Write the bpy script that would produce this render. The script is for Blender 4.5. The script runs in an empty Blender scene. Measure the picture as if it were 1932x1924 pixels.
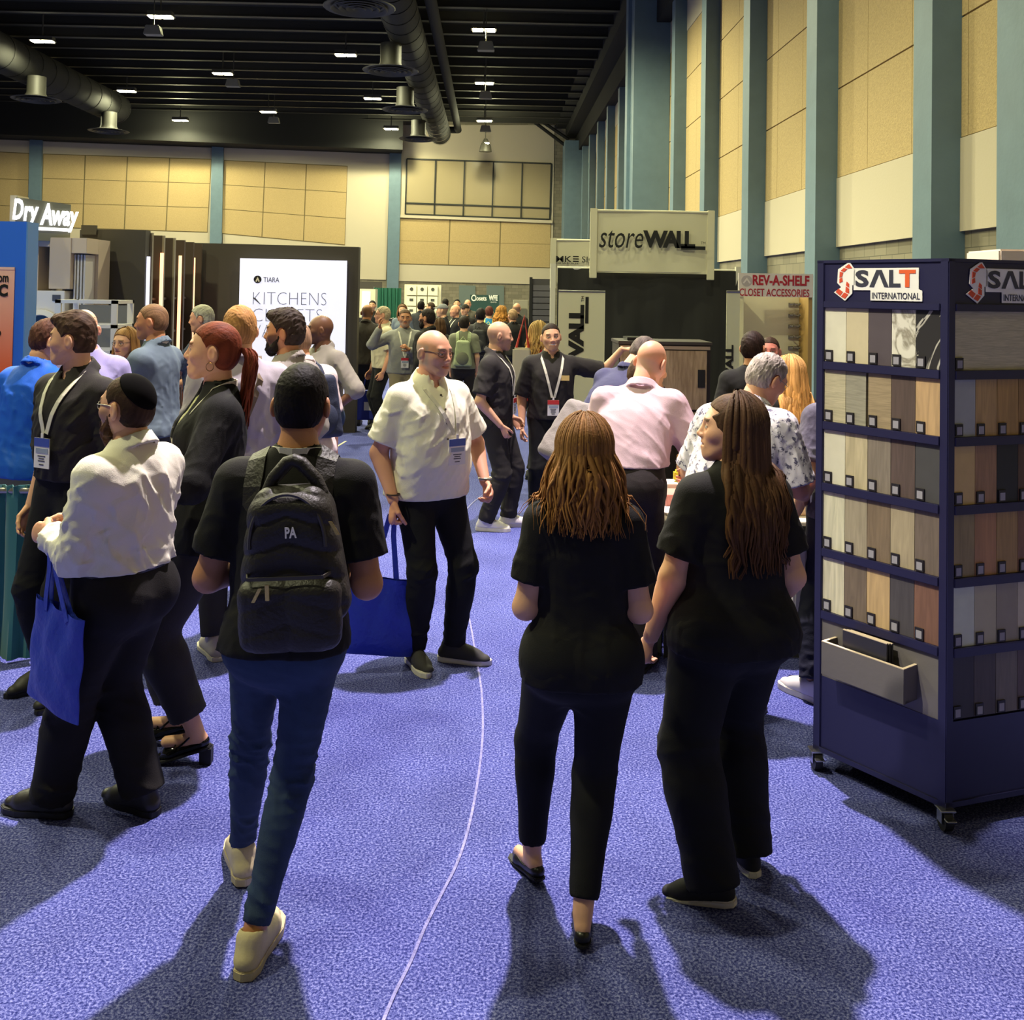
import bpy, bmesh, math, random
import numpy as np
from mathutils import Vector, Matrix, Quaternion
R = math.radians
scene = bpy.context.scene
COL = scene.collection

# ---------------------------------------------------------------- camera
F, PPX, PPY, EYE = 1860.0, 966.0, 502.0, 2.02
YAW, PITCH, ROLL = -math.atan(36 / 1860), 0.0253, 0.017
cam_rot = Matrix.Rotation(YAW, 3, 'Z') @ Matrix.Rotation(math.pi / 2 + PITCH, 3, 'X') @ Matrix.Rotation(ROLL, 3, 'Z')
cd = bpy.data.cameras.new('camera')
cam = bpy.data.objects.new('camera', cd)
COL.objects.link(cam)
cam.matrix_world = Matrix.Translation((0, 0, EYE)) @ cam_rot.to_4x4()
cd.sensor_fit = 'HORIZONTAL'
cd.sensor_width = 36.0
cd.lens = F * 36.0 / 1932.0
cd.shift_x = 0.0
cd.shift_y = (PPY - 962.0) / 1932.0
cd.clip_end = 300
scene.camera = cam
scene.view_settings.view_transform = 'Standard'
scene.view_settings.look = 'None'
scene.view_settings.exposure = -0.14
scene.view_settings.gamma = 1.0
scene.view_settings.use_curve_mapping = False
scene.cycles.use_denoising = True
scene.cycles.max_bounces = 6
scene.cycles.diffuse_bounces = 3
scene.cycles.glossy_bounces = 3
scene.cycles.transmission_bounces = 4
scene.cycles.caustics_reflective = False
scene.cycles.caustics_refractive = False
scene.cycles.sample_clamp_indirect = 4.0

def ray(px, py):
    v = Vector(((px - PPX) / F, -(py - PPY) / F, -1.0))
    return cam_rot @ v

def at(px, py, Y):
    d = ray(px, py)
    return Vector((0, 0, EYE)) + d * (Y / d.y)

def onz(px, py, z):
    d = ray(px, py)
    return Vector((0, 0, EYE)) + d * ((z - EYE) / d.z)

def G(px, py):
    return onz(px, py, 0.0)

def zat(px, py, Y):
    return at(px, py, Y).z

# ---------------------------------------------------------------- world and light
world = bpy.data.worlds.new('hall_ambient')
scene.world = world
world.use_nodes = True
world.node_tree.nodes['Background'].inputs[0].default_value = (1.0, 0.9, 0.68, 1)
world.node_tree.nodes['Background'].inputs[1].default_value = 0.07

def light(name, kind, loc, power, color=(1, 1, 1), target=None, size=0.3, angle=None, blend=0.5):
    ld = bpy.data.lights.new(name, kind)
    ld.energy = power
    ld.color = color
    if kind == 'AREA':
        ld.size = size
    else:
        ld.shadow_soft_size = size
    if kind == 'SPOT':
        ld.spot_size = angle
        ld.spot_blend = blend
    o = bpy.data.objects.new(name, ld)
    COL.objects.link(o)
    o.location = loc
    if target is not None:
        d = Vector(target) - Vector(loc)
        o.rotation_euler = d.to_track_quat('-Z', 'Y').to_euler()
    return o

WARM = (1.0, 0.98, 0.58)
LAMP_Z = 11.2
# the hall lamp above the aisle in front of the camera, out of the frame
light('aisle_lamp_light', 'SPOT', (0.55, 7.3, 10.6), 11000, (1.0, 0.87, 0.94), (0.1, 3.9, 0), 0.14, R(62), 0.55)
# the second hall lamp behind it, over the far aisle
light('far_aisle_lamp_light', 'SPOT', (-0.3, 16.8, 11.0), 4200, (1.0, 0.98, 0.66), (-0.3, 14.0, 0), 0.2, R(95), 0.7)
for (bx, by, pw) in ((-11.4, 6.5, 2200), (-5.8, 11.7, 2400), (-11.4, 15.5, 3000), (-5.8, 20.7, 4000), (-0.3, 25.8, 4500), (-16.9, 19, 4500), (-5.8, 29.7, 4500),
                     (-11.4, 24.5, 4500), (-16.9, 28, 4500), (2.2, 9.0, 1000), (-5.8, 2.7, 3200), (-0.3, -1.2, 300)):
    light('hall_lamp_light', 'SPOT', (bx, by, 10.8), pw * .85, WARM, (bx, by, 0), 0.2, R(165), 0.5)

light('tower_fill_light', 'SPOT', (-4.5, 1.5, 10.5), 5200, (1.0, 0.95, 0.86), (1.8, 4.0, 1.35), 0.15, R(10), 0.6)  # added spot, out of frame, to brighten the samples on the tower's logo face

# ---------------------------------------------------------------- materials
def lin(c):
    out = []
    for v in c[:3]:
        v = v / 255.0
        out.append(v / 12.92 if v <= 0.04045 else ((v + 0.055) / 1.055) ** 2.4)
    return tuple(out) + (1.0,)

MATS = {}

def mat(name, rgb=(128, 128, 128), rough=0.6, metal=0.0, emit=0.0, bump=0.0, bscale=60.0, stretch=None, vary=0.0,
        vscale=8.0, spec=0.5, attr=False, sheen=0.0, alpha=1.0, emit_rgb=None):
    if name in MATS:
        return MATS[name]
    m = bpy.data.materials.new(name)
    m.use_nodes = True
    nt = m.node_tree
    b = nt.nodes['Principled BSDF']
    b.inputs['Base Color'].default_value = lin(rgb)
    b.inputs['Roughness'].default_value = rough
    b.inputs['Metallic'].default_value = metal
    b.inputs['Specular IOR Level'].default_value = spec
    if sheen:
        b.inputs['Sheen Weight'].default_value = sheen
    if emit:
        b.inputs['Emission Color'].default_value = lin(emit_rgb or rgb)
        b.inputs['Emission Strength'].default_value = emit
    if alpha < 1:
        b.inputs['Alpha'].default_value = alpha
    src = None
    if attr:
        a = nt.nodes.new('ShaderNodeAttribute')
        a.attribute_name = 'Col'
        src = a.outputs['Color']
        nt.links.new(src, b.inputs['Base Color'])
    if bump or vary:
        tc = nt.nodes.new('ShaderNodeTexCoord')
        mp = nt.nodes.new('ShaderNodeMapping')
        nt.links.new(tc.outputs['Object'], mp.inputs['Vector'])
        if stretch:
            mp.inputs['Scale'].default_value = stretch
    if bump:
        n = nt.nodes.new('ShaderNodeTexNoise')
        n.inputs['Scale'].default_value = bscale
        n.inputs['Detail'].default_value = 3
        nt.links.new(mp.outputs['Vector'], n.inputs['Vector'])
        bp = nt.nodes.new('ShaderNodeBump')
        bp.inputs['Strength'].default_value = bump
        bp.inputs['Distance'].default_value = 0.02
        nt.links.new(n.outputs['Fac'], bp.inputs['Height'])
        nt.links.new(bp.outputs['Normal'], b.inputs['Normal'])
    if vary:
        n = nt.nodes.new('ShaderNodeTexNoise')
        n.inputs['Scale'].default_value = vscale
        n.inputs['Detail'].default_value = 4
        nt.links.new(mp.outputs['Vector'], n.inputs['Vector'])
        mr = nt.nodes.new('ShaderNodeMapRange')
        mr.inputs['From Min'].default_value = 0.3
        mr.inputs['From Max'].default_value = 0.7
        mr.inputs['To Min'].default_value = 1 - vary
        mr.inputs['To Max'].default_value = 1 + vary
        nt.links.new(n.outputs['Fac'], mr.inputs['Value'])
        mx = nt.nodes.new('ShaderNodeVectorMath')
        mx.operation = 'SCALE'
        if src:
            nt.links.new(src, mx.inputs[0])
        else:
            mx.inputs[0].default_value = lin(rgb)[:3]
        nt.links.new(mr.outputs['Result'], mx.inputs['Scale'])
        nt.links.new(mx.outputs['Vector'], b.inputs['Base Color'])
    MATS[name] = m
    return m

# ---------------------------------------------------------------- mesh helpers
class MB:
    """collects boxes, bars, tubes and strips into one mesh"""
    def __init__(self):
        self.v, self.f, self.m, self.mi = [], [], [], 0

    def _add(self, vs, fs):
        o = len(self.v)
        self.v += [tuple(x) for x in vs]
        self.f += [tuple(i + o for i in f) for f in fs]
        self.m += [self.mi] * len(fs)
        return self

    def quad(self, a, b, c, d):
        return self._add((a, b, c, d), [(0, 1, 2, 3)])

    def poly(self, pts):
        return self._add(pts, [tuple(range(len(pts)))])

    def box(self, x0, x1, y0, y1, z0, z1):
        vs = [(x, y, z) for z in (z0, z1) for y in (y0, y1) for x in (x0, x1)]
        return self._add(vs, [(0, 2, 3, 1), (4, 5, 7, 6), (0, 1, 5, 4), (2, 6, 7, 3), (0, 4, 6, 2), (1, 3, 7, 5)])

    def obox(self, o, ex, ey, ez):
        o, ex, ey, ez = Vector(o), Vector(ex), Vector(ey), Vector(ez)
        vs = [o + ex * i + ey * j + ez * k for k in (0, 1) for j in (0, 1) for i in (0, 1)]
        fs = [(0, 2, 3, 1), (4, 5, 7, 6), (0, 1, 5, 4), (2, 6, 7, 3), (0, 4, 6, 2), (1, 3, 7, 5)]
        if ex.cross(ey).dot(ez) < 0:
            fs = [f[::-1] for f in fs]
        return self._add(vs, fs)

    def tube(self, pts, r, n=10, caps=True):
        pts = [Vector(p) for p in pts]
        rs = r if isinstance(r, (list, tuple)) else [r] * len(pts)
        vs, fs = [], []
        up = None
        for i, p in enumerate(pts):
            t = (pts[min(i + 1, len(pts) - 1)] - pts[max(i - 1, 0)])
            if t.length < 1e-9:
                t = Vector((0, 0, 1))
            t.normalize()
            if up is None:
                up = t.orthogonal().normalized()
            up = (up - t * up.dot(t))
            up = up.normalized() if up.length > 1e-6 else t.orthogonal().normalized()
            s = t.cross(up)
            for k in range(n):
                a = 2 * math.pi * k / n
                vs.append(p + (up * math.cos(a) + s * math.sin(a)) * rs[i])
        for i in range(len(pts) - 1):
            for k in range(n):
                a, b = i * n + k, i * n + (k + 1) % n
                fs.append((a, b, b + n, a + n))
        if caps:
            fs.append(tuple(range(n))[::-1])
            fs.append(tuple((len(pts) - 1) * n + k for k in range(n)))
        return self._add(vs, fs)

    def cyl(self, c, r, h, n=20, axis=(0, 0, 1), r2=None):
        c = Vector(c)
        ax = Vector(axis).normalized()
        return self.tube([c, c + ax * h], [r, r if r2 is None else r2], n)

    def lathe(self, prof, c=(0, 0, 0), n=28):
        vs, fs = [], []
        for (r, z) in prof:
            for k in range(n):
                a = 2 * math.pi * k / n
                vs.append((c[0] + r * math.cos(a), c[1] + r * math.sin(a), c[2] + z))
        for i in range(len(prof) - 1):
            for k in range(n):
                a, b = i * n + k, i * n + (k + 1) % n
                fs.append((a, b, b + n, a + n))
        return self._add(vs, fs)

    def prism(self, pts, o, ex, ey, ez):
        """extruded polygon: pts in (ex, ey) plane, extruded along ez"""
        o, ex, ey, ez = Vector(o), Vector(ex), Vector(ey), Vector(ez)
        n = len(pts)
        vs = [o + ex * a + ey * b for a, b in pts] + [o + ex * a + ey * b + ez for a, b in pts]
        fs = [tuple(range(n))[::-1], tuple(range(n, 2 * n))] + [(i, (i + 1) % n, (i + 1) % n + n, i + n) for i in range(n)]
        return self._add(vs, fs)

    def strip(self, pts, side, w, t=0.002):
        """flat ribbon along pts, side vectors per point, width w, thickness t"""
        vs, fs = [], []
        n = len(pts)
        for i, p in enumerate(pts):
            p = Vector(p)
            sd = Vector(side[i] if isinstance(side, list) else side).normalized()
            tg = Vector(pts[min(i + 1, n - 1)]) - Vector(pts[max(i - 1, 0)])
            nr = tg.cross(sd)
            nr = nr.normalized() if nr.length > 1e-9 else Vector((0, 0, 1))
            for a, b in ((-.5, -.5), (.5, -.5), (.5, .5), (-.5, .5)):
                vs.append(p + sd * a * w + nr * b * t)
        for i in range(n - 1):
            for k in range(4):
                a, b = i * 4 + k, i * 4 + (k + 1) % 4
                fs.append((a, b, b + 4, a + 4))
        fs += [(3, 2, 1, 0), tuple((n - 1) * 4 + k for k in range(4))]
        return self._add(vs, fs)

    def mesh(self, me):
        """append an existing mesh's geometry"""
        return self._add([v.co[:] for v in me.vertices], [tuple(p.vertices) for p in me.polygons])

    def build(self, name, m, parent=None, smooth=False, bevel=0.0, loc=None):
        me = bpy.data.meshes.new(name)
        me.from_pydata(self.v, [], self.f)
        ms = m if isinstance(m, (list, tuple)) else [m]
        for x in ms:
            me.materials.append(x)
        if len(ms) > 1:
            me.polygons.foreach_set('material_index', self.m)
        bm = bmesh.new()
        bm.from_mesh(me)
        bmesh.ops.recalc_face_normals(bm, faces=bm.faces)
        if bevel:
            bmesh.ops.remove_doubles(bm, verts=bm.verts, dist=1e-5)
            bmesh.ops.bevel(bm, geom=[e for e in bm.edges if e.is_manifold and e.calc_face_angle(0) > 0.6], offset=bevel,
                            segments=2, affect='EDGES', clamp_overlap=True)
        bm.to_mesh(me)
        bm.free()
        if smooth:
            me.shade_smooth()
            if hasattr(me, 'set_sharp_from_angle'):
                me.set_sharp_from_angle(angle=R(40))
        o = bpy.data.objects.new(name, me)
        COL.objects.link(o)
        if loc is not None:
            o.location = loc
        if parent is not None:
            o.parent = parent
        return o

def empty(name, loc=(0, 0, 0), rz=0.0):
    o = bpy.data.objects.new(name, None)
    COL.objects.link(o)
    o.empty_display_size = 0.1
    o.location = loc
    o.rotation_euler = (0, 0, rz)
    return o

def tag(o, label, cat, group=None, kind=None):
    o['label'] = label
    o['category'] = cat
    if group:
        o['group'] = group
    if kind:
        o['kind'] = kind
    return o

def struct(name, mb, m, **k):
    o = mb.build(name, m, **k)
    o['kind'] = 'structure'
    return o

def text_mesh(s, size=1.0, bold=0.0, shear=0.0, xs=1.0, extrude=0.0, spacing=1.0, align='LEFT', res=3):
    c = bpy.data.curves.new('lettering', 'FONT')
    c.body = s
    c.size = size
    c.offset = bold
    c.shear = shear
    c.extrude = extrude
    c.space_character = spacing
    c.align_x = align
    c.resolution_u = res
    o = bpy.data.objects.new('lettering', c)
    COL.objects.link(o)
    bpy.context.view_layer.update()
    me = bpy.data.meshes.new_from_object(o)
    bpy.data.objects.remove(o)
    bpy.data.curves.remove(c)
    me.transform(Matrix.Diagonal((xs, 1, 1, 1)))
    return me

def frame_m(o, ex, ey):
    ex, ey = Vector(ex).normalized(), Vector(ey).normalized()
    ez = ex.cross(ey).normalized()
    ey = ez.cross(ex)
    m = Matrix((ex, ey, ez)).transposed().to_4x4()
    m.translation = Vector(o)
    return m

def lettering(s, o, ex, ey, m, parent, size=1.0, fit=None, name='lettering', **k):
    """text whose box's lower-left corner stands at o; fit=(w, h) scales the outline box to that size"""
    me = text_mesh(s, size, **k)
    if fit and len(me.vertices):
        co = np.empty(len(me.vertices) * 3)
        me.vertices.foreach_get('co', co)
        co = co.reshape(-1, 3)
        lo, hi = co.min(0), co.max(0)
        sx = fit[0] / max(hi[0] - lo[0], 1e-6)
        sy = fit[1] / max(hi[1] - lo[1], 1e-6) if fit[1] else sx
        me.transform(Matrix.Diagonal((sx, sy, 1, 1)) @ Matrix.Translation((-lo[0], -lo[1], 0)))
    me.transform(frame_m(o, ex, ey))
    me.materials.clear()
    me.materials.append(m)
    ob = bpy.data.objects.new(name, me)
    COL.objects.link(ob)
    if parent is not None:
        ob.parent = parent
        ob.matrix_parent_inverse = parent.matrix_world.inverted() if parent.matrix_world else Matrix()
        ob.matrix_parent_inverse = Matrix.Translation(-Vector(parent.location)) if tuple(parent.rotation_euler) == (0, 0, 0) else (Matrix.Translation(parent.location) @ parent.rotation_euler.to_matrix().to_4x4()).inverted()
    return ob

def wbuild(mb, name, m, parent, **k):
    """build a part whose coordinates are world coordinates under an unrotated Empty"""
    o = mb.build(name, m, parent, **k)
    o.matrix_parent_inverse = (Matrix.Translation(parent.location) @ parent.rotation_euler.to_matrix().to_4x4()).inverted()
    return o
# ================================================================ the hall
XW, XI, YB = 5.33, 5.0, 60.0
Z_BAND0, Z_BAND1, Z_PAN0, Z_PAN1 = 9.4, 10.35, 2.79, 3.86
CEIL = 12.3

M_TAN = mat('tan_acoustic_panel', (182, 158, 112), 0.95, bump=0.5, bscale=45, vary=0.10, vscale=30)
M_CREAM = mat('cream_painted_panel', (192, 180, 157), 0.85, bump=0.06, bscale=30)
M_BLUE = mat('slate_blue_paint', (98, 120, 134), 0.55, bump=0.08, bscale=20, vary=0.07, vscale=3)
M_BLACKP = mat('black_ceiling_paint', (38, 38, 34), 0.8)
M_SOFF = mat('black_soffit_paint', (10, 10, 10), 0.9)
M_DUCT = mat('dark_duct_metal', (22, 22, 20), 0.9, bump=0.1, bscale=6)

# concrete block courses
def block_material():
    m = mat('concrete_block', (128, 122, 104), 0.9)
    nt = m.node_tree
    b = nt.nodes['Principled BSDF']
    tc = nt.nodes.new('ShaderNodeTexCoord')
    mp = nt.nodes.new('ShaderNodeMapping')
    sx = nt.nodes.new('ShaderNodeSeparateXYZ')
    cx = nt.nodes.new('ShaderNodeCombineXYZ')
    ad = nt.nodes.new('ShaderNodeMath')
    br = nt.nodes.new('ShaderNodeTexBrick')
    nt.links.new(tc.outputs['Object'], sx.inputs[0])
    nt.links.new(sx.outputs['X'], ad.inputs[0])
    nt.links.new(sx.outputs['Y'], ad.inputs[1])
    nt.links.new(ad.outputs[0], cx.inputs['X'])
    nt.links.new(sx.outputs['Z'], cx.inputs['Y'])
    nt.links.new(cx.outputs[0], br.inputs['Vector'])
    br.inputs['Scale'].default_value = 1.0
    br.inputs['Brick Width'].default_value = 0.4
    br.inputs['Row Height'].default_value = 0.2
    br.inputs['Mortar Size'].default_value = 0.006
    br.inputs['Color1'].default_value = lin((122, 115, 98))
    br.inputs['Color2'].default_value = lin((140, 132, 112))
    br.inputs['Mortar'].default_value = lin((92, 88, 76))
    nt.links.new(br.outputs['Color'], b.inputs['Base Color'])
    return m
M_BLOCK = block_material()

# carpet: looped violet-blue pile
def carpet_material():
    m = mat('blue_carpet', (92, 94, 190), 0.95, spec=0.1)
    nt = m.node_tree
    b = nt.nodes['Principled BSDF']
    tc = nt.nodes.new('ShaderNodeTexCoord')
    n1 = nt.nodes.new('ShaderNodeTexNoise')
    n1.inputs['Scale'].default_value = 112
    n1.inputs['Detail'].default_value = 4
    n1.inputs['Roughness'].default_value = 0.75
    nt.links.new(tc.outputs['Object'], n1.inputs['Vector'])
    n2 = nt.nodes.new('ShaderNodeTexNoise')
    n2.inputs['Scale'].default_value = 2.2
    n2.inputs['Detail'].default_value = 3
    nt.links.new(tc.outputs['Object'], n2.inputs['Vector'])
    cr = nt.nodes.new('ShaderNodeValToRGB')
    el = cr.color_ramp.elements
    el[0].position, el[0].color = 0.38, lin((31, 38, 96))
    el[1].position, el[1].color = 0.63, lin((142, 146, 202))
    e = el.new(0.5)
    e.color = lin((77, 83, 151))
    nt.links.new(n1.outputs['Fac'], cr.inputs['Fac'])
    mr = nt.nodes.new('ShaderNodeMapRange')
    mr.inputs['From Min'].default_value, mr.inputs['From Max'].default_value = 0.3, 0.7
    mr.inputs['To Min'].default_value, mr.inputs['To Max'].default_value = 0.86, 1.12
    nt.links.new(n2.outputs['Fac'], mr.inputs['Value'])
    vm = nt.nodes.new('ShaderNodeVectorMath')
    vm.operation = 'SCALE'
    nt.links.new(cr.outputs['Color'], vm.inputs[0])
    nt.links.new(mr.outputs['Result'], vm.inputs['Scale'])
    nt.links.new(vm.outputs['Vector'], b.inputs['Base Color'])
    bp = nt.nodes.new('ShaderNodeBump')
    bp.inputs['Strength'].default_value = 0.7
    bp.inputs['Distance'].default_value = 0.008
    nt.links.new(n1.outputs['Fac'], bp.inputs['Height'])
    nt.links.new(bp.outputs['Normal'], b.inputs['Normal'])
    return m

struct('floor', MB().box(-34, 6.5, -4, 61, -0.1, 0), carpet_material())

# pale cable tape that snakes down the aisle
tape_px = [(722, 1930), (745, 1875), (775, 1815), (802, 1750), (832, 1690), (862, 1630), (882, 1570), (897, 1500), (907, 1430), (911, 1370),
           (908, 1300), (898, 1240), (888, 1180), (878, 1140), (868, 1105), (858, 1060), (860, 1010), (876, 968), (905, 938), (960, 905), (1010, 880)]
pts = [G(*p) + Vector((0, 0, 0.003)) for p in tape_px]
mb = MB()
sm = []
for i in range(len(pts) - 1):
    for k in range(4):
        t = k / 4
        p0, p1, p2, p3 = pts[max(i - 1, 0)], pts[i], pts[i + 1], pts[min(i + 2, len(pts) - 1)]
        sm.append(0.5 * ((2 * p1) + (p2 - p0) * t + (2 * p0 - 5 * p1 + 4 * p2 - p3) * t * t + (3 * p1 - p0 - 3 * p2 + p3) * t ** 3))
sd = [(sm[min(i + 1, len(sm) - 1)] - sm[max(i - 1, 0)]).cross(Vector((0, 0, 1))) for i in range(len(sm))]
mb.strip(sm, sd, 0.010, 0.002)
tag(mb.build('carpet_seam', mat('pale_seam', (136, 134, 186), 0.8, bump=0.6, bscale=90, vary=0.3, vscale=40)),
    'thin pale wavy seam line running down the blue aisle carpet', 'seam')
tag(MB().prism([(0, 0), (.03, 0), (.03, .6), (0, .6)], G(628, 846) + Vector((0, 0, .001)), (1, .05, 0), (.1, 1, 0), (0, 0, .003)).build(
    'floor_tape', mat('white_tape', (220, 214, 190), 0.7)), 'short white strip of tape on the carpet by the dark booth corner', 'tape')

# ---- right wall: block base, cream band, tan acoustic panels, cream top band, slate columns
struct('wall_right', MB().box(XW + .06, XW + .3, -4, YB, 0, CEIL), M_BLOCK)
mb = MB().box(XW, XW + .06, -4, YB, Z_PAN0, Z_PAN1)
struct('trim_1', mb, M_CREAM)
mb = MB().box(XW, XW + .06, -4, YB, Z_BAND0, Z_BAND1)
struct('trim_2', mb, M_CREAM)
mb = MB()
z = Z_PAN1
ys = [-4 + 1.5 * i for i in range(44)]
while z < Z_BAND0 - .05:
    z1 = min(z + 1.4, Z_BAND0)
    for a, b in zip(ys[:-1], ys[1:]):
        mb.box(XW + .012, XW + .06, a + .006, min(b, YB) - .006, z + .012, z1 - .012)
    z = z1
struct('trim_3', mb, M_TAN)
cols = [(9.66, 7.7, 4.98)]
y = 11.16
k = 0
while y < 57:
    cols.append((y + .5, y, XI))
    y += 4.06
for i, (y1, y0, xi) in enumerate(cols):
    struct('pillar_%d' % (i + 1), MB().box(xi, XW + .06, y0, y1, 0, Z_BAND1 + .6), M_BLUE)
struct('pillar_30', MB().box(4.22, XW, 30.0, 31.9, 0, CEIL).box(4.12, 4.22, 30.7, 31.2, 0, CEIL), M_BLUE)
struct('pillar_31', MB().box(4.1, XW, 57.4, 59.4, 0, 10.9), M_BLUE)
struct('ceiling_soffit', MB().box(4.9, XW + .3, -4, YB, Z_BAND1, CEIL).box(4.3, 4.9, 32, YB, 11.4, CEIL).box(3.7, 4.3, 44, YB, 12.0, CEIL), M_SOFF)

# ---- back wall
BD = Vector((-22.8, -3.0, 0)).normalized()
BN = Vector((BD.y, -BD.x, 0))       # towards the camera
if BN.y > 0:
    BN = -BN
B0 = Vector((at(755, 400, YB).x, YB, 0))
def bw(px, py):
    """point on the back wall (its left run is turned a little)"""
    if px >= 755:
        return at(px, py, YB)
    d = ray(px, py)
    t = (B0 - Vector((0, 0, EYE))).dot(BN) / d.dot(BN)
    return Vector((0, 0, EYE)) + d * t
zL = bw(755, 291).z
Lend = B0 + BD * 33
struct('wall_back', MB().obox(Lend - BN * .3, B0 - Lend, BN * .28, (0, 0, zL + .1)).box(B0.x, XW + .3, YB + .02, YB + .3, 0, CEIL), M_BLOCK)
def wpanel(mb, pts, t=.05):
    w = [bw(*p) for p in pts]
    n = BN if pts[0][0] < 755 else Vector((0, -1, 0))
    k = len(w)
    mb._add([p for p in w] + [p + n * t for p in w], [tuple(range(k)), tuple(range(k, 2 * k))[::-1]] + [(i, i + k, (i + 1) % k + k, (i + 1) % k) for i in range(k)])
    return mb
def grid_panels(mb, tl, tr, br, bl, nx, ny, gap=.004, t=.08):
    f = lambda u, v: (tl[0] * (1 - u) * (1 - v) + tr[0] * u * (1 - v) + br[0] * u * v + bl[0] * (1 - u) * v,
                      tl[1] * (1 - u) * (1 - v) + tr[1] * u * (1 - v) + br[1] * u * v + bl[1] * (1 - u) * v)
    for i in range(nx):
        for j in range(ny):
            u0, u1, v0, v1 = i / nx + gap, (i + 1) / nx - gap, j / ny + gap, (j + 1) / ny - gap
            wpanel(mb, [f(u0, v0), f(u1, v0), f(u1, v1), f(u0, v1)], t)
mb = MB()
for pts in ([(-40, 262), (60, 266), (60, 560), (-40, 560)], [(80, 267), (402, 279), (398, 560), (80, 560)], [(422, 279), (736, 291), (728, 528), (420, 520)]):
    wpanel(mb, pts, .05)
wpanel(mb, [(756, 236), (1046, 236), (1042, 537), (752, 530)], .05)
struct('trim_4', mb, M_CREAM)
mb = MB()
for q_ in ([(-60, 283), (58, 289), (54, 441), (-60, 437)], [(82, 290), (400, 300), (392, 439), (78, 429)], [(423, 302), (656, 313), (651, 463), (416, 441)], [(754, 410), (1040, 416), (1038, 506), (750, 498)]):
    wpanel(mb, q_, .06)
struct('trim_6', mb, mat('panel_seam_backing', (120, 106, 74), .95))  # dark tan backing board that shows in the gaps between the panels
mb = MB()
grid_panels(mb, (-60, 284), (58, 290), (54, 440), (-60, 436), 1, 3)
grid_panels(mb, (82, 291), (400, 301), (392, 438), (78, 428), 4, 3)
grid_panels(mb, (423, 303), (656, 314), (651, 462), (416, 440), 3, 3)
grid_panels(mb, (754, 411), (1040, 417), (1038, 505), (750, 497), 3, 2)
struct('trim_5', mb, M_TAN)
for i, (a, b, yb) in enumerate((((59, 264), (82, 265), 560), ((401, 278), (423, 279), 560), ((735, 290), (757, 291), 600))):
    mb = MB()
    w = .02 * (yb - a[1])
    wpanel(mb, [a, b, (b[0] - w * 1.1, yb), (a[0] - w * 1.1, yb)], .3)
    struct('pillar_%d' % (40 + i), mb, M_BLUE)
# high control-room window
WN = Vector((0, -1, 0))
mb = MB()
mb2 = MB()
tl, tr, br_, bl = (768, 300), (1040, 309), (1037, 414), (765, 404)
wpanel(mb2, [tl, tr, br_, bl], .07)
win = struct('window_1', MB().poly([bw(*p) + WN * .08 for p in (tl, tr, br_, bl)]), mat('window_glass', (158, 144, 114), 0.22, spec=0.4, vary=.05, vscale=.3))
def bar(p, q, w=.12):
    a, b = bw(*p) + WN * .1, bw(*q) + WN * .1
    mb.tube([a, b], w / 2, 4)
for p, q in ((tl, tr), (tr, br_), (br_, bl), (bl, tl), ((765, 383), (1037, 393))):
    bar(p, q)
for u in (.2, .4, .6, .8):
    bar((tl[0] + (tr[0] - tl[0]) * u, tl[1] + (tr[1] - tl[1]) * u), (bl[0] + (br_[0] - bl[0]) * u, bl[1] + (br_[1] - bl[1]) * u))
fr = mb.build('window_frame', mat('black_window_frame', (24, 26, 24), 0.5), win)
sill = MB().tube([bw(752, 408) + WN * .12, bw(1042, 419) + WN * .12], .12, 4).build('window_sill', M_CREAM, win)
# grey double doors in the far wall
for i, (x0, x1) in enumerate(((866, 897), (918, 951))):
    d = struct('door_%d' % (i + 1), wpanel(MB(), [(x0, 538), (x1, 539), (x1, 592), (x0, 592)], .06), mat('grey_door', (104, 116, 112), 0.5))
    a, b = bw(x0 + 4, 573), bw(x0 + 5, 573)
    MB().tube([a + WN * .12, b + WN * .12], .06, 6).build('door_handle', mat('steel', (170, 170, 170), .3, 1), d)

# ---- ceiling
struct('ceiling', MB().box(-34, 6, -4, YB + .3, CEIL, CEIL + .1), M_BLACKP)
mb = MB()
y = 20.0
while y < 59:
    mb.box(-34, 4.9, y - .05, y + .05, CEIL - .35, CEIL)
    mb.box(-34, 4.9, y - .12, y + .12, CEIL - .38, CEIL - .35)
    y += 1.8
struct('ceiling_beam', mb, mat('black_joist', (34, 33, 29), 0.6))
c0 = B0 + BN * .3
struct('ceiling_bulkhead', MB().obox(Lend, B0 - Lend, BN * 2.2, (0, 0, .01)).obox(Lend + Vector((0, 0, zL)), B0 - Lend, BN * 2.0, (0, 0, CEIL - zL)), M_SOFF)
mb = MB()
for dz in (0, .5):
    mb.tube([(2.2 + dz, 58.5, 12.2), (4.4, 58.5, 10.6 + dz)], .1, 6)
tag(mb.build('roof_brace', M_SOFF), 'dark diagonal roof brace at the far right corner of the hall', 'brace')

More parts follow.
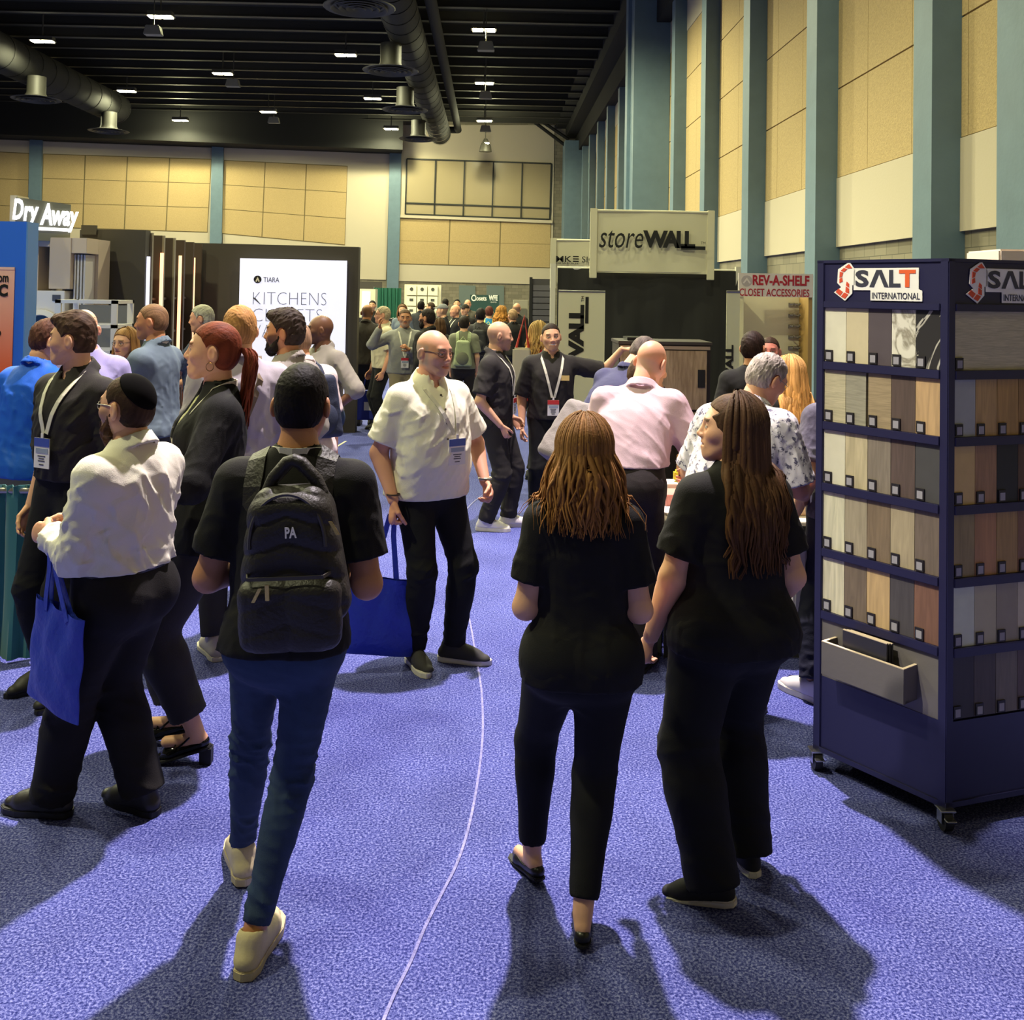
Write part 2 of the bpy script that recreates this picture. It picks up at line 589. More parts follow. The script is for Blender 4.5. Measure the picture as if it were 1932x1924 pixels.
def duct_run(name, x, y0, y1, z, r, label):
    mb = MB()
    n = int((y1 - y0) / 1.2)
    for i in range(n):
        a = y0 + (y1 - y0) * i / n
        b = y0 + (y1 - y0) * (i + 1) / n
        mb.tube([(x, a, z), (x, b - .06, z)], r, 24, False)
        mb.tube([(x, b - .08, z), (x, b, z)], r + .025, 24, False)
    return tag(mb.build(name, M_DUCT, smooth=True), label, 'duct')
duct_run('air_duct', -3.15, 20, 56, 10.9, .62, 'thick round black air duct over the right half of the hall')
duct_run('air_duct', -19.2, 20, 50, 10.9, .75, 'thick round black air duct at the far left of the hall ceiling')
mb = MB()
mb.tube([(-2.15, 20, 11.3), (-2.15, 57, 11.3)], .2, 14)
mb.tube([(-2.15, 57, 11.3), (-3.4, 57, 11.3)], .2, 14)
tag(mb.build('ceiling_pipe', M_DUCT, smooth=True), 'slim black pipe running beside the thick air duct', 'pipe')

M_DIFF = mat('diffuser_metal', (48, 47, 42), 0.6)
for k, (px, py, lab) in enumerate(((678, 14, 'nearest round ceiling diffuser below the thick duct, cut by the picture top'),
                                   (737, 133, 'round ceiling diffuser second from the camera along the thick duct'),
                                   (764, 207, 'round ceiling diffuser third from the camera along the thick duct'),
                                   (789, 262, 'farthest and smallest round ceiling diffuser before the window wall'),
                                   (68, 187, 'round ceiling diffuser at the far left above a lit lamp'),
                                   (205, 247, 'round ceiling diffuser near the back wall on the left'))):
    p = onz(px, py, 9.4)
    t = tag(empty('ceiling_diffuser', (p.x, p.y, 9.4)), lab, 'air diffuser', 'round air diffusers under the ceiling')
    MB().lathe([(.36, .9), (.36, .25), (.42, .12), (.7, .05), (.95, 0), (.93, -.02), (.6, .04)]).build('bell', M_DIFF, t, smooth=True)
    mb = MB()
    for r in (.75, .55, .36, .18):
        mb.lathe([(r, -.05), (r - .07, .0), (r - .09, .0), (r - .02, -.07), (r, -.05)])
    mb.build('ring_louvre', M_DIFF, t, smooth=True)

# ---- high-bay lamps
M_LAMP = mat('lamp_glow', (255, 244, 196), 0.4, emit=40.0)
M_HOUS = mat('lamp_housing', (70, 68, 60), 0.5)
lamps = [(913, 58, 'lamp in the right-hand ceiling row, topmost of three'), (914, 158, 'lamp in the right-hand ceiling row, middle of three'),
         (914, 229, 'lamp in the right-hand ceiling row, nearest the far window'),
         (652, 105, 'lamp in the row left of the thick duct, topmost'), (703, 187, 'lamp in the row left of the thick duct, middle'),
         (738, 244, 'lamp in the row left of the thick duct, beside the farthest diffuser'),
         (303, 33, 'topmost lamp of the middle ceiling row'), (420, 140, 'small lamp with a box beside it in the middle ceiling row'),
         (506, 212, 'third lamp from the top of the middle ceiling row'), (564, 262, 'lamp closest to the back wall in the middle row'),
         (80, 79, 'large bright lamp at the upper left of the ceiling'), (239, 173, 'second lamp of the left ceiling row, right of the left duct'),
         (340, 228, 'third lamp of the left ceiling row, nearest the back wall'), (75, 194, 'lamp under the far left round diffuser'),
         (196, 250, 'lamp under the left diffuser near the back wall')]
for px, py, lab in lamps:
    p = onz(px, py, LAMP_Z)
    t = tag(empty('high_bay_lamp', p), 'bright hall ' + lab, 'ceiling lamp', 'high bay lamps on the hall ceiling')
    s = .42
    mb = MB()
    mb.box(-s, s, -.16, .16, .05, .2)
    mb.box(-s - .04, s + .04, -.2, .2, .03, .06)
    mb.tube([(0, 0, .2), (0, 0, CEIL - LAMP_Z + .02)], .03, 6)
    mb.build('housing', M_HOUS, t, bevel=.01)
    for sx in (-1, 1):
        MB().box(sx * .21 - .18, sx * .21 + .18, -.18, .18, .0, .03).build('lens', M_LAMP, t)
    light('high_bay_light', 'SPOT', (p.x, p.y, p.z - .05), 2200, WARM, (p.x, p.y, 0), .25, R(168), .4)
    if p.y > 52:
        light('high_bay_uplight', 'POINT', (p.x, p.y, p.z - .3), 500, WARM, None, .3)
for px, py, lab in ((917, 88, 'topmost of three'), (916, 180, 'middle of three'), (916, 243, 'lowest of three')):
    p = onz(px, py, 10.6)
    t = tag(empty('ceiling_speaker', p), 'pale hanging ceiling speaker box under the right-hand lamp row, ' + lab, 'speaker', 'hanging ceiling speakers')
    MB().prism([(-.3, 0), (.3, 0), (.22, .32), (-.22, .32)], (0, -.2, -.16), (1, 0, 0), (0, 0, 1), (0, .35, 0)).build('cabinet', mat('grey_speaker', (120, 118, 104), .6), t, bevel=.02)
    MB().tube([(0, 0, .16), (0, 0, CEIL - 10.6)], .02, 6).build('bracket', M_HOUS, t)
for px, py, lab in ((290, 58, 'under the topmost lamp of the middle row'), (440, 157, 'beside the small middle lamp'), (517, 227, 'below the third middle lamp'), (572, 275, 'beside the lamp closest to the back wall')):
    p = onz(px, py, 10.6)
    t = tag(empty('ceiling_speaker', p), 'dim grey hanging speaker box ' + lab, 'speaker', 'hanging ceiling speakers')
    MB().prism([(-.3, 0), (.3, 0), (.22, .32), (-.22, .32)], (0, -.2, -.16), (1, 0, 0), (0, 0, 1), (0, .35, 0)).build('cabinet', mat('grey_speaker', (120, 118, 104), .6), t, bevel=.02)
    MB().tube([(0, 0, .16), (0, 0, CEIL - 10.6)], .02, 6).build('bracket', M_HOUS, t)
p = at(916, 278, 56.5)
t = tag(empty('pendant_spot', p), 'dark pendant spot lamp hanging before the far high window', 'lamp')
MB().lathe([(.1, .5), (.3, .1), (.36, -.25), (.3, -.25)]).build('lamp_shade', M_HOUS, t, smooth=True)
MB().tube([(0, 0, .5), (0, 0, CEIL - p.z)], .03, 6).build('rod', M_HOUS, t)
MB().cyl((0.05, -.1, .15), .16, .1).build('bulb', M_LAMP, t)
# ================================================================ display tower (right foreground)
M_NAVY = mat('navy_laminate', (31, 30, 64), 0.42, bump=0.03, bscale=20)
M_CHROME = mat('chrome', (205, 205, 200), 0.22, 1.0)
M_RUB = mat('black_rubber', (22, 22, 24), 0.6)
M_WHITE = mat('white_vinyl', (228, 226, 214), 0.6)
M_INK = mat('black_ink', (16, 16, 16), 0.6)
M_STEEL = mat('brushed_steel', (150, 148, 142), 0.35, 0.9)

def wood(name, a, b, sc=(14, 14, 1.2), rough=.5):
    if name in MATS:
        return MATS[name]
    m = mat(name, a, rough)
    nt = m.node_tree
    bs = nt.nodes['Principled BSDF']
    tc = nt.nodes.new('ShaderNodeTexCoord')
    mp = nt.nodes.new('ShaderNodeMapping')
    mp.inputs['Scale'].default_value = sc
    n = nt.nodes.new('ShaderNodeTexNoise')
    n.inputs['Scale'].default_value = 3.5
    n.inputs['Detail'].default_value = 6
    n.inputs['Distortion'].default_value = 1.2
    cr = nt.nodes.new('ShaderNodeValToRGB')
    cr.color_ramp.elements[0].position, cr.color_ramp.elements[0].color = .32, lin(b)
    cr.color_ramp.elements[1].position, cr.color_ramp.elements[1].color = .66, lin(a)
    nt.links.new(tc.outputs['Object'], mp.inputs['Vector'])
    nt.links.new(mp.outputs['Vector'], n.inputs['Vector'])
    nt.links.new(n.outputs['Fac'], cr.inputs['Fac'])
    nt.links.new(cr.outputs['Color'], bs.inputs['Base Color'])
    return m

def marble(name, a, b, sc, lo, hi):
    m = mat(name, a, .25)
    nt = m.node_tree
    bs = nt.nodes['Principled BSDF']
    tc = nt.nodes.new('ShaderNodeTexCoord')
    n = nt.nodes.new('ShaderNodeTexNoise')
    n.inputs['Scale'].default_value = sc
    n.inputs['Detail'].default_value = 5
    n.inputs['Distortion'].default_value = 2.2
    ab = nt.nodes.new('ShaderNodeMath')
    ab.operation = 'SUBTRACT'
    ab.inputs[1].default_value = .5
    a2 = nt.nodes.new('ShaderNodeMath')
    a2.operation = 'ABSOLUTE'
    cr = nt.nodes.new('ShaderNodeValToRGB')
    cr.color_ramp.elements[0].position, cr.color_ramp.elements[0].color = lo, lin(b)
    cr.color_ramp.elements[1].position, cr.color_ramp.elements[1].color = hi, lin(a)
    nt.links.new(tc.outputs['Object'], n.inputs['Vector'])
    nt.links.new(n.outputs['Fac'], ab.inputs[0])
    nt.links.new(ab.outputs[0], a2.inputs[0])
    nt.links.new(a2.outputs[0], cr.inputs['Fac'])
    nt.links.new(cr.outputs['Color'], bs.inputs['Base Color'])
    return m

C0 = G(1784, 1569)
C0 = Vector((C0.x, C0.y, 0))
CL = G(1538, 1452)
eL = Vector((CL.x - C0.x, CL.y - C0.y, 0))
FW = .60
eL.normalize()
aL = math.atan2(eL.y, eL.x)
verts5 = [C0, C0 + eL * FW]
ang = aL
for k in range(3):
    ang -= R(72)
    verts5.append(verts5[-1] + Vector((math.cos(ang), math.sin(ang), 0)) * FW)
ctr = sum(verts5, Vector()) / 5
tower = tag(empty('sample_tower', (ctr.x, ctr.y, 0)), 'tall navy five-sided wheeled tower of laminate samples with a white-edged logo on top', 'display stand')
BOT, TOP = .085, 2.175
ROWZ = [(1.742, 1.972), (1.486, 1.720), (1.224, 1.455), (.947, 1.190), (.682, .920)]
mb = MB()
inner = [ctr + (v - ctr) * .80 for v in verts5]
mb.prism([(v.x, v.y) for v in inner], (0, 0, BOT), (1, 0, 0), (0, 1, 0), (0, 0, TOP - BOT - .01))
wbuild(mb, 'core', M_NAVY, tower)
for nm_, z0, z1 in (('top_cap', TOP - .012, TOP), ('base_plate', BOT, BOT + .02)):
    wbuild(MB().prism([(v.x, v.y) for v in verts5], (0, 0, z0), (1, 0, 0), (0, 1, 0), (0, 0, z1 - z0)), nm_, M_NAVY, tower)
faces = []
for k in range(5):
    a, b = verts5[(k + 1) % 5], verts5[k]      # seen from outside: a on the left, b on the right
    e = (b - a).normalized()
    n = Vector((e.y, -e.x, 0))
    if n.dot(a - ctr) < 0:
        n = -n
    faces.append((a, e, n))
def panel(mb, fc, u0, u1, z0, z1, d0, d1):
    a, e, n = fc
    mb.obox(a + e * u0 + n * d0 + Vector((0, 0, z0)), e * (u1 - u0), n * (d1 - d0), (0, 0, z1 - z0))
for k, fc in enumerate(faces):
    for u0_ in (0, FW - .035):
        mb = MB()
        panel(mb, fc, u0_, u0_ + .035, BOT, TOP, -.06, 0)
        wbuild(mb, 'upright', M_NAVY, tower, bevel=.003)
    mb = MB()
    panel(mb, fc, .035, FW - .035, 2.0, TOP, -.06, -.006)
    wbuild(mb, 'header', M_NAVY, tower)
    mb = MB()
    zb = .405 if k == 0 else .405
    panel(mb, fc, .035, FW - .035, BOT, zb, -.06, -.006)
    wbuild(mb, 'base_panel', M_NAVY, tower)
    for (z0, z1) in [(z - .034, z) for z, _ in ROWZ] + [(1.972, 2.0)]:
        mb = MB()
        panel(mb, fc, .035, FW - .035, z0, z1, -.06, 0.004)
        wbuild(mb, 'shelf_rail', M_NAVY, tower, bevel=.002)
for k in range(5):
    p = ctr + (verts5[k] - ctr) * .97
    c = tag(empty('caster', (0, 0, 0)), None, None) if False else empty('caster')
    c.parent = tower
    c.matrix_parent_inverse = Matrix.Translation((-ctr.x, -ctr.y, 0))
    mb = MB()
    mb.box(p.x - .03, p.x + .03, p.y - .03, p.y + .03, BOT - .008, BOT)
    mb.box(p.x - .024, p.x - .02, p.y - .022, p.y + .02, .03, BOT)
    mb.box(p.x + .02, p.x + .024, p.y - .022, p.y + .02, .03, BOT)
    mb.box(p.x - .02, p.x + .02, p.y - .06, p.y - .03, .055, .06)
    mb.build('fork', M_CHROME, c, bevel=.002)
    MB().cyl((p.x - .016, p.y, .041), .041, .032, 20, (1, 0, 0)).build('wheel', M_RUB, c)

# logo board on two faces: chevron mark, word and strap line on a white outline
M_LOGO_W = mat('logo_white', (236, 232, 222), .5)
M_LOGO_D = mat('logo_slate', (52, 52, 66), .5)
M_LOGO_O = mat('logo_orange', (222, 92, 44), .5)
M_LOGO_R = mat('logo_red', (206, 74, 46), .5)
UP = Vector((0, 0, 1))
for k, sc in ((0, 1.0), (4, 1.0)):
    a, e, n = faces[k]
    lg = empty('logo')
    lg.parent = tower
    lg.matrix_parent_inverse = Matrix.Translation((-ctr.x, -ctr.y, 0))
    u0, zb = .09, 2.018
    def P(u, z, d):
        return a + e * (u0 + u) + UP * (zb + z) + n * d
    # white backing: mark, word, strap
    chev = [(.0, .024), (.055, -.008), (.075, .02), (.075, .055), (.052, .082), (.088, .118), (.066, .142), (.02, .112), (.018, .062), (.045, .036)]
    mb = MB()
    mb.prism([(-.006, .02), (.05, -.016), (.084, .016), (.084, .05), (.10, .052), (.10, .115), (.094, .118), (.07, .15), (.014, .118), (.01, .06), (.03, .042)], P(0, 0, -.004), e, UP, n * .003)
    mb.prism([(.09, .03), (.17, .03), (.17, -.012), (.40, -.012), (.40, .03), (.385, .036), (.385, .122), (.09, .122)], P(0, 0, -.004), e, UP, n * .003)
    mb.build('backing', M_LOGO_W, lg, bevel=.0008)
    mb = MB()
    for q in ([(.004, .022), (.026, .006), (.040, .022), (.018, .036)], [(.030, .003), (.050, -.006), (.066, .012), (.046, .020)],
              [(.052, .022), (.070, .016), (.070, .036), (.054, .046)], [(.054, .050), (.070, .040), (.070, .056), (.058, .066)],
              [(.022, .060), (.038, .066), (.036, .084), (.022, .078)], [(.022, .082), (.036, .088), (.040, .104), (.024, .108)],
              [(.028, .112), (.044, .106), (.060, .118), (.044, .124)], [(.048, .127), (.064, .121), (.084, .122), (.068, .140)]):
        mb.prism(q, P(0, 0, -.001), e, UP, n * .0015)
    mb.build('chevron_mark', M_LOGO_R, lg)
    for s_, uu, ww, mm in (('S', .10, .062, M_LOGO_D), ('L', .256, .05, M_LOGO_D), ('T', .30, .072, M_LOGO_O)):
        o = lettering(s_, P(uu, .044, 0), e, UP, mm, None, bold=.035, fit=(ww, .07), extrude=.001)
        o.parent = lg
    mb = MB()
    mb.prism([(.166, .044), (.186, .044), (.21, .098), (.234, .044), (.254, .044), (.222, .114), (.198, .114)], P(0, 0, 0), e, UP, n * .001)
    mb.build('lettering', M_LOGO_D, lg)
    o = lettering('INTERNATIONAL', P(.178, -.004, 0), e, UP, M_LOGO_D, None, fit=(.212, .026), extrude=.001)
    o.parent = lg

# the samples
SMP = {0: [[('cream', (214, 208, 184), None), ('pale beige', (198, 184, 150), None), ('dark mauve', (84, 74, 78), None), ('grey-veined white marble', 'mw', None), ('white-veined black marble', 'mb', None)],
           [('linen weave', (178, 168, 138), 'w'), ('grey weave', (146, 140, 122), 'w'), ('tan linen', (152, 134, 104), 'w'), ('dark brown', (88, 72, 66), 'd'), ('honey oak', (188, 154, 112), 'd')],
           [('ivory', (208, 202, 178), None), ('pale ash', (186, 172, 138), 'd'), ('warm grey', (130, 118, 104), 'd'), ('umber', (90, 74, 68), 'd'), ('charcoal grey', (72, 70, 70), None)],
           [('whitewashed', (202, 196, 168), 'd'), ('sand oak', (158, 146, 122), 'd'), ('walnut brown', (124, 106, 84), 'd'), ('pale oak', (166, 150, 122), 'd'), ('taupe oak', (112, 98, 86), 'd')],
           [('cream pine', (204, 196, 168), 'd'), ('smoked oak', (116, 100, 84), 'd'), ('knotty yellow oak', (186, 156, 112), 'd'), ('dark slate', (74, 69, 70), 'd'), ('red brown cherry', (120, 86, 70), 'd')]],
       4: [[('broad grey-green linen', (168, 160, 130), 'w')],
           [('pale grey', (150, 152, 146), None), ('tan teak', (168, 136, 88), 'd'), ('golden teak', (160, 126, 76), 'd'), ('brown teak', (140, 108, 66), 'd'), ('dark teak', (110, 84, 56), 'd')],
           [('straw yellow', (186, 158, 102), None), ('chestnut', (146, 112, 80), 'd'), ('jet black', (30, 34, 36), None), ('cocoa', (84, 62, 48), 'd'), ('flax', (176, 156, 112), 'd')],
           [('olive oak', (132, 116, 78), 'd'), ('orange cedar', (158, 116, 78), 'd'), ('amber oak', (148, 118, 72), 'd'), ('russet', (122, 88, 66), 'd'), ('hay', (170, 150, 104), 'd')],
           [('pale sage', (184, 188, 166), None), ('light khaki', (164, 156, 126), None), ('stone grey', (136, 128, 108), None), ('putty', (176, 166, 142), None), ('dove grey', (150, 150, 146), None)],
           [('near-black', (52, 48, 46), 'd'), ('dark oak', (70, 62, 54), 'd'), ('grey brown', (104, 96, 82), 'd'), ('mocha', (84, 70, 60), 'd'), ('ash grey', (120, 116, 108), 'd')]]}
ROWN = ['top', 'second', 'third', 'fourth', 'fifth', 'bottom']
ORD = ['first', 'second', 'third', 'fourth', 'last']
M_LABEL = mat('label_black', (30, 26, 30), .5)
M_LABELW = mat('label_white', (150, 146, 152), .6)
rows4 = ROWZ + [(.41, .648)]
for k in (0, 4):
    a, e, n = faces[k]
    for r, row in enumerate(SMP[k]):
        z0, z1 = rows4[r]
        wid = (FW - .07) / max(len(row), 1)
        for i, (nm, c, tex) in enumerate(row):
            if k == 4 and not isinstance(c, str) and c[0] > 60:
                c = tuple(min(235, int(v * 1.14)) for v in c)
            if c == 'mw':
                m = marble('white_marble', (222, 216, 198), (150, 142, 124), 7, .0, .10)
            elif c == 'mb':
                m = marble('black_marble', (52, 50, 50), (190, 184, 170), 3.2, .006, .022)
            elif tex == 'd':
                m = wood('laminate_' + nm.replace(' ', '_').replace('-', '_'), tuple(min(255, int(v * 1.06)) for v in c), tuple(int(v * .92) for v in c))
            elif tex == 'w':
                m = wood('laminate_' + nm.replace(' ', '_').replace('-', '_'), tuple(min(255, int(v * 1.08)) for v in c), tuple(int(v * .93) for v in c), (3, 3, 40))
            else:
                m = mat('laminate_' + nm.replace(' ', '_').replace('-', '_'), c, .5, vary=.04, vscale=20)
            face = 'logo face' if k == 0 else 'shaded right-hand face'
            s = tag(empty('laminate_sample', a + e * (.035 + wid * (i + .5)) + UP * z0), '%s laminate sample, %s in the %s row of the tower\'s %s' % (nm, ORD[i], ROWN[r], face) if len(row) > 1 else 'broad grey-green linen laminate sample filling the top row of the shaded tower face', 'laminate sample', 'laminate samples on the tower')
            mb = MB()
            gap = .010 if (k == 0 and (r, i) in ((1, 1),)) else .001
            panel(mb, fc=(a, e, n), u0=.035 + wid * i + .001, u1=.035 + wid * (i + 1) - gap, z0=z0 + .001, z1=z1, d0=-.028, d1=-.010)
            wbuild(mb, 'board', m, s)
            mb = MB()
            panel(mb, (a, e, n), .035 + wid * i + .006, .035 + wid * i + .042, z0 + .004, z0 + .050, -.0098, -.004)
            lb = wbuild(mb, 'label_tag', M_LABEL, s)
            mb = MB()
            panel(mb, (a, e, n), .035 + wid * i + .012, .035 + wid * i + .036, z0 + .010, z0 + .040, -.0038, -.003)
            q = mb.build('print_panel', M_LABELW, lb)
            q.matrix_parent_inverse = lb.matrix_world.inverted() if False else (Matrix.Translation(s.location)).inverted() @ Matrix() if False else Matrix()
# literature box on the logo face
a, e, n = faces[0]
M_GREYB = mat('grey_mdf', (104, 98, 96), .6, bump=.04, bscale=40)
mb = MB()
panel(mb, faces[0], .035, FW - .035, .405, .648, -.03, -.008)
wbuild(mb, 'backboard', M_GREYB, tower)
mb = MB()
u0, u1, z0, z1, dp = .10, .475, .452, .585, .085
panel(mb, faces[0], u0, u1, z0, z1, dp - .012, dp)
panel(mb, faces[0], u0, u0 + .012, z0, z1, -.008, dp - .012)
panel(mb, faces[0], u1 - .012, u1, z0, z1, -.008, dp - .012)
panel(mb, faces[0], u0, u1, z0, z0 + .012, -.008, dp - .012)
bx = wbuild(mb, 'literature_box', M_GREYB, tower, bevel=.001)
mb = MB()
panel(mb, faces[0], u0, u1, z1, z1 + .003, dp - .012, dp)
panel(mb, faces[0], u0, u0 + .012, z1, z1 + .003, -.008, dp - .012)
panel(mb, faces[0], u1 - .012, u1, z1, z1 + .003, -.008, dp - .012)
q = wbuild(mb, 'edge_trim', mat('raw_edge', (206, 186, 160), .6), tower)
for i in range(3):
    t = tag(empty('brochure', a + e * .3 + UP * (z0 + .014)), 'dark upright brochure in the tower literature box, %s one' % ('front', 'middle', 'back')[i], 'brochure', 'brochures in the tower box')
    mb = MB()
    panel(mb, faces[0], .185 + .004 * i, .185 + .20, z0 + .014, z0 + .20 - .004 * i, .050 - .018 * i, .060 - .018 * i)
    wbuild(mb, 'cover', mat('dark_brochure', (44, 42, 46), .4), t)
    mb = MB()
    panel(mb, faces[0], .185 + .004 * i, .185 + .20, z0 + .20 - .004 * i, z0 + .203 - .004 * i, .050 - .018 * i, .060 - .018 * i)
    wbuild(mb, 'page_edge', mat('raw_edge', (206, 186, 160), .6), t)
# pale box behind the tower
p = at(1912, 470, 5.6)
tag(MB().box(p.x - .08, p.x + .5, 5.6, 6.0, 0, p.z).build('display_board', mat('pale_panel_paint', (216, 200, 180), .6), bevel=.01), 'pale booth panel whose top corner shows behind the navy tower', 'panel')

# ================================================================ cloth helper: hanging pleats
def drape(name, x0, x1, y, z0, z1, m, pleats=10, amp=.03, seed=0, ex=(1, 0, 0), n=(0, -1, 0), gather=0.0, parent=None, sag=0.0, diag=0.0):
    rng = random.Random(seed)
    ph = [rng.uniform(0, 6.28) for _ in range(6)]
    o = Vector((x0, y, 0))
    ex, n = Vector(ex), Vector(n)
    L = x1 - x0
    NU, NV = max(24, pleats * 8), 26
    vs, fs = [], []
    for back in (0, 1):
        for j in range(NV + 1):
            v = j / NV
            for i in range(NU + 1):
                u = i / NU
                w = math.sin(u * pleats * 6.283 + ph[0] + .6 * math.sin(u * 9 + ph[1])) + .45 * math.sin(u * pleats * 2.7 * 6.283 + ph[2] + v * 1.5)
                w += .5 * math.sin(u * 5 + v * 3 + ph[4]) + diag * math.sin((u * 3 + v * 2.2) * 5 + ph[3])
                d = amp * w * (.55 + .45 * v) + (amp * .8 * math.sin(u * pleats * 18 + ph[5]) * max(0, 1 - v * 9) if gather else 0)
                z = z1 + (z0 - z1) * v - sag * math.sin(u * math.pi) * (1 - v)
                if gather and j == 0:
                    z += gather * .5 * math.sin(u * pleats * 25)
                vs.append(o + ex * (L * u) + n * (d - back * .006) + UP * z)
    K = (NU + 1) * (NV + 1)
    for b in (0, 1):
        for j in range(NV):
            for i in range(NU):
                q = b * K + j * (NU + 1) + i
                f = (q, q + 1, q + NU + 2, q + NU + 1)
                fs.append(f if b == 0 else f[::-1])
    for j in range(NV):
        for i in (0, NU):
            q = j * (NU + 1) + i
            fs.append((q, q + NU + 1, q + NU + 1 + K, q + K))
    for i in range(NU):
        for j in (0, NV):
            q = j * (NU + 1) + i
            fs.append((q, q + 1, q + 1 + K, q + K))
    mb = MB()
    mb._add(vs, fs)
    return mb.build(name, m, parent, smooth=True)

# ================================================================ right-hand booths
M_BLKC = mat('black_drape', (20, 19, 17), .85, sheen=.3)
YC = 14.0
pL, pR = at(1052, 520, YC), at(1392, 515, YC)
cur = tag(empty('black_curtain', (0, 0, 0)), 'wide black booth curtain with diagonal creases behind the wood-front cabinet', 'curtain')
drape('cloth', pL.x, pR.x, YC, .02, 2.36, M_BLKC, 5, .03, 3, parent=cur, diag=.7)
mb = MB().tube([(pL.x, YC + .05, 2.36), (pR.x, YC + .05, 2.36)], .025, 8)
mb.build('rail', mat('white_rail', (206, 202, 186), .4), cur)
for x in (pL.x - .05, pR.x + .02):
    MB().box(x - .05, x + .02, YC - .02, YC + .06, 0, 2.42).build('post', mat('white_rail', (206, 202, 186), .4), cur)

M_BAN = mat('white_banner_cloth', (206, 200, 172), .75, bump=.05, bscale=5)
def banner(name, px0, px1, py0, py1, Y, label, sag=.12):
    t = tag(empty(name), label, 'banner')
    p0, p1 = at(px0, py0, Y), at(px1, py1, Y)
    pt = at(px1, py0, Y)
    drape('cloth', p0.x + .06, p1.x - .06, Y, p1.z, p0.z - .05, M_BAN, 1, .012, 5, parent=t)
    for x_ in (p0.x, p1.x - .1):
        MB().box(x_, x_ + .1, Y - .02, Y + .02, p1.z - .1, p0.z).build('post', M_BAN, t, bevel=.005)
    MB().tube([(p0.x, Y, p0.z - .03), (p1.x, Y, p0.z - .03)], .02, 8).build('rail', M_BAN, t)
    MB().box(p0.x, p1.x, Y + .01, Y + .03, p1.z - .02, p1.z + .02).build('bottom_bar', M_BAN, t)
    for x in (p0.x + .05, p1.x - .05):
        MB().cyl((x, Y + .24, 0), .025, p1.z + .1, 8).build('pole', M_STEEL, t)
    return t, p0, p1
XE, ZE = Vector((1, 0, 0)), Vector((0, 0, 1))
b1, p0, p1 = banner('overhead_banner', 1114, 1347, 393, 515, YC - .12, 'large white overhead banner with a two-tone store name above the black curtain')
Y = YC - .175
q0, q1 = at(1130, 467, Y), at(1214, 435, Y)
lettering('store', q0, XE, ZE, M_INK, b1, shear=.25, fit=(q1.x - q0.x, q1.z - q0.z), extrude=.002)
q0, q1 = at(1213, 467, Y), at(1312, 436, Y)
lettering('WALL', q0, XE, ZE, M_INK, b1, bold=.05, shear=.0, spacing=.8, fit=(q1.x - q0.x, q1.z - q0.z), extrude=.002)
q0, q1 = at(1285, 471, Y), at(1331, 466, Y)
MB().box(q0.x, q1.x, Y - .002, Y, q0.z, q1.z + .008).build('underline', M_INK, b1)
q0, q1 = at(1322, 461, Y), at(1331, 456, Y)
lettering('TM', q0, XE, ZE, M_INK, b1, fit=(q1.x - q0.x, q1.z - q0.z), extrude=.001)
YB2 = 16.5
b2, p0, p1 = banner('overhead_banner', 1039, 1190, 449, 535, YB2, 'smaller white overhead banner partly hidden behind the large one, short black name')
Y = YB2 - .07
q0, q1 = at(1049, 494, Y), at(1079, 483, Y)
lettering('MK', q0, XE, ZE, M_INK, b2, bold=.01, fit=(q1.x - q0.x, q1.z - q0.z), extrude=.002)
mb = MB()
for py in (484, 488.5, 493):
    q0, q1 = at(1081, py + 1.2, Y), at(1092, py - 1.2, Y)
    mb.box(q0.x, q1.x, Y - .002, Y, q0.z, q1.z)
mb.build('lettering', M_INK, b2)
q0, q1 = at(1098, 495, Y), at(1122, 484, Y)
lettering('SIG', q0, XE, ZE, M_INK, b2, fit=(q1.x - q0.x, q1.z - q0.z), extrude=.002)
q0, q1 = at(1049, 498, Y), at(1092, 495.5, Y)
lettering('MILWAUKEE', q0, XE, ZE, M_INK, b2, fit=(q1.x - q0.x, q1.z - q0.z), extrude=.002)

# roll-up banners
def rollup(px0, px1, py0, Y, label):
    t = tag(empty('rollup_banner', (at(px0, 800, Y).x, Y, 0)), label, 'banner', None)
    x0, x1, z1 = at(px0, py0, Y).x, at(px1, py0, Y).x, at(px0, py0, Y).z
    wbuild(MB().box(x0, x1, Y - .004, Y + .004, .08, z1), 'cloth', mat('rollup_white', (214, 212, 184), .5), t)
    wbuild(MB().box(x0, x1, Y - .06, Y + .06, 0, .08), 'base', M_STEEL, t, bevel=.01)
    wbuild(MB().tube([(x0, Y, z1), (x1, Y, z1)], .014, 8), 'top_bar', M_STEEL, t)
    return t, x0, x1, z1
YR = 11.6
t, x0, x1, z1 = rollup(1054, 1142, 549, YR, 'white roll-up banner standing before the black curtain, store name reading upwards')
q0, q1 = at(1074, 690, YR), at(1103, 573, YR)
Zp, Xm = Vector((0, 0, 1)), Vector((-1, 0, 0))
lettering('WALL', Vector((at(1102, 600, YR).x, YR - .008, at(1100, 702, YR).z)), Zp, Xm, M_INK, t, bold=.05, spacing=.8, fit=(at(1100, 575, YR).z - at(1100, 702, YR).z, at(1102, 600, YR).x - at(1073, 600, YR).x), extrude=.001)
wbuild(MB().box(at(1104, 600, YR).x, at(1110, 600, YR).x, YR - .009, YR - .006, at(1100, 610, YR).z, at(1100, 560, YR).z), 'underline', M_INK, t)
lettering('TM', Vector((at(1101, 600, YR).x, YR - .008, at(1100, 569, YR).z)), Zp, Xm, M_INK, t, fit=(.065, .03), extrude=.001)
t, x0, x1, z1 = rollup(1371, 1396, 550, 9.6, 'narrow pale roll-up banner between the curtain and the accessory wall')
lettering('WALL', Vector((at(1384, 600, 9.6).x, 9.59, at(1380, 724, 9.6).z)), Zp, Xm, M_INK, t, bold=.05, fit=(.38, .075), extrude=.001)

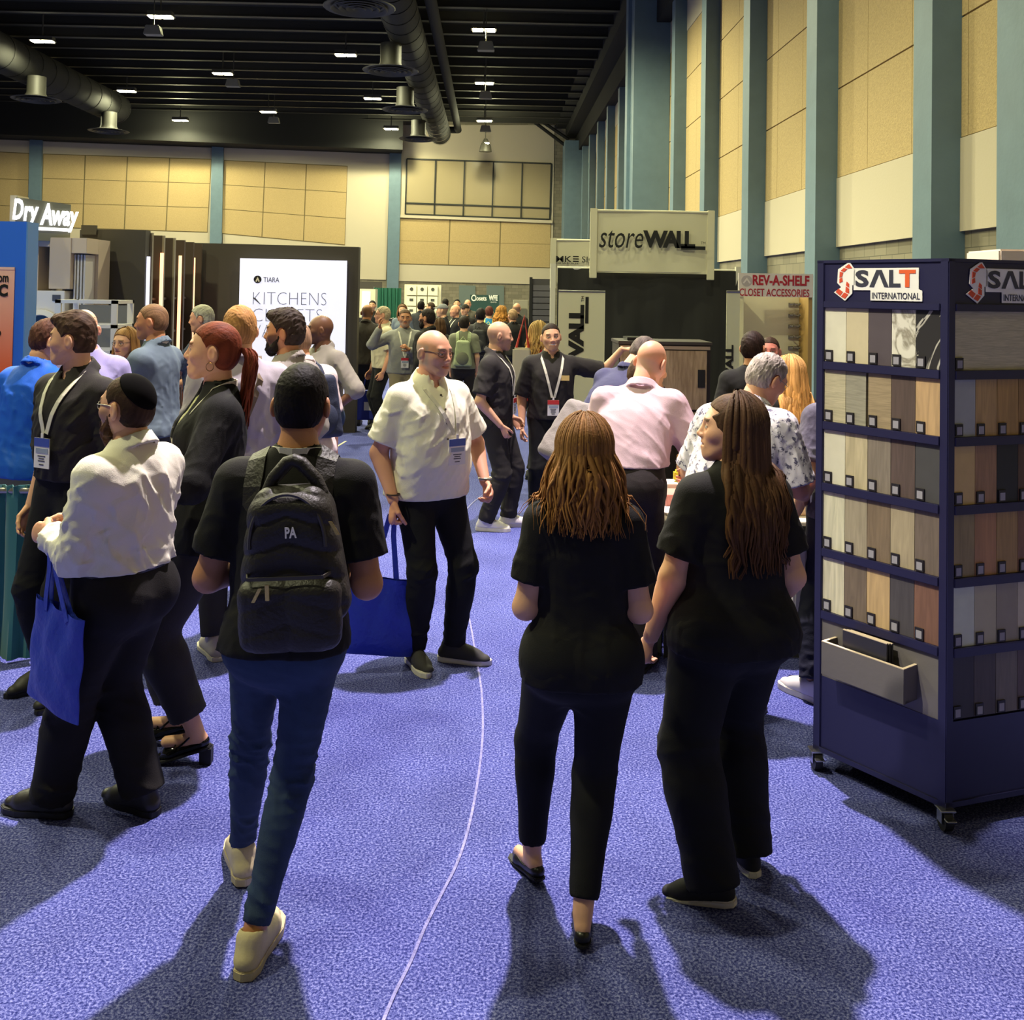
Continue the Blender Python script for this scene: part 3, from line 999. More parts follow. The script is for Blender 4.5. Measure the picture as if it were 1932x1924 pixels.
# wood-front cabinet
YCAB = 8.9
cx0, cx1, cz = at(1168, 650, YCAB).x, at(1341, 650, YCAB).x, zat(1250, 644, YCAB)
cab = tag(empty('tall_cabinet', ((cx0 + cx1) / 2, YCAB, 0)), 'tall wood-front sliding-door cabinet with dark frame before the black curtain', 'cabinet')
M_OAK = wood('cabinet_oak', (178, 152, 118), (138, 114, 86), (9, 9, 1.0))
M_DKF = mat('dark_cabinet_frame', (58, 52, 48), .5)
wbuild(MB().box(cx0, cx1, YCAB, YCAB + .5, .0, cz - .02), 'body', M_DKF, cab, bevel=.004)
wbuild(MB().box(cx0 - .01, cx1 + .01, YCAB - .03, YCAB + .52, cz - .03, cz), 'top', M_DKF, cab, bevel=.004)
wbuild(MB().box(cx0 + .01, cx1 - .01, YCAB - .026, YCAB - .002, cz - .07, cz - .04), 'top_track', mat('track_alu', (176, 160, 140), .4, .6), cab)
zs = [(.98, cz - .08), (.32, .955), (.06, .295)]
for j, (za, zb_) in enumerate(zs):
    xm = cx0 + (cx1 - cx0) * .42
    d = wbuild(MB().box(cx0 + .01, xm, YCAB - .012, YCAB - .001, za, zb_), 'sliding_door', M_OAK, cab)
    d = wbuild(MB().box(xm - .03, cx1 - .04, YCAB - .028, YCAB - .013, za, zb_), 'sliding_door', M_OAK, cab)
    if j == 0:
        h = MB().box(cx1 - .12, cx1 - .055, YCAB - .034, YCAB - .029, za + .2, za + .36).build('finger_pull', M_INK, d)
tag(MB().box(cx0 + .08, cx0 + .3, YCAB + .05, YCAB + .35, cz + .0005, cz + .03).build('tablet', mat('tablet_black', (26, 26, 26), .3), bevel=.004),
    'flat black tablet lying on top of the wood-front cabinet', 'tablet')

# accessory wall
YA = 9.8
ax0, ax1, az = at(1394, 560, YA).x, at(1531, 560, YA).x, zat(1460, 516, YA)
acc = tag(empty('accessory_display', ((ax0 + ax1) / 2, YA, 0)), 'white closet accessory display wall with red-lettered header sign and small hooks', 'display stand')
M_ACC = mat('accessory_white', (214, 206, 176), .5)
wbuild(MB().box(ax0, ax1, YA + .3, YA + .34, 0, az - .2), 'back_panel', M_ACC, acc)
wbuild(MB().box(ax0, ax0 + .05, YA, YA + .3, 0, az - .2), 'side_panel', M_ACC, acc)
wbuild(MB().box(ax1 - .03, ax1 + .01, YA, YA + .3, 0, az - .2), 'side_panel', mat('accessory_oak', (176, 140, 84), .5), acc)
wbuild(MB().box(ax0 + .05, ax1 - .03, YA, YA + .3, 1.02, 1.05), 'shelf', M_ACC, acc)
hd = wbuild(MB().box(ax0 - .01, ax1 + .01, YA - .02, YA + .0, zat(1460, 560, YA), az), 'header_sign', mat('sign_white', (226, 216, 210), .5), acc)
M_RED = mat('sign_red', (176, 34, 52), .5)
def on_acc(s, px0, px1, py0, py1, m=M_RED, **k):
    a_, b_ = at(px0, py1, YA - .02), at(px1, py0, YA - .02)
    o = lettering(s, Vector((a_.x, YA - .0215, a_.z)), XE, ZE, m, acc, fit=(b_.x - a_.x, b_.z - a_.z), extrude=.001, **k)
on_acc('REV-A-SHELF', 1420, 1527, 520, 538, bold=.035)
on_acc('CLOSET ACCESSORIES', 1395, 1527, 546, 558, bold=.012)
a_ = at(1408, 530, YA)
wbuild(MB().cyl((a_.x, YA - .0215, a_.z), .056, .002, 24, (0, 1, 0)), 'round_emblem', mat('emblem_grey', (186, 176, 176), .5), acc)
wbuild(MB().prism([(-.04, -.02), (0, .034), (.04, -.02), (.026, -.026), (0, .008), (-.026, -.026)], (a_.x, YA - .022, a_.z), XE, ZE, (0, -.002, 0)), 'emblem_peak', mat('sign_white', (226, 216, 210), .5), acc)
for j in range(8):
    zc = zat(1520, 576 + j * 21, YA)
    t = tag(empty('wall_hook', (ax1 - .09, YA + .26, zc)), 'chrome hook on the accessory wall, %s from the top of its column' % ['first', 'second', 'third', 'fourth', 'fifth', 'sixth', 'seventh', 'lowest'][j], 'hook', 'hooks on the accessory wall')
    mb = MB().box(-.05, .05, .028, .04, -.02, .02)
    mb.build('plate', M_STEEL, t)
    mb = MB()
    for s_ in (-.03, .03):
        mb.tube([(s_, .03, 0), (s_, -.06, -.005), (s_, -.09, .02)], .006, 6)
    mb.tube([(-.06, -.05, .006), (.05, -.05, .006)], .006, 6)
    mb.build('prong', M_STEEL, t, smooth=True)
for j in range(4):
    zc = zat(1400, 600 + j * 26, YA)
    t = tag(empty('wall_hook', (ax0 + .08, YA + .26, zc)), 'small dark hook on the accessory wall edge near the roll-up, %s' % ['uppermost', 'second down', 'third down', 'lowest'][j], 'hook', 'hooks on the accessory wall')
    MB().box(-.03, .03, .028, .04, -.015, .015).build('plate', M_STEEL, t)
    MB().tube([(0, .03, 0), (0, -.05, -.005), (0, -.07, .02)], .006, 6).build('prong', M_STEEL, t)

# grey slat panel and small booth bits behind
YS = 17.5
sx0, sx1 = at(998, 600, YS).x, at(1046, 600, YS).x
sl = tag(empty('slatwall_panel', ((sx0 + sx1) / 2, YS, 0)), 'dark grey slatwall panel on edge beside the white booth post', 'panel')
wbuild(MB().box(sx0, sx1, YS, YS + .03, 0, zat(1020, 526, YS)), 'backing', mat('slat_dark', (62, 60, 62), .6), sl)
mb = MB()
z = .06
while z < zat(1020, 527, YS) - .1:
    mb.box(sx0 + .06, sx1, YS - .02, YS, z, z + .095)
    z += .11
wbuild(mb, 'slats', mat('slat_grey', (92, 90, 94), .5), sl)
wbuild(MB().box(sx0, sx0 + .05, YS - .04, YS + .03, 0, zat(1020, 523, YS)), 'post', M_INK, sl)

# draped demo table with clutter
tb = tag(empty('demo_table', (1.78, 5.65, 0)), 'long black-draped demo table between the bending men, covered with samples', 'table')
TX0, TX1, TY0, TY1, TZ = .98, 2.6, 5.5, 6.4, .76
wbuild(MB().box(TX0, TX1, TY0, TY1, TZ - .03, TZ), 'tabletop', mat('table_white', (226, 220, 206), .5), tb, bevel=.004)
o = drape('table_skirt', TX0, TX1, TY0 - .01, .01, TZ - .02, M_BLKC, 8, .012, 8, parent=tb)
o.matrix_parent_inverse = Matrix.Translation((-1.78, -5.65, 0))
o = drape('table_skirt', 0, TY1 - TY0, 0, .01, TZ - .02, M_BLKC, 6, .012, 9, ex=(1, 0, 0), parent=tb)
o.matrix_parent_inverse = Matrix.Translation((-1.78, -5.65, 0)) @ Matrix.Translation((TX0 - .01, TY0, 0)) @ Matrix.Rotation(math.pi / 2, 4, 'Z')
def item(name, label, cat, mbx, m, group=None, bevel=.004, parts=()):
    o = mbx.build(name, m, None, bevel=bevel)
    return tag(o, label, cat, group)
item('brochure', 'white open brochure on the near corner of the draped table', 'brochure', MB().obox((1.02, 5.54, TZ + .001), (.2, .03, 0), (-.03, .28, 0), (0, 0, .006)), mat('paper_white', (232, 226, 214), .5))
item('sample_box', 'pinkish low sample box on the draped table beside the open brochure', 'box', MB().obox((1.05, 5.84, TZ + .001), (.24, .02, 0), (-.02, .2, 0), (0, 0, .07)), mat('pink_box', (222, 150, 130), .5))
item('sample_box', 'white shallow sample tray behind the pinkish box on the draped table', 'tray', MB().obox((1.1, 6.08, TZ + .001), (.26, .0, 0), (0, .16, 0), (0, 0, .09)), mat('paper_white', (232, 226, 214), .5))
t = tag(empty('tape_measure', (1.2, 6.16, TZ + .092)), 'yellow and black tape measure lying on the white tray', 'tool')
MB().box(-.05, .05, -.03, .03, 0, .07).build('case', mat('tool_yellow', (226, 214, 60), .4), t, bevel=.012)
MB().cyl((0, -.034, .035), .026, .006, 18, (0, 1, 0)).build('grip', M_RUB, t)
t = tag(empty('catalogue', (1.62, 6.1, TZ + .001)), 'open catalogue with orange picture on the draped table behind the pink sleeve', 'catalogue')
MB().prism([(-.13, .16), (0, .10), (.13, .17), (.13, .175), (0, .105), (-.13, .165)], (0, 0, 0), (1, 0, 0), (0, 0, 1), (0, .18, 0)).build('pages', mat('paper_white', (232, 226, 214), .5), t)
MB().prism([(-.1, 0), (.1, 0), (.02, .1), (-.02, .1)], (0, 0, 0), (1, 0, 0), (0, 0, 1), (0, .18, 0)).build('stand', mat('tool_yellow_orange', (222, 150, 60), .4), t)
t = tag(empty('sample_case', (1.78, 5.75, TZ + .001)), 'pale wooden sample case with small bottles on the table near the tower', 'case')
MB().box(-.12, .12, -.1, .1, 0, .28).build('body', mat('pale_birch', (214, 178, 138), .5), t, bevel=.004)
MB().box(-.05, .05, -.106, -.101, .14, .20).build('clasp', M_STEEL, t)
for i in range(3):
    b = tag(empty('sample_bottle', (1.71 + .07 * i, 5.75, TZ + .282)), 'small %s jar on the pale wooden sample case' % ('white-capped left', 'orange middle', 'red right')[i], 'jar', 'jars on the sample case')
    MB().cyl((0, 0, 0), .026, .05, 14).build('jar_body', mat('jar_%d' % i, ((224, 214, 200), (230, 150, 110), (206, 96, 84))[i], .3), b)
    MB().cyl((0, 0, .05), .02, .016, 14).build('lid', M_WHITE, b)

# ================================================================ left-hand booths
M_TEAL = mat('teal_drape', (46, 118, 118), .8, sheen=.3)
M_TEALD = M_TEAL
def rail(x0, x1, Y, zt, label, seed):
    t = tag(empty('low_drape', ((x0 + x1) / 2, Y, 0)), label, 'drape')
    o = drape('cloth', x0, x1, Y, .02, zt, M_TEAL, max(3, int((x1 - x0) * 5)), .028, seed, gather=.018, parent=t)
    o.matrix_parent_inverse = Matrix.Translation((-(x0 + x1) / 2, -Y, 0))
    wbuild(MB().tube([(x0, Y + .012, zt - .03), (x1, Y + .012, zt - .03)], .016, 8), 'rail', M_STEEL, t)
    for x in (x0 + .03, x1 - .03):
        wbuild(MB().tube([(x, Y + .06, 0), (x, Y + .06, zt - .02)], .02, 8), 'post', M_STEEL, t)
    return t
p = G(60, 1222)
rail(at(-90, 1000, 5.35).x, at(84, 1000, 5.35).x, 5.35, zat(40, 916, 5.35), 'teal pleated low drape at the left picture edge, nearest booth rail', 4)
rail(at(-60, 900, 7.35).x, at(16, 900, 7.35).x, 7.35, zat(8, 803, 7.35), 'teal low drape behind the royal blue shirt at the left picture edge', 5)
rail(at(220, 900, 7.35).x, at(330, 900, 7.35).x, 7.35, zat(310, 809, 7.35), 'teal low drape seen between the white shirt and the black jacket', 6)

# blue booth wall with an orange poster
x1 = at(45, 600, 7.8).x
bwz = zat(40, 418, 7.8)
t = tag(empty('blue_booth_wall', (x1, 7.85, 0)), 'bright blue booth wall at the left picture edge carrying an orange poster', 'booth wall')
wbuild(MB().box(x1 - 2.6, x1, 7.8, 7.98, 0, bwz), 'panel', mat('booth_blue', (44, 112, 236), .5), t)
wbuild(MB().box(x1, x1 + .012, 7.8, 7.98, 0, bwz), 'edge', mat('booth_blue_edge', (96, 144, 206), .5), t)
pz0, pz1, px1 = zat(0, 745, 7.79), zat(20, 504, 7.79), at(26, 560, 7.79).x
po = tag(empty('poster', (px1, 7.79, pz0)), 'orange and pink poster on the blue booth wall, cut by the left edge', 'poster')
mp_ = mat('poster_orange', (240, 130, 70), .5)
nt = mp_.node_tree
tc = nt.nodes.new('ShaderNodeTexCoord')
gx = nt.nodes.new('ShaderNodeSeparateXYZ')
cr = nt.nodes.new('ShaderNodeValToRGB')
cr.color_ramp.elements[0].color, cr.color_ramp.elements[0].position = lin((238, 96, 36)), .15
cr.color_ramp.elements[1].color, cr.color_ramp.elements[1].position = lin((248, 196, 178)), .95
nt.links.new(tc.outputs['Generated'], gx.inputs[0])
nt.links.new(gx.outputs['Z'], cr.inputs['Fac'])
nt.links.new(cr.outputs['Color'], nt.nodes['Principled BSDF'].inputs['Base Color'])
wbuild(MB().box(px1 - .9, px1, 7.792, 7.799, pz0, pz1), 'sheet', mp_, po)
wbuild(MB().box(px1 - .9, px1, 7.788, 7.7915, pz1 - .02, pz1), 'border', mat('poster_border', (244, 200, 190), .5), po)
for s_, xa, xb, ya, yb_, bd in (('.com', -14, 16, 532, 520, .02), ('TEC', -32, 15, 559, 536, .05), ('PRO', -30, 2, 634, 622, .03)):
    a_, b_ = at(xa, ya, 7.788), at(xb, yb_, 7.788)
    lettering(s_, Vector((a_.x, 7.788, a_.z)), XE, ZE, M_INK, po, fit=(b_.x - a_.x, b_.z - a_.z), bold=bd, extrude=.001)

# laundry tower with sign
M_BEIGE = mat('beige_cabinet', (198, 180, 160), .5)
YL = 9.9
lx0, lx1 = at(58, 600, YL).x, at(160, 600, YL).x
lz = zat(110, 448, YL)
lt = tag(empty('laundry_cabinet', ((lx0 + lx1) / 2, YL, 0)), 'tall beige laundry cabinet holding a white washing machine beside the blue wall', 'cabinet')
wbuild(MB().box(lx0, lx1, YL + .3, YL + .6, 0, lz), 'back', M_BEIGE, lt)
wbuild(MB().box(lx0, lx0 + .06, YL, YL + .3, 0, lz), 'side_panel', M_BEIGE, lt)
xa, xb = at(90, 600, YL).x, at(131, 600, YL).x
wbuild(MB().box(lx0 + .06, xa, YL, YL + .3, zat(80, 465, YL), lz), 'door', M_BEIGE, lt, bevel=.003)
wbuild(MB().box(xa + .004, xb, YL - .01, YL + .3, zat(100, 545, YL), lz), 'door', M_BEIGE, lt, bevel=.003)
wbuild(MB().box(xb, lx1, YL, YL + .3, zat(150, 478, YL), lz), 'door', M_BEIGE, lt, bevel=.003)
for px in (135, 141, 147, 153):
    x = at(px, 500, YL).x
    wbuild(MB().box(x, x + .018, YL + .06, YL + .29, .3, zat(150, 480, YL)), 'fold_out_panel', mat('pale_panel', (206, 200, 194), .4), lt)
wm0, wm1 = at(66, 600, YL - .06).x, at(100, 600, YL - .06).x
wm = tag(empty('washing_machine', ((wm0 + wm1) / 2, YL, .9)), 'white front-loading washing machine set in the beige laundry cabinet', 'washing machine')
wz0, wz1 = zat(80, 690, YL), zat(80, 548, YL)
wbuild(MB().box(wm0, wm1 + .1, YL - .04, YL + .28, wz0, wz1), 'housing', mat('appliance_white', (222, 216, 210), .3), wm, bevel=.006)
wc = Vector((wm0 + .06, YL - .05, wz0 + .36))
mb = MB()
mb.lathe([(.20, 0), (.20, .03), (.15, .045), (.14, .02)], n=32)
for i, v in enumerate(mb.v):
    mb.v[i] = (wc.x + v[0], wc.y - v[2], wc.z + v[1])
wbuild(mb, 'door_ring', mat('appliance_white', (222, 216, 210), .3), wm, smooth=True)
wbuild(MB().cyl((wc.x, wc.y - .002, wc.z), .145, .004, 28, (0, 1, 0)), 'door_glass', mat('dark_glass', (60, 64, 66), .1), wm)
wbuild(MB().box(wm1 - .02, wm1 + .06, YL - .046, YL - .04, wz1 - .1, wz1 - .04), 'control_panel', mat('panel_dark', (80, 78, 78), .3), wm)
# lit sign
YD = 9.7
d0, d1 = at(32, 372, YD), at(134, 386, YD + .3)
sg = tag(empty('illuminated_sign', (d0.x, YD, d0.z)), 'grey box sign with glowing white script lettering on top of the laundry cabinet', 'sign')
zb0, zb1 = zat(32, 447, YD), zat(134, 448, YD)
wbuild(MB()._add([(d0.x, YD, d0.z), (d1.x, YD + .3, d1.z), (d1.x, YD + .3, zb1 - .03), (d0.x, YD, zb1 - .03), (d0.x - .06, YD + .06, d0.z), (d1.x - .06, YD + .36, d1.z), (d1.x - .06, YD + .36, zb1 - .03), (d0.x - .06, YD + .06, zb1 - .03)],
                 [(0, 1, 2, 3), (4, 7, 6, 5), (0, 4, 5, 1), (3, 2, 6, 7), (1, 5, 6, 2), (0, 3, 7, 4)]), 'box', mat('sign_grey', (118, 118, 104), .5), sg)
wbuild(MB().obox((d0.x - .075, YD + .02, zb1 - .03), (.07, 0, 0), (0, .24, 0), (0, 0, d0.z - zb1 + .05)), 'return_edge', M_CREAM, sg)
M_GLOW = mat('sign_glow', (250, 250, 255), .4, emit=2.2)
se = (Vector((d1.x, YD + .3, 0)) - Vector((d0.x, YD, 0))).normalized()
sn = Vector((se.y, -se.x, 0))
def on_sign(s, px0, py0, px1, py1, **k):
    a_, b_ = at(px0, py0, YD + .12), at(px1, py1, YD + .12)
    u0 = (a_.x - d0.x) / se.x
    o = Vector((d0.x, YD, 0)) + se * u0 + sn * .012
    lettering(s, Vector((o.x, o.y, a_.z)), se, ZE + se * .0 - ZE * 0, M_GLOW, sg, fit=((b_.x - a_.x) / se.x, b_.z - a_.z), extrude=.006, **k)
on_sign('D', 36, 416, 52, 377, bold=.03, shear=.2)
on_sign('ry', 51, 430, 73, 390, bold=.03, shear=.15)
on_sign('A', 74, 424, 93, 383, bold=.03, shear=.15)
on_sign('way', 90, 436, 130, 396, bold=.03, shear=.15)
a_, b_ = at(70, 434, YD + .12), at(116, 430, YD + .12)
o_ = Vector((d0.x, YD, 0)) + se * ((a_.x - d0.x) / se.x) + sn * .008
wbuild(MB().obox((o_.x, o_.y, a_.z), se * ((b_.x - a_.x) / se.x), sn * .006, (0, 0, .03)), 'underline', M_GLOW, sg)
wbuild(MB().tube([(d0.x + .1, YD + .2, lz), (d0.x + .1, YD + .2, zb1)], .02, 6).tube([(d1.x - .1, YD + .4, lz), (d1.x - .1, YD + .4, zb1)], .02, 6), 'bracket', M_STEEL, sg)

# white open frame rack
YF = 8.7
f0, f1 = at(104, 565, YF), at(221, 565, YF)
rk = tag(empty('wire_rack', ((f0.x + f1.x) / 2, YF, 0)), 'white metal open frame rack with clear shelves behind the man with raised sunglasses', 'rack')
M_RACK = mat('rack_white', (220, 214, 200), .4)
for x in (f0.x, f1.x - .05):
    for y in (YF, YF + .38):
        wbuild(MB().box(x, x + .05, y, y + .03, 0, f0.z), 'upright', M_RACK, rk)
for z in (f0.z, zat(160, 612, YF), zat(160, 660, YF), .6, .15):
    wbuild(MB().box(f0.x, f1.x, YF, YF + .03, z - .03, z).box(f0.x, f1.x, YF + .38, YF + .41, z - .03, z).box(f0.x, f0.x + .03, YF, YF + .4, z - .03, z).box(f1.x - .03, f1.x, YF, YF + .4, z - .03, z), 'shelf_frame', M_RACK, rk)
wbuild(MB().box(f0.x + .03, f1.x - .05, YF + .39, YF + .40, .2, f0.z - .05), 'back_panel', mat('rack_grey', (112, 110, 102), .4), rk)

# dark booth with lit wardrobe bays and a lightbox
M_DARK = mat('dark_display_board', (62, 56, 48), .7, bump=.03, bscale=30)
wa0, wa1 = at(155, 440, 10.6), at(275, 440, 10.6)
bz = zat(155, 432, 10.6)
db = tag(empty('dark_booth', (wa1.x, 10.6, 0)), 'dark brown booth walls with lit wardrobe bays beside the glowing poster', 'booth wall')
we = Vector((at(378, 452, 13.4).x, 13.4, 0))
wr = Vector((at(677, 465, 13.9).x, 13.9, 0))
wbuild(MB().box(wa0.x, wa1.x, 10.6, 10.75, 0, bz), 'front_wall', M_DARK, db)
wbuild(MB().obox((wa0.x, 10.6, bz - .06), (.16, 0, 0), (0, -.03, 0), (0, 0, .1)), 'end_cap', M_DARK, db)
wbuild(MB().obox((wa1.x - .7, 10.75, 0), we - Vector((wa1.x, 10.75, 0)), (-.06, 0, 0), (0, 0, bz)), 'bay_back', M_DARK, db)
wbuild(MB().obox((we.x - .8, we.y, 0), Vector((wr.x - we.x + .8, wr.y - we.y, 0)), (0, .2, 0), (0, 0, bz)), 'back_wall', M_DARK, db)
M_FIN = mat('wardrobe_fin', (70, 56, 46), .5)
M_FINL = mat('wardrobe_fin_edge', (138, 128, 108), .5)
M_LED = mat('led_strip', (255, 178, 128), .4, emit=3.0)
M_LEDW = mat('led_panel_white', (226, 226, 250), .4, emit=1.1)
M_COP = mat('copper_drawer', (122, 66, 44), .35, .4)
sd0, sd1 = Vector((wa1.x, 10.75, 0)), Vector((we.x, we.y, 0))
for i, u in enumerate((0, .2, .4, .6, .8, 1.0)):
    q = sd0 + (sd1 - sd0) * u
    wbuild(MB().box(q.x - .55, q.x + .0, q.y, q.y + .04, 0, bz - .02), 'bay_fin', M_FIN, db)
    wbuild(MB().box(q.x, q.x + .02, q.y, q.y + .045, 0, bz - .02), 'fin_edge', M_FINL if i < 3 else M_FIN, db)
for i, u in enumerate((.17, .52, .82)):
    q = sd0 + (sd1 - sd0) * u
    wbuild(MB().box(q.x + .0, q.x + .03, q.y, q.y + .03, .3, bz - .22), 'led_strip', M_LED, db)
for i in range(5):
    u0, u1 = .2 * i + .02, .2 * i + .19
    q0, q1 = sd0 + (sd1 - sd0) * u0, sd0 + (sd1 - sd0) * u1
    for z in (1.05, 1.45, 1.85):
        wbuild(MB().obox((q0.x - .5, q0.y, z), (q1.x - q0.x, q1.y - q0.y, 0), (.45, 0, 0), (0, 0, .025)), 'shelf', M_FIN, db)
    for z in (.1, .3, .5, .7):
        wbuild(MB().obox((q0.x - .5, q0.y, z), (q1.x - q0.x, q1.y - q0.y, 0), (.49, 0, 0), (0, 0, .18)), 'drawer', M_COP, db)
wbuild(MB().box(wa1.x + .01, wa1.x + .035, 10.62, 10.66, .4, bz - .28), 'light_panel', M_LEDW, db)
# lightbox poster on the back wall
wdir = Vector((wr.x - we.x, wr.y - we.y, 0)).normalized()
def on_wall(px, py, d=.0):
    dd = ray(px, py)
    nn = Vector((wdir.y, -wdir.x, 0))
    t_ = (we + nn * d - Vector((0, 0, EYE))).dot(nn) / dd.dot(nn)
    return Vector((0, 0, EYE)) + dd * t_
wn = Vector((wdir.y, -wdir.x, 0))
lb0, lb1 = on_wall(453, 487, .05), on_wall(655, 493, .05)
lbz = .55
lbx = tag(empty('lightbox_poster', (lb0.x, lb0.y, lbz)), 'tall glowing white lightbox poster with thin grey capitals on the dark booth wall', 'lightbox')
wbuild(MB().obox((lb0.x, lb0.y, lbz) , wdir * (lb1 - lb0).dot(wdir), -wn * .045, (0, 0, lb0.z - lbz)), 'panel', mat('lightbox_white', (226, 228, 250), .4, emit=.85, emit_rgb=(222, 224, 250)), lbx)
M_GR = mat('thin_grey_ink', (104, 106, 122), .6)
def on_box(s, px0, px1, ytop, ybot, m=M_GR, **k):
    a_, b_ = on_wall(px0, ybot, .056), on_wall(px1, ytop + (px1 - px0) * .012, .056)
    lettering(s, a_, wdir, ZE, m, lbx, fit=((b_ - a_).dot(wdir), b_.z - a_.z), extrude=.001, **k)
on_box('TIARA', 497, 527, 523, 532, M_INK)
on_box('KITCHENS', 477, 616, 551, 574, bold=-.028)
on_box('CLOSETS', 476, 608, 582, 606, bold=-.028)
on_box('VANITIES', 475, 600, 612, 636, bold=-.028)
c_ = on_wall(486, 527, .056)
mb = MB().cyl(c_, .052, .002, 24, wn)
wbuild(mb, 'round_mark', M_INK, lbx)
wbuild(MB().prism([(-.03, -.028), (-.012, .012), (0, .034), (.012, .012), (.03, -.028), (.012, -.034), (0, -.004), (-.012, -.034)], c_ + wn * .003, wdir, ZE, wn * .002), 'mark_peak', M_LOGO_W, lbx)

# ================================================================ far booths
M_GREEN = mat('green_drape', (30, 92, 74), .8)
g0, g1 = at(705, 560, 34), at(757, 560, 34)
t = tag(empty('green_curtain', (g0.x, 34, 0)), 'tall green booth curtain at the far end of the aisle', 'curtain')
o = drape('cloth', g0.x, g1.x, 34, .02, zat(720, 543, 34), M_GREEN, 8, .05, 12, parent=t)
o.matrix_parent_inverse = Matrix.Translation((-g0.x, -34, 0))
wbuild(MB().tube([(g0.x, 34.06, 0), (g0.x, 34.06, zat(720, 541, 34))], .03, 8), 'pole', M_STEEL, t)
g0, g1 = at(763, 560, 33), at(832, 560, 33)
t = tag(empty('carton_display', (g0.x, 33, 0)), 'white wall of printed display cartons at the far aisle end', 'display stand')
wbuild(MB().box(g0.x, g1.x, 33, 33.5, 0, zat(800, 537, 33)), 'frame', mat('carton_white', (222, 216, 186), .6), t)
for i in range(3):
    for j in range(3):
        xx = g0.x + .08 + (g1.x - g0.x - .16) / 3 * i
        ww = (g1.x - g0.x - .16) / 3 - .03
        zt_ = zat(800, 539 + j * 20, 33)
        zb_ = zat(800, 557 + j * 20, 33)
        c_ = wbuild(MB().box(xx, xx + ww, 32.9, 32.99, zb_, zt_), 'carton', mat('carton_face', (230, 224, 198), .6), t)
        mb = MB()
        mb.cyl((xx + ww / 2, 32.89, zt_ - .12), .06, .004, 12, (0, 1, 0)) if j == 0 else mb.box(xx + .1, xx + ww - .1, 32.888, 32.893, zt_ - .16, zt_ - .08)
        mb.build('print_mark', mat('carton_ink', (70, 70, 62), .6), c_)
g0, g1 = at(887, 556, 36), at(941, 605, 36)
t = tag(empty('event_sign', (g0.x, 36, 0)), 'dark green event sign board with two white words before the grey doors', 'sign')
wbuild(MB().box(g0.x, g1.x, 36, 36.05, .3, g0.z), 'board', mat('sign_green', (28, 62, 58), .5), t)
wbuild(MB().box(g0.x + .1, g0.x + .16, 36.06, 36.1, 0, g0.z - .1).box(g1.x - .16, g1.x - .1, 36.06, 36.1, 0, g0.z - .1), 'leg', M_STEEL, t)
for s_, a0, a1, y0, y1, bd in (('C', 889, 897, 568, 556, .02), ('losets', 897, 918, 567, 558, .02), ('WFE', 922, 939, 567, 557, .04), ('EXPO', 926, 937, 571, 569, 0)):
    a_, b_ = at(a0, y0, 35.99), at(a1, y1, 35.99)
    lettering(s_, Vector((a_.x, 35.995, a_.z)), XE, ZE, M_LOGO_W, t, fit=(b_.x - a_.x, b_.z - a_.z), bold=bd, extrude=.002)
g0, g1 = at(676, 560, 30), at(708, 560, 30)
t = tag(empty('product_kiosk', (g0.x, 30, 0)), 'lit white product kiosk beyond the corner of the dark booth', 'kiosk')
wbuild(MB().box(g0.x, g1.x, 30, 30.6, 0, zat(690, 545, 30)), 'body', mat('carton_white', (222, 216, 186), .6), t)
wbuild(MB().box(g0.x + .12, g1.x - .15, 29.97, 29.99, 1.2, zat(690, 550, 30)), 'light_panel', M_LEDW, t)
wbuild(MB().box(g0.x - .2, g1.x + .6, 29.2, 29.9, 0, 1.15), 'counter', mat('counter_dark', (40, 36, 34), .5), t)
t = tag(empty('leaning_display', (at(970, 600, 24).x, 24, 0)), 'pale glass-fronted display case at the far right end of the aisle', 'display case')
g0, g1 = at(969, 566, 24), at(996, 566, 24)
wbuild(MB().box(g0.x, g1.x, 24, 24.4, 0, g0.z), 'body', mat('case_pale', (176, 170, 146), .4), t)
wbuild(MB().box(g0.x + .03, g1.x - .03, 23.97, 23.99, .9, g0.z - .2), 'glass', mat('case_glass', (120, 118, 104), .1), t)
# low divider line with rounded hem at the far booths
g0, g1 = at(575, 560, 40), at(720, 560, 40)
t = tag(empty('booth_backwall', (g0.x, 40, 0)), 'low dark booth back wall beyond the glowing poster', 'booth wall')
wbuild(MB().box(g0.x, g1.x, 40, 40.1, 0, 2.3), 'panel', M_DARK, t)
# ================================================================ people: implicit surfaces meshed by surface nets
f32 = np.float32
A = lambda *v: np.array(v, dtype=np.float64)

def seg_t(P, a, b):
    ab = b - a
    L2 = max(float(ab @ ab), 1e-12)
    t = ((P[0] - a[0]) * ab[0] + (P[1] - a[1]) * ab[1] + (P[2] - a[2]) * ab[2]) / L2
    return np.clip(t, 0, 1)

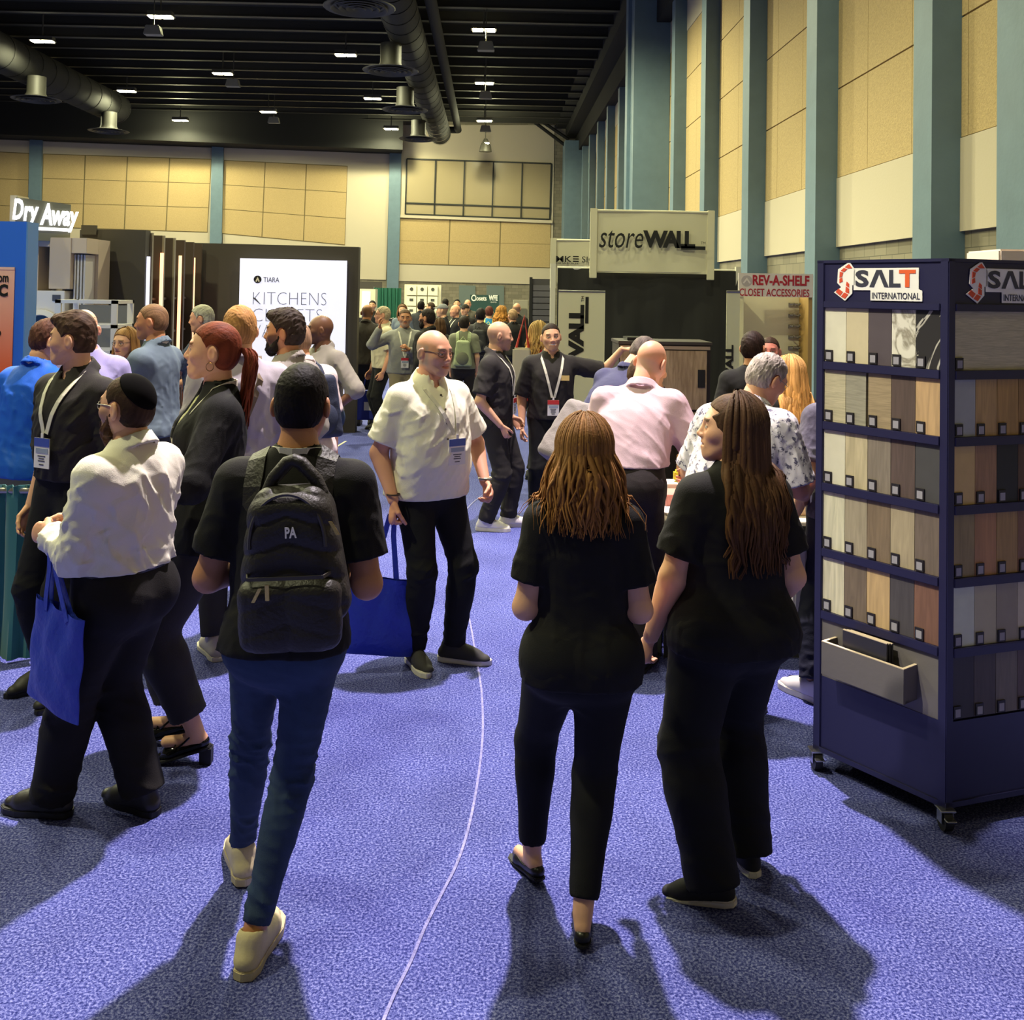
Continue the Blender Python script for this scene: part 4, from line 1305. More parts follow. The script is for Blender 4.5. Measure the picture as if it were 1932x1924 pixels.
class Field:
    """a signed distance field put together from local primitives"""
    def __init__(s, h):
        s.h, s.ops, s.late = h, [], []

    def add(s, fn, lo, hi, k=.02, mode=0, late=False):
        (s.late if late else s.ops).append((fn, np.array(lo, float), np.array(hi, float), k, mode))

    def cone(s, a, b, ra, rb, k=.02, mode=0, flat=None, bulge=None, late=False):
        a, b = np.array(a, float), np.array(b, float)
        r = max(ra, rb) * (1 + (abs(bulge[1]) if bulge else 0))
        if flat is not None:
            n, q = np.array(flat[0], float), flat[1]
            n = n / np.linalg.norm(n)
            r *= max(1, q)
        def fn(P):
            if flat is not None:
                dn = (P[0] - a[0]) * n[0] + (P[1] - a[1]) * n[1] + (P[2] - a[2]) * n[2]
                m = dn * (1 / q - 1)
                P = (P[0] + n[0] * m, P[1] + n[1] * m, P[2] + n[2] * m)
            t = seg_t(P, a, b)
            ab = b - a
            d = np.sqrt((P[0] - a[0] - ab[0] * t) ** 2 + (P[1] - a[1] - ab[1] * t) ** 2 + (P[2] - a[2] - ab[2] * t) ** 2)
            rr = ra + (rb - ra) * t
            if bulge:
                rr = rr * (1 + bulge[1] * np.exp(-((t - bulge[0]) / .22) ** 2))
            return d - rr
        s.add(fn, np.minimum(a, b) - r, np.maximum(a, b) + r, k, mode, late)

    def ell(s, c, r, k=.02, mode=0, rot=None):
        c, r = np.array(c, float), np.array(r, float)
        M = None if rot is None else np.array(rot, float).T      # rot columns = axes
        def fn(P):
            x, y, z = P[0] - c[0], P[1] - c[1], P[2] - c[2]
            if M is not None:
                x, y, z = (M[0, 0] * x + M[0, 1] * y + M[0, 2] * z, M[1, 0] * x + M[1, 1] * y + M[1, 2] * z, M[2, 0] * x + M[2, 1] * y + M[2, 2] * z)
            q = np.sqrt((x / r[0]) ** 2 + (y / r[1]) ** 2 + (z / r[2]) ** 2)
            g = np.sqrt((x / r[0] ** 2) ** 2 + (y / r[1] ** 2) ** 2 + (z / r[2] ** 2) ** 2)
            return q * (q - 1) / np.maximum(g, 1e-6)
        m = r.max() if rot is not None else r
        s.add(fn, c - m, c + m, k, mode)

    def mesh(s, post=None, color=None, lo=None, hi=None):
        h = s.h
        L = np.min([o[1] for o in s.ops if o[4] == 0], 0) - 4 * h
        H = np.max([o[2] for o in s.ops if o[4] == 0], 0) + 4 * h
        if lo is not None:
            L = np.maximum(L, lo)
        if hi is not None:
            H = np.minimum(H, hi)
        n = np.maximum(np.ceil((H - L) / h).astype(int) + 1, 4)
        Fd = np.full(n, .12, dtype=f32)
        ax = [(L[i] + h * np.arange(n[i])).astype(f32) for i in range(3)]
        def run(ops):
            for fn, lo_, hi_, k, mode in ops:
                m = max(k, 2.5 * h) + h
                i0 = np.clip(((lo_ - m - L) / h).astype(int), 0, n - 1)
                i1 = np.clip(np.ceil((hi_ + m - L) / h).astype(int) + 1, 1, n)
                if (i1 <= i0).any():
                    continue
                P = (ax[0][i0[0]:i1[0], None, None], ax[1][None, i0[1]:i1[1], None], ax[2][None, None, i0[2]:i1[2]])
                d = fn(P).astype(f32)
                sub = Fd[i0[0]:i1[0], i0[1]:i1[1], i0[2]:i1[2]]
                d = np.broadcast_to(d, sub.shape)
                if mode == 0:
                    hh = np.maximum(k - np.abs(sub - d), 0) / max(k, 1e-6)
                    sub[...] = np.minimum(sub, d) - hh * hh * k * .25
                elif mode == 1:      # carve
                    d = -d
                    hh = np.maximum(k - np.abs(sub - d), 0) / max(k, 1e-6)
                    sub[...] = np.maximum(sub, d) + hh * hh * k * .25
                elif mode == 2:      # keep only where d < 0
                    sub[...] = np.maximum(sub, d)
        run(s.ops)
        if post is not None:
            idx = np.nonzero(np.abs(Fd) < max(.03, 3 * h))
            P = tuple(ax[i][idx[i]] for i in range(3))
            Fd[idx] = post(P, Fd[idx])
        run(s.late)
        v, f = surfnets(Fd, L, h)
        c = color(v) if (color is not None and len(v)) else None
        return v, f, c

def surfnets(Fd, L, h):
    S = Fd < 0
    nx, ny, nz = Fd.shape
    cnt = np.zeros((nx - 1, ny - 1, nz - 1), dtype=np.int8)
    offs = [(i, j, k) for i in (0, 1) for j in (0, 1) for k in (0, 1)]
    for i, j, k in offs:
        cnt += S[i:nx - 1 + i, j:ny - 1 + j, k:nz - 1 + k]
    cells = np.argwhere((cnt > 0) & (cnt < 8))
    if not len(cells):
        return np.zeros((0, 3)), np.zeros((0, 4), int)
    idx = np.full(cnt.shape, -1, dtype=np.int32)
    idx[cells[:, 0], cells[:, 1], cells[:, 2]] = np.arange(len(cells))
    val = np.stack([Fd[cells[:, 0] + i, cells[:, 1] + j, cells[:, 2] + k] for i, j, k in offs], 1)
    pos = np.zeros((len(cells), 3))
    num = np.zeros(len(cells))
    O = np.array(offs, float)
    for a in range(8):
        for b in range(a + 1, 8):
            if abs(O[a] - O[b]).sum() != 1:
                continue
            m = (val[:, a] < 0) != (val[:, b] < 0)
            t = val[m, a] / (val[m, a] - val[m, b])
            pos[m] += O[a] + (O[b] - O[a]) * t[:, None]
            num[m] += 1
    v = L + h * (cells + pos / num[:, None])
    faces = []
    for axis in range(3):
        sl0 = [slice(None)] * 3
        sl1 = [slice(None)] * 3
        sl0[axis], sl1[axis] = slice(0, -1), slice(1, None)
        a, b = S[tuple(sl0)], S[tuple(sl1)]
        e = np.argwhere(a != b)
        o1, o2 = (axis + 1) % 3, (axis + 2) % 3
        ok = (e[:, o1] > 0) & (e[:, o2] > 0) & (e[:, o1] < Fd.shape[o1] - 1) & (e[:, o2] < Fd.shape[o2] - 1)
        e = e[ok]
        if not len(e):
            continue
        sg = a[e[:, 0], e[:, 1], e[:, 2]]
        def g(d1, d2):
            q = e.copy()
            q[:, o1] -= d1
            q[:, o2] -= d2
            return idx[q[:, 0], q[:, 1], q[:, 2]]
        qd = np.stack([g(0, 0), g(1, 0), g(1, 1), g(0, 1)], 1)
        qd[~sg] = qd[~sg][:, ::-1]
        faces.append(qd)
    f = np.concatenate(faces) if faces else np.zeros((0, 4), int)
    f = f[(f >= 0).all(1)]
    return v, f

def np_mesh(name, parts, m, parent=None, color=None, smooth=True):
    """parts: list of (verts, faces, colours)"""
    vs, fs, cs, o = [], [], [], 0
    for v, f, c in parts:
        if not len(v):
            continue
        vs.append(v)
        fs.append(f + o)
        o += len(v)
        cs.append(c if c is not None else np.tile(np.array(color if color is not None else (.5, .5, .5, 1.)), (len(v), 1)))
    me = bpy.data.meshes.new(name)
    if vs:
        v, f, c = np.concatenate(vs), np.concatenate(fs), np.concatenate(cs)
        me.vertices.add(len(v))
        me.vertices.foreach_set('co', v.astype(f32).ravel())
        nf, w = f.shape
        me.loops.add(nf * w)
        me.loops.foreach_set('vertex_index', f.astype(np.int32).ravel())
        me.polygons.add(nf)
        me.polygons.foreach_set('loop_start', np.arange(0, nf * w, w, dtype=np.int32))
        me.update(calc_edges=True)
        at_ = me.color_attributes.new('Col', 'FLOAT_COLOR', 'POINT')
        at_.data.foreach_set('color', c.astype(f32).ravel())
        if smooth:
            me.shade_smooth()
    me.materials.append(m)
    ob = bpy.data.objects.new(name, me)
    COL.objects.link(ob)
    if parent is not None:
        ob.parent = parent
    return ob

def rotm(yaw=0, pitch=0, roll=0):
    """yaw clockwise seen from above (turn to the right), pitch nose up, roll to the right; degrees"""
    m = Matrix.Rotation(-R(yaw), 3, 'Z') @ Matrix.Rotation(R(pitch), 3, 'X') @ Matrix.Rotation(R(roll), 3, 'Y')
    return np.array(m)

def ik(a, t, l1, l2, pole):
    d = t - a
    D = np.linalg.norm(d)
    if D > (l1 + l2) * .998:
        t = a + d / D * (l1 + l2) * .998
        d = t - a
        D = np.linalg.norm(d)
    u = d / D
    x = (l1 * l1 - l2 * l2 + D * D) / (2 * D)
    hgt = math.sqrt(max(l1 * l1 - x * x, 0))
    p = pole - u * (pole @ u)
    p = p / max(np.linalg.norm(p), 1e-9)
    return a + u * x + p * hgt, t

def folds(seed, amp, scale, axis, n=5):
    """soft cloth folds; axis = direction across the folds"""
    rng = np.random.RandomState(seed)
    ks = []
    for i in range(n):
        w = np.array(axis, float) + rng.normal(0, .35, 3)
        w = w / np.linalg.norm(w) * 2 * math.pi / (scale * rng.uniform(.6, 1.7))
        q = rng.normal(0, 1, 3)
        q = q / np.linalg.norm(q) * 2 * math.pi / (scale * 2.6)
        ks.append((w, rng.uniform(0, 6.28), q, rng.uniform(0, 6.28), rng.uniform(.5, 1)))
    def fn(P):
        o = 0
        for w, p, q, r, a in ks:
            x = w[0] * P[0] + w[1] * P[1] + w[2] * P[2] + p + 1.8 * np.sin(q[0] * P[0] + q[1] * P[1] + q[2] * P[2] + r)
            o = o + a * (2.2 * (1 - np.abs(np.sin(x * .5))) ** 2 - .6) * np.clip(np.sin(q[1] * P[0] + q[2] * P[1] + q[0] * P[2] + p) * .8 + .5, 0, 1)
        return o * amp / n * 2
    return fn

TAB_M = np.array([  # z, half width, half depth, forward offset
    (.74, .03, .03, 0), (.79, .11, .085, -.01), (.84, .155, .105, -.012), (.90, .170, .118, -.012), (.96, .164, .112, -.004), (1.04, .150, .104, .004), (1.12, .150, .106, .008),
    (1.20, .158, .112, .010), (1.28, .166, .118, .008), (1.33, .164, .114, .002), (1.37, .150, .102, -.006), (1.405, .118, .084, -.012), (1.44, .078, .068, -.014),
    (1.48, .056, .056, -.012), (1.54, .04, .045, -.01)])
TAB_F = np.array([
    (.74, .03, .03, 0), (.79, .115, .09, -.012), (.84, .168, .112, -.016), (.90, .180, .124, -.018), (.96, .170, .114, -.008), (1.04, .142, .098, .002), (1.12, .132, .092, .006),
    (1.20, .140, .100, .008), (1.28, .146, .108, .006), (1.33, .144, .102, .002), (1.37, .130, .092, -.006), (1.405, .100, .076, -.012), (1.44, .066, .062, -.014),
    (1.48, .050, .050, -.012), (1.54, .036, .042, -.01)])

class Body:
    def __init__(b, sp):
        b.sp = sp
        g = sp.get
        b.h = g('h', 1.75)
        b.s = s = b.h / 1.75
        b.f = g('sex', 'm') == 'f'
        b.tab = TAB_F if b.f else TAB_M
        b.w = g('w', 1.0)
        b.lod = g('lod', 1)
        b.pel = A(*g('pel', (0, 0, 0)))
        b.lean = A(*g('lean', (0, 0)))
        b.comp = g('comp', 1.0)
        b.twist = g('twist', 0)
        b.lt = g('bellyf', 0.0)
        sw = g('sh', 1.0) * (.148 if b.f else .168)
        b.arm_r = g('armr', 1.0) * (.9 if b.f else 1.0) * (.6 + .4 * b.w)
        b.leg_r = g('legr', 1.0) * (.55 + .45 * b.w)
        # joints
        b.sho = {q: b.T(q * sw, -.012, 1.375) for q in (-1, 1)}
        b.hip = {q: b.T(q * .088, 0, .905) for q in (-1, 1)}
        b.nb = b.T(0, -.012, 1.46)
        hy, hp, hr = g('head', (0, 0, 0))
        b.HR = rotm(hy + b.twist, hp, hr)
        b.hc = b.T(0, .008, 1.50) + b.HR @ (A(0, .012, .118) * s) + A(*g('headoff', (0, 0, 0)))
        b.hs = s ** .5 * g('hs', 1.0)
        b.elb, b.wri, b.hd, b.hn = {}, {}, {}, {}
        for q, key in ((-1, 'L'), (1, 'R')):
            a = b.sho[q]
            tgt = g(key + 'h')
            tgt = a + A(q * .05, .06, -.54) * s if tgt is None else A(*tgt)
            pole = A(*g(key + 'e', (q * .5, -1, -.3)))
            b.elb[q], b.wri[q] = ik(a, tgt, .305 * s, .262 * s, pole)
            d = b.wri[q] - b.elb[q]
            d = A(*g(key + 'd')) if g(key + 'd') else d
            b.hd[q] = d / np.linalg.norm(d)
            nn = A(*g(key + 'n', (-q, .2, 0)))
            nn = nn - b.hd[q] * (nn @ b.hd[q])
            b.hn[q] = nn / np.linalg.norm(nn)
        b.ank, b.kne, b.fr = {}, {}, {}
        for q, key in ((-1, 'L'), (1, 'R')):
            x, y, z, yaw, pit = g(key + 'f', (q * .10, 0, 0, q * 8, 0))
            b.fr[q] = rotm(yaw, pit, 0)
            hh = g('heel', 0)
            b.ank[q] = A(x, y, z) + A(0, 0, hh) + b.fr[q] @ A(0, .0, .082) * s
            pole = b.fr[q] @ A(q * .05, 1, 0) * .6 + A(0, .4, 0)
            b.kne[q], b.ank[q] = ik(b.hip[q], b.ank[q], .435 * s, .42 * s, A(*g(key + 'k')) if g(key + 'k') else pole)

    def fz(b, zr):
        return np.clip((zr - .93) / .57, 0, 1.6) ** 1.25

    def T(b, u, v, zr):
        """torso coordinates (rest pose, 1.75 m figure) to local coordinates"""
        s = b.s
        f = float(b.fz(zr))
        t = R(b.twist) * min(f, 1)
        x, y = u * math.cos(t) + v * math.sin(t), -u * math.sin(t) + v * math.cos(t)
        z = zr if zr < .93 else .93 + (zr - .93) * b.comp
        return A(x * s + b.lean[0] * f, y * s + b.lean[1] * f, z * s) + b.pel

    def torso_fn(b, infl=0.0, hang=0.0, hangb=0.0, zlo=.74, flare=0.0, boxy=None):
        s, tab = b.s, b.tab.copy()
        up = np.clip((tab[:, 0] - 1.2) / .2, 0, 1)
        a, d = tab[:, 1] * (1 + (b.w - 1) * (1 - .55 * up)), tab[:, 2] * (1 + (b.w - 1) * (1.25 - .6 * up))
        off = tab[:, 3] + b.lt * np.exp(-((tab[:, 0] - 1.06) / .13) ** 2) * .5
        d = d + b.lt * np.exp(-((tab[:, 0] - 1.06) / .13) ** 2) * .5
        if hang or hangb:
            ia = a[::-1].copy()
            idd = d[::-1].copy()
            ia, idd = np.maximum.accumulate(ia), np.maximum.accumulate(idd)
            ia, idd = ia[::-1], idd[::-1]
            a = a + (ia - a) * hang
            d = d + (idd - d) * hangb
            low = tab[:, 0] < .9
            a[low] = np.maximum(a[low], np.interp(.9, tab[:, 0], a))
            d[low] = np.maximum(d[low], np.interp(.9, tab[:, 0], d))
        t = infl * np.clip((1.53 - tab[:, 0]) / .08, .25, 1)
        a, d = a + t + flare * np.clip((1.1 - tab[:, 0]) / .3, 0, 1), d + t + flare * np.clip((1.1 - tab[:, 0]) / .3, 0, 1)
        zz = np.linspace(tab[0, 0], tab[-1, 0], 120)
        sm = lambda y: np.convolve(np.pad(np.interp(zz, tab[:, 0], y), 4, mode='edge'), np.ones(9) / 9, 'valid')
        az, dz, oz = sm(a), sm(d), sm(off)
        tw = R(b.twist)
        def fn(P):
            X, Y, Z = P[0] - b.pel[0], P[1] - b.pel[1], (P[2] - b.pel[2]) / s
            zr = np.where(Z < .93, Z, .93 + (Z - .93) / b.comp)
            f = b.fz(zr)
            u, v = (X - b.lean[0] * f) / s, (Y - b.lean[1] * f) / s
            th = tw * np.minimum(f, 1)
            c, sn = np.cos(th), np.sin(th)
            u, v = u * c - v * sn, u * sn + v * c
            aa, dd, oo = np.interp(zr, zz, az), np.interp(zr, zz, dz), np.interp(zr, zz, oz)
            v = v - oo
            q = (np.abs(u / aa) ** 2.35 + np.abs(v / dd) ** 2.35) ** (1 / 2.35)
            r = (q - 1) * np.minimum(aa, dd)
            r = np.maximum(r, np.maximum(zlo - zr, zr - 1.545))
            return r * s
        lo = np.min([b.T(0, 0, z) for z in (zlo, .93, 1.2, 1.55)], 0)
        hi = np.max([b.T(0, 0, z) for z in (zlo, .93, 1.2, 1.55)], 0)
        m = A(az.max(), max(dz.max() + abs(oz).max(), az.max() if b.twist else 0), 0) * s
        return fn, lo - m, hi + m

    # -------- body: one continuous skin
    def build_body(b, root, skin, facekw):
        s, lod = b.s, b.lod
        hb = (.0085, .012, .02)[lod - 1]
        F_ = Field(hb)
        F_.add(*b.torso_fn(), k=.03)
        b.limbs(F_, 0, 0)
        F_.cone(b.nb, b.hc + b.HR @ (A(0, -.025, -.06) * b.hs), .056 * s * (.88 if b.f else 1) * (.7 + .3 * b.w), .052 * s * (.85 if b.f else 1) * (.7 + .3 * b.w), k=.03)
        F_.ell(b.hc + b.HR @ (A(0, -.01, .02) * b.hs), A(.066, .082, .08) * b.hs, k=.02, rot=b.HR)
        for q in (-1, 1):
            p = b.fr[q]
            F_.cone(b.ank[q] + p @ A(0, -.025, -.035) * s, b.ank[q] + p @ A(0, .11, -.045) * s, .028 * s, .022 * s, k=.02)
        c = np.array(lin(skin))
        parts = [F_.mesh(color=lambda v: np.tile(c, (len(v), 1)))]
        parts.append(b.head_mesh(c, **facekw))
        for q in (-1, 1):
            if b.sp.get('nohand') and q in b.sp['nohand']:
                continue
            parts.append(b.hand_mesh(q, c))
        m = mat('skin', (200, 160, 130), .48, attr=True, bump=.05, bscale=180, spec=.35)
        return np_mesh('body', parts, m, root)

    def limbs(b, F_, ia, il, arms=True, legs=True, afrac=2.0, lfrac=2.0):
        s, ar, lr = b.s, b.arm_r, b.leg_r
        for q in (-1, 1):
            if arms:
                F_.ell(b.sho[q] + A(-q * .010, 0, -.010) * s, A(.050 * ar + ia, .054 * ar + ia, .054 * ar + ia) * s, k=.05)
                F_.cone(b.T(q * .035, -.02, 1.455), b.sho[q] + A(0, 0, .012) * s, .034 * s + ia * .5, .040 * ar * s + ia * .6, k=.05)
                F_.cone(b.sho[q], b.elb[q], (.050 * ar) * s + ia, .040 * ar * s + ia, k=.03, bulge=(.4, .06))
                F_.cone(b.elb[q], b.wri[q], (.041 * ar) * s + ia, (.027) * s * (.5 + .5 * ar) + ia, k=.02, bulge=(.25, .10))
            if legs:
                lq = .92 if b.sp.get('trousers', 1) else 1.0
                F_.cone(b.hip[q], b.kne[q], .088 * lr * lq * s + il, .055 * lr * lq * s + il, k=.04, bulge=(.25, .04))
                F_.cone(b.kne[q], b.ank[q], .054 * lr * lq * s + il, .036 * (.4 + .6 * lr) * lq * s + il, k=.02, bulge=(.3, .12))
                F_.ell(b.T(q * .078 * b.w, -.045, .90), A(.088, .092, .098) * s * (.4 + .6 * b.w) * (1.08 if b.f else .98) + il, k=.05)

    def head_mesh(b, skin, brow=(60, 45, 35), lip=None, stubble=None, stub_a=.5, bald=None, bald_z=.05, beard=None, iris=(70, 50, 35), smile=0.0, closed=False, **k):
        hs, C, M = b.hs, b.hc, b.HR
        W = lambda x, y, z: C + M @ (A(x, y, z) * hs)
        h = (.0034, .0055, .011)[b.lod - 1]
        F_ = Field(h)
        fem = .94 if b.f else 1.0
        F_.ell(W(0, -.014, .028), A(.0765, .098, .093) * hs, rot=M)
        F_.ell(W(0, .02, -.005), A(.068, .074, .086) * hs, k=.03, rot=M)
        F_.cone(W(0, .022, -.03), W(0, .062, -.088), .058 * fem * hs, .030 * hs, k=.035)
        for q in (-1, 1):
            F_.cone(W(q * .046 * fem, -.005, -.045), W(q * .024, .058, -.092), .024 * hs, .020 * hs, k=.03)
            F_.ell(W(q * .043, .056, -.022), A(.024, .024, .022) * hs, k=.025, rot=M)
        F_.ell(W(0, .074, -.100), A(.021, .017, .017) * hs, k=.02, rot=M)
        if b.lod < 3:
            F_.cone(W(-.036, .077, .026), W(.036, .077, .026), .0125 * hs, .0125 * hs, k=.018)
            for q in (-1, 1):
                F_.ell(W(q * .032, .092, .004), A(.020, .015, .013) * hs, k=.014, mode=1, rot=M)
                F_.ell(W(q * .032, .0755, .003), A(.0145, .0145, .0135) * hs, k=.004, rot=M)
                F_.cone(W(q * .018, .082, .013), W(q * .046, .074, .010), .005 * hs, .005 * hs, k=.006)
                F_.cone(W(q * .019, .083, -.006), W(q * .045, .074, -.005), .004 * hs, .004 * hs, k=.006)
        F_.cone(W(0, .084, .018), W(0, .107, -.026), .0085 * hs, .0125 * hs, k=.014)
        for q in (-1, 1):
            F_.ell(W(q * .0125, .098, -.031), A(.0095, .011, .009) * hs, k=.008, rot=M)
        F_.ell(W(0, .080, -.062), A(.032, .018, .024) * hs, k=.02, rot=M)
        if b.lod < 3:
            sm = smile
            F_.cone(W(-.024 - .006 * sm, .078 - .004 * sm, -.060 + .008 * sm), W(0, .094, -.0565), .0055 * hs, .0065 * hs, k=.007)
            F_.cone(W(.024 + .006 * sm, .078 - .004 * sm, -.060 + .008 * sm), W(0, .094, -.0565), .0055 * hs, .0065 * hs, k=.007)
            F_.cone(W(-.020, .078, -.068), W(0, .092, -.0715), .006 * hs, .0075 * hs, k=.007)
            F_.cone(W(.020, .078, -.068), W(0, .092, -.0715), .006 * hs, .0075 * hs, k=.007)
            F_.cone(W(-.026 - .006 * sm, .090, -.063 + .008 * sm), W(0, .102, -.064), .0028 * hs, .0038 * hs, k=.006, mode=1)
            F_.cone(W(.026 + .006 * sm, .090, -.063 + .008 * sm), W(0, .102, -.064), .0028 * hs, .0038 * hs, k=.006, mode=1)
        for q in (() if b.sp.get('noear') else (-1, 1)):
            E = M @ np.array(Matrix.Rotation(R(q * 22), 3, 'Z')) @ np.array(Matrix.Rotation(R(-10), 3, 'X'))
            F_.ell(W(q * .0845, -.018, -.006), A(.0105, .022, .034) * hs, k=.006, rot=E)
            if b.lod < 3:
                F_.ell(W(q * .0965, -.014, -.003), A(.0065, .011, .019) * hs, k=.004, mode=1, rot=E)
        F_.cone(W(0, -.03, -.05), b.nb + A(0, 0, .012) * b.s, .052 * b.s * (.86 if b.f else 1) * (.7 + .3 * b.w), .058 * b.s * (.86 if b.f else 1) * (.7 + .3 * b.w), k=.03)
        MT = M.T
        skin3 = skin[:3]
        lip_c = np.array(lin(lip)[:3]) if lip else skin3 * A(.80, .52, .50)
        def col(v):
            p = ((v - C) @ MT.T) / hs
            x, y, z = p[:, 0], p[:, 1], p[:, 2]
            c = np.tile(skin3, (len(v), 1))
            def mix(m, cc):
                m = np.clip(m, 0, 1)[:, None]
                c[:] = c * (1 - m) + np.asarray(cc) * m
            g = lambda cx, cy, cz, r: np.exp(-(((np.abs(x) - cx) / r[0]) ** 2 + ((y - cy) / r[1]) ** 2 + ((z - cz) / r[2]) ** 2))
            mix(.35 * g(.045, .06, -.025, (.025, .04, .025)) + .4 * g(0, .108, -.026, (.016, .016, .016)) + .45 * g(.082, -.01, 0, (.012, .03, .04)), skin3 * A(1.05, .72, .66))
            front = y > .03
            if bald is not None:
                line = bald_z - .10 * np.clip(y, 0, .1)
                m = np.clip((line - z) / .02, 0, 1) * np.clip((.035 - y) / .02, 0, 1) * np.clip((z + .075 + .2 * np.clip(-y - .02, 0, 1)) / .02, 0, 1) * (1 - g(.08, -.012, -.005, (.012, .022, .034)) * 1.3).clip(0, 1)
                mix(m * .75, lin(bald)[:3])
            if stubble is not None:
                m = np.clip((-.028 - z + np.clip(np.abs(x) - .04, 0, .1) * .9) / .018, 0, 1) * np.clip((y + .005 - .3 * np.clip(np.abs(x) - .055, 0, 1)) / .02, 0, 1)
                m = m * (1 - g(0, .09, -.064, (.02, .03, .010)))
                mix(m * stub_a, lin(stubble)[:3])
            mix(((np.abs(z + .0635 - .008 * smile * np.clip(np.abs(x) / .026, 0, 1)) < .013) & (np.abs(x) < .026) & (y > .074)) * np.clip(1.2 - (np.abs(x) / .026) ** 2, 0, 1) * .75, lip_c)
            if smile > .5:
                mix((np.abs(z + .063 - .008 * smile * np.clip(np.abs(x) / .026, 0, 1)) < .0038) & (np.abs(x) < .022) & (y > .07), (.75, .72, .66))
            else:
                mix(((np.abs(z + .0638) < .0026) & (np.abs(x) < .025) & (y > .07)) * .8, lip_c * .35)
            mix((np.abs(z - .030 + .10 * np.clip(np.abs(x) - .038, 0, 1)) < .0055) * (np.abs(np.abs(x) - .034) < .019) * (y > .06) * .85, lin(brow)[:3])
            if b.lod < 3:
                ex, ez = (np.abs(x) - .032), z - .003
                eye = ((ex / .0135) ** 2 + (ez / (.0058 if not closed else .003)) ** 2 < 1) & front
                mix(eye * .9, (.55, .52, .48))
                mix(((ex / .0058) ** 2 + (ez / .0058) ** 2 < 1) & eye, lin(iris)[:3])
                mix(((np.abs((ex / .0145) ** 2 + ((ez - .001) / .0072) ** 2 - 1) < .28) & (ez > -.001) & front) * .8, lin(brow)[:3])
            return np.concatenate([c, np.ones((len(v), 1))], 1)
        return F_.mesh(color=col)

    def hand_mesh(b, q, skin):
        s = b.s * (.92 if b.f else 1)
        W0, d, n = b.wri[q], b.hd[q], b.hn[q]
        side = np.cross(d, n)          # lateral direction
        th = side if (side @ A(0, 1, 0)) > 0 else -side
        if b.sp.get('thumb' + ('R' if q > 0 else 'L')):
            tv = A(*b.sp['thumb' + ('R' if q > 0 else 'L')])
            th = side if side @ tv > 0 else -side
        curl = R(b.sp.get('curl' + ('R' if q > 0 else 'L'), 28))
        F_ = Field((.0032, .0055, .011)[b.lod - 1])
        fa = (b.wri[q] - b.elb[q])
        fa = fa / np.linalg.norm(fa)
        F_.cone(W0 - fa * .05 * s, W0, .0285 * s, .025 * s, k=.02)
        F_.cone(W0 + d * .012 * s, W0 + d * .085 * s, .026 * s, .041 * s, k=.015, flat=(n, .42))
        for i, (o, L, r) in enumerate(((.031, .068, .0088), (.0105, .077, .0092), (-.0105, .072, .0088), (-.030, .056, .0078))):
            p = W0 + (d * (.088 - abs(i - 1.2) * .005) + th * o) * s
            a = 0
            prev = p - d * .02 * s
            F_.cone(prev, p, r * s, r * s, k=.008)
            for j, fr in enumerate((.45, .32, .26)):
                a += curl * (.55, 1.0, .8)[j] * (1 + .12 * i)
                dd = d * math.cos(a) + n * math.sin(a) + th * o * .35
                nx_ = p + dd / np.linalg.norm(dd) * L * fr * s
                F_.cone(p, nx_, r * s * (1 - .07 * j), r * s * (1 - .07 * (j + 1)), k=.005)
                p = nx_
        p = W0 + (d * .025 + th * .022 + n * .006) * s
        t1 = p + (d * .036 + th * .026 + n * .012) * s
        t2 = t1 + (d * .030 + th * (.012 - .014 * math.sin(curl)) + n * .012 * (1 + math.sin(curl))) * s
        t3 = t2 + (d * .024 + th * (.002 - .012 * math.sin(curl)) + n * .012 * (1 + math.sin(curl))) * s
        F_.cone(p, t1, .015 * s, .0115 * s, k=.014)
        F_.cone(t1, t2, .0108 * s, .0098 * s, k=.006)
        F_.cone(t2, t3, .0098 * s, .008 * s, k=.004)
        sk = skin * A(1.0, .93, .9, 1)
        return F_.mesh(color=lambda v: np.tile(sk, (len(v), 1)))

    # -------- garments
    def top(b, root, name, m, hem=.88, sleeve=.62, infl=.018, hang=.8, hangb=.5, flare=0.0, sl_w=.02, collar=0, fold=.006, fscale=.10, fdir=(1, .4, .25), cuff=None, neck=1.465, vneck=0.0, tuck=False, sl_flare=.012, seed=None, open_front=0):
        s, lod = b.s, b.lod
        h = (.0075, .011, .019)[lod - 1]
        F_ = Field(h)
        tor = b.torso_fn(infl, hang, hangb, zlo=hem - .035, flare=flare)
        F_.add(*tor, k=.02)
        gf, glo, ghi = b.torso_fn(infl + .04, hang, hangb, zlo=.5, flare=flare)
        zh = b.T(0, 0, hem)[2]
        F_.add(lambda P: np.maximum(gf(P), P[2] - zh), glo - .05, np.minimum(ghi + .05, [9, 9, zh]), k=.001, mode=1, late=True)
        ar = b.arm_r
        if hem < .94:
            for q in (-1, 1):
                F_.ell(b.T(q * .078 * b.w, -.045, .90), A(.088, .092, .098) * s * (.4 + .6 * b.w) * (.98 if b.f else .95) + infl * .7, k=.07)
        if b.f and b.sp.get('bust', 1):
            for q in (-1, 1):
                F_.ell(b.T(q * .068 * b.w, .078 * b.w, 1.265), A(.066, .056, .066) * s * b.sp.get('bust', 1.0) + infl * .4, k=.05)
        if b.sp.get('belly'):
            F_.ell(b.T(0, .055, 1.05), A(.125, .085, .13) * s * b.sp['belly'] + infl * .4, k=.06)
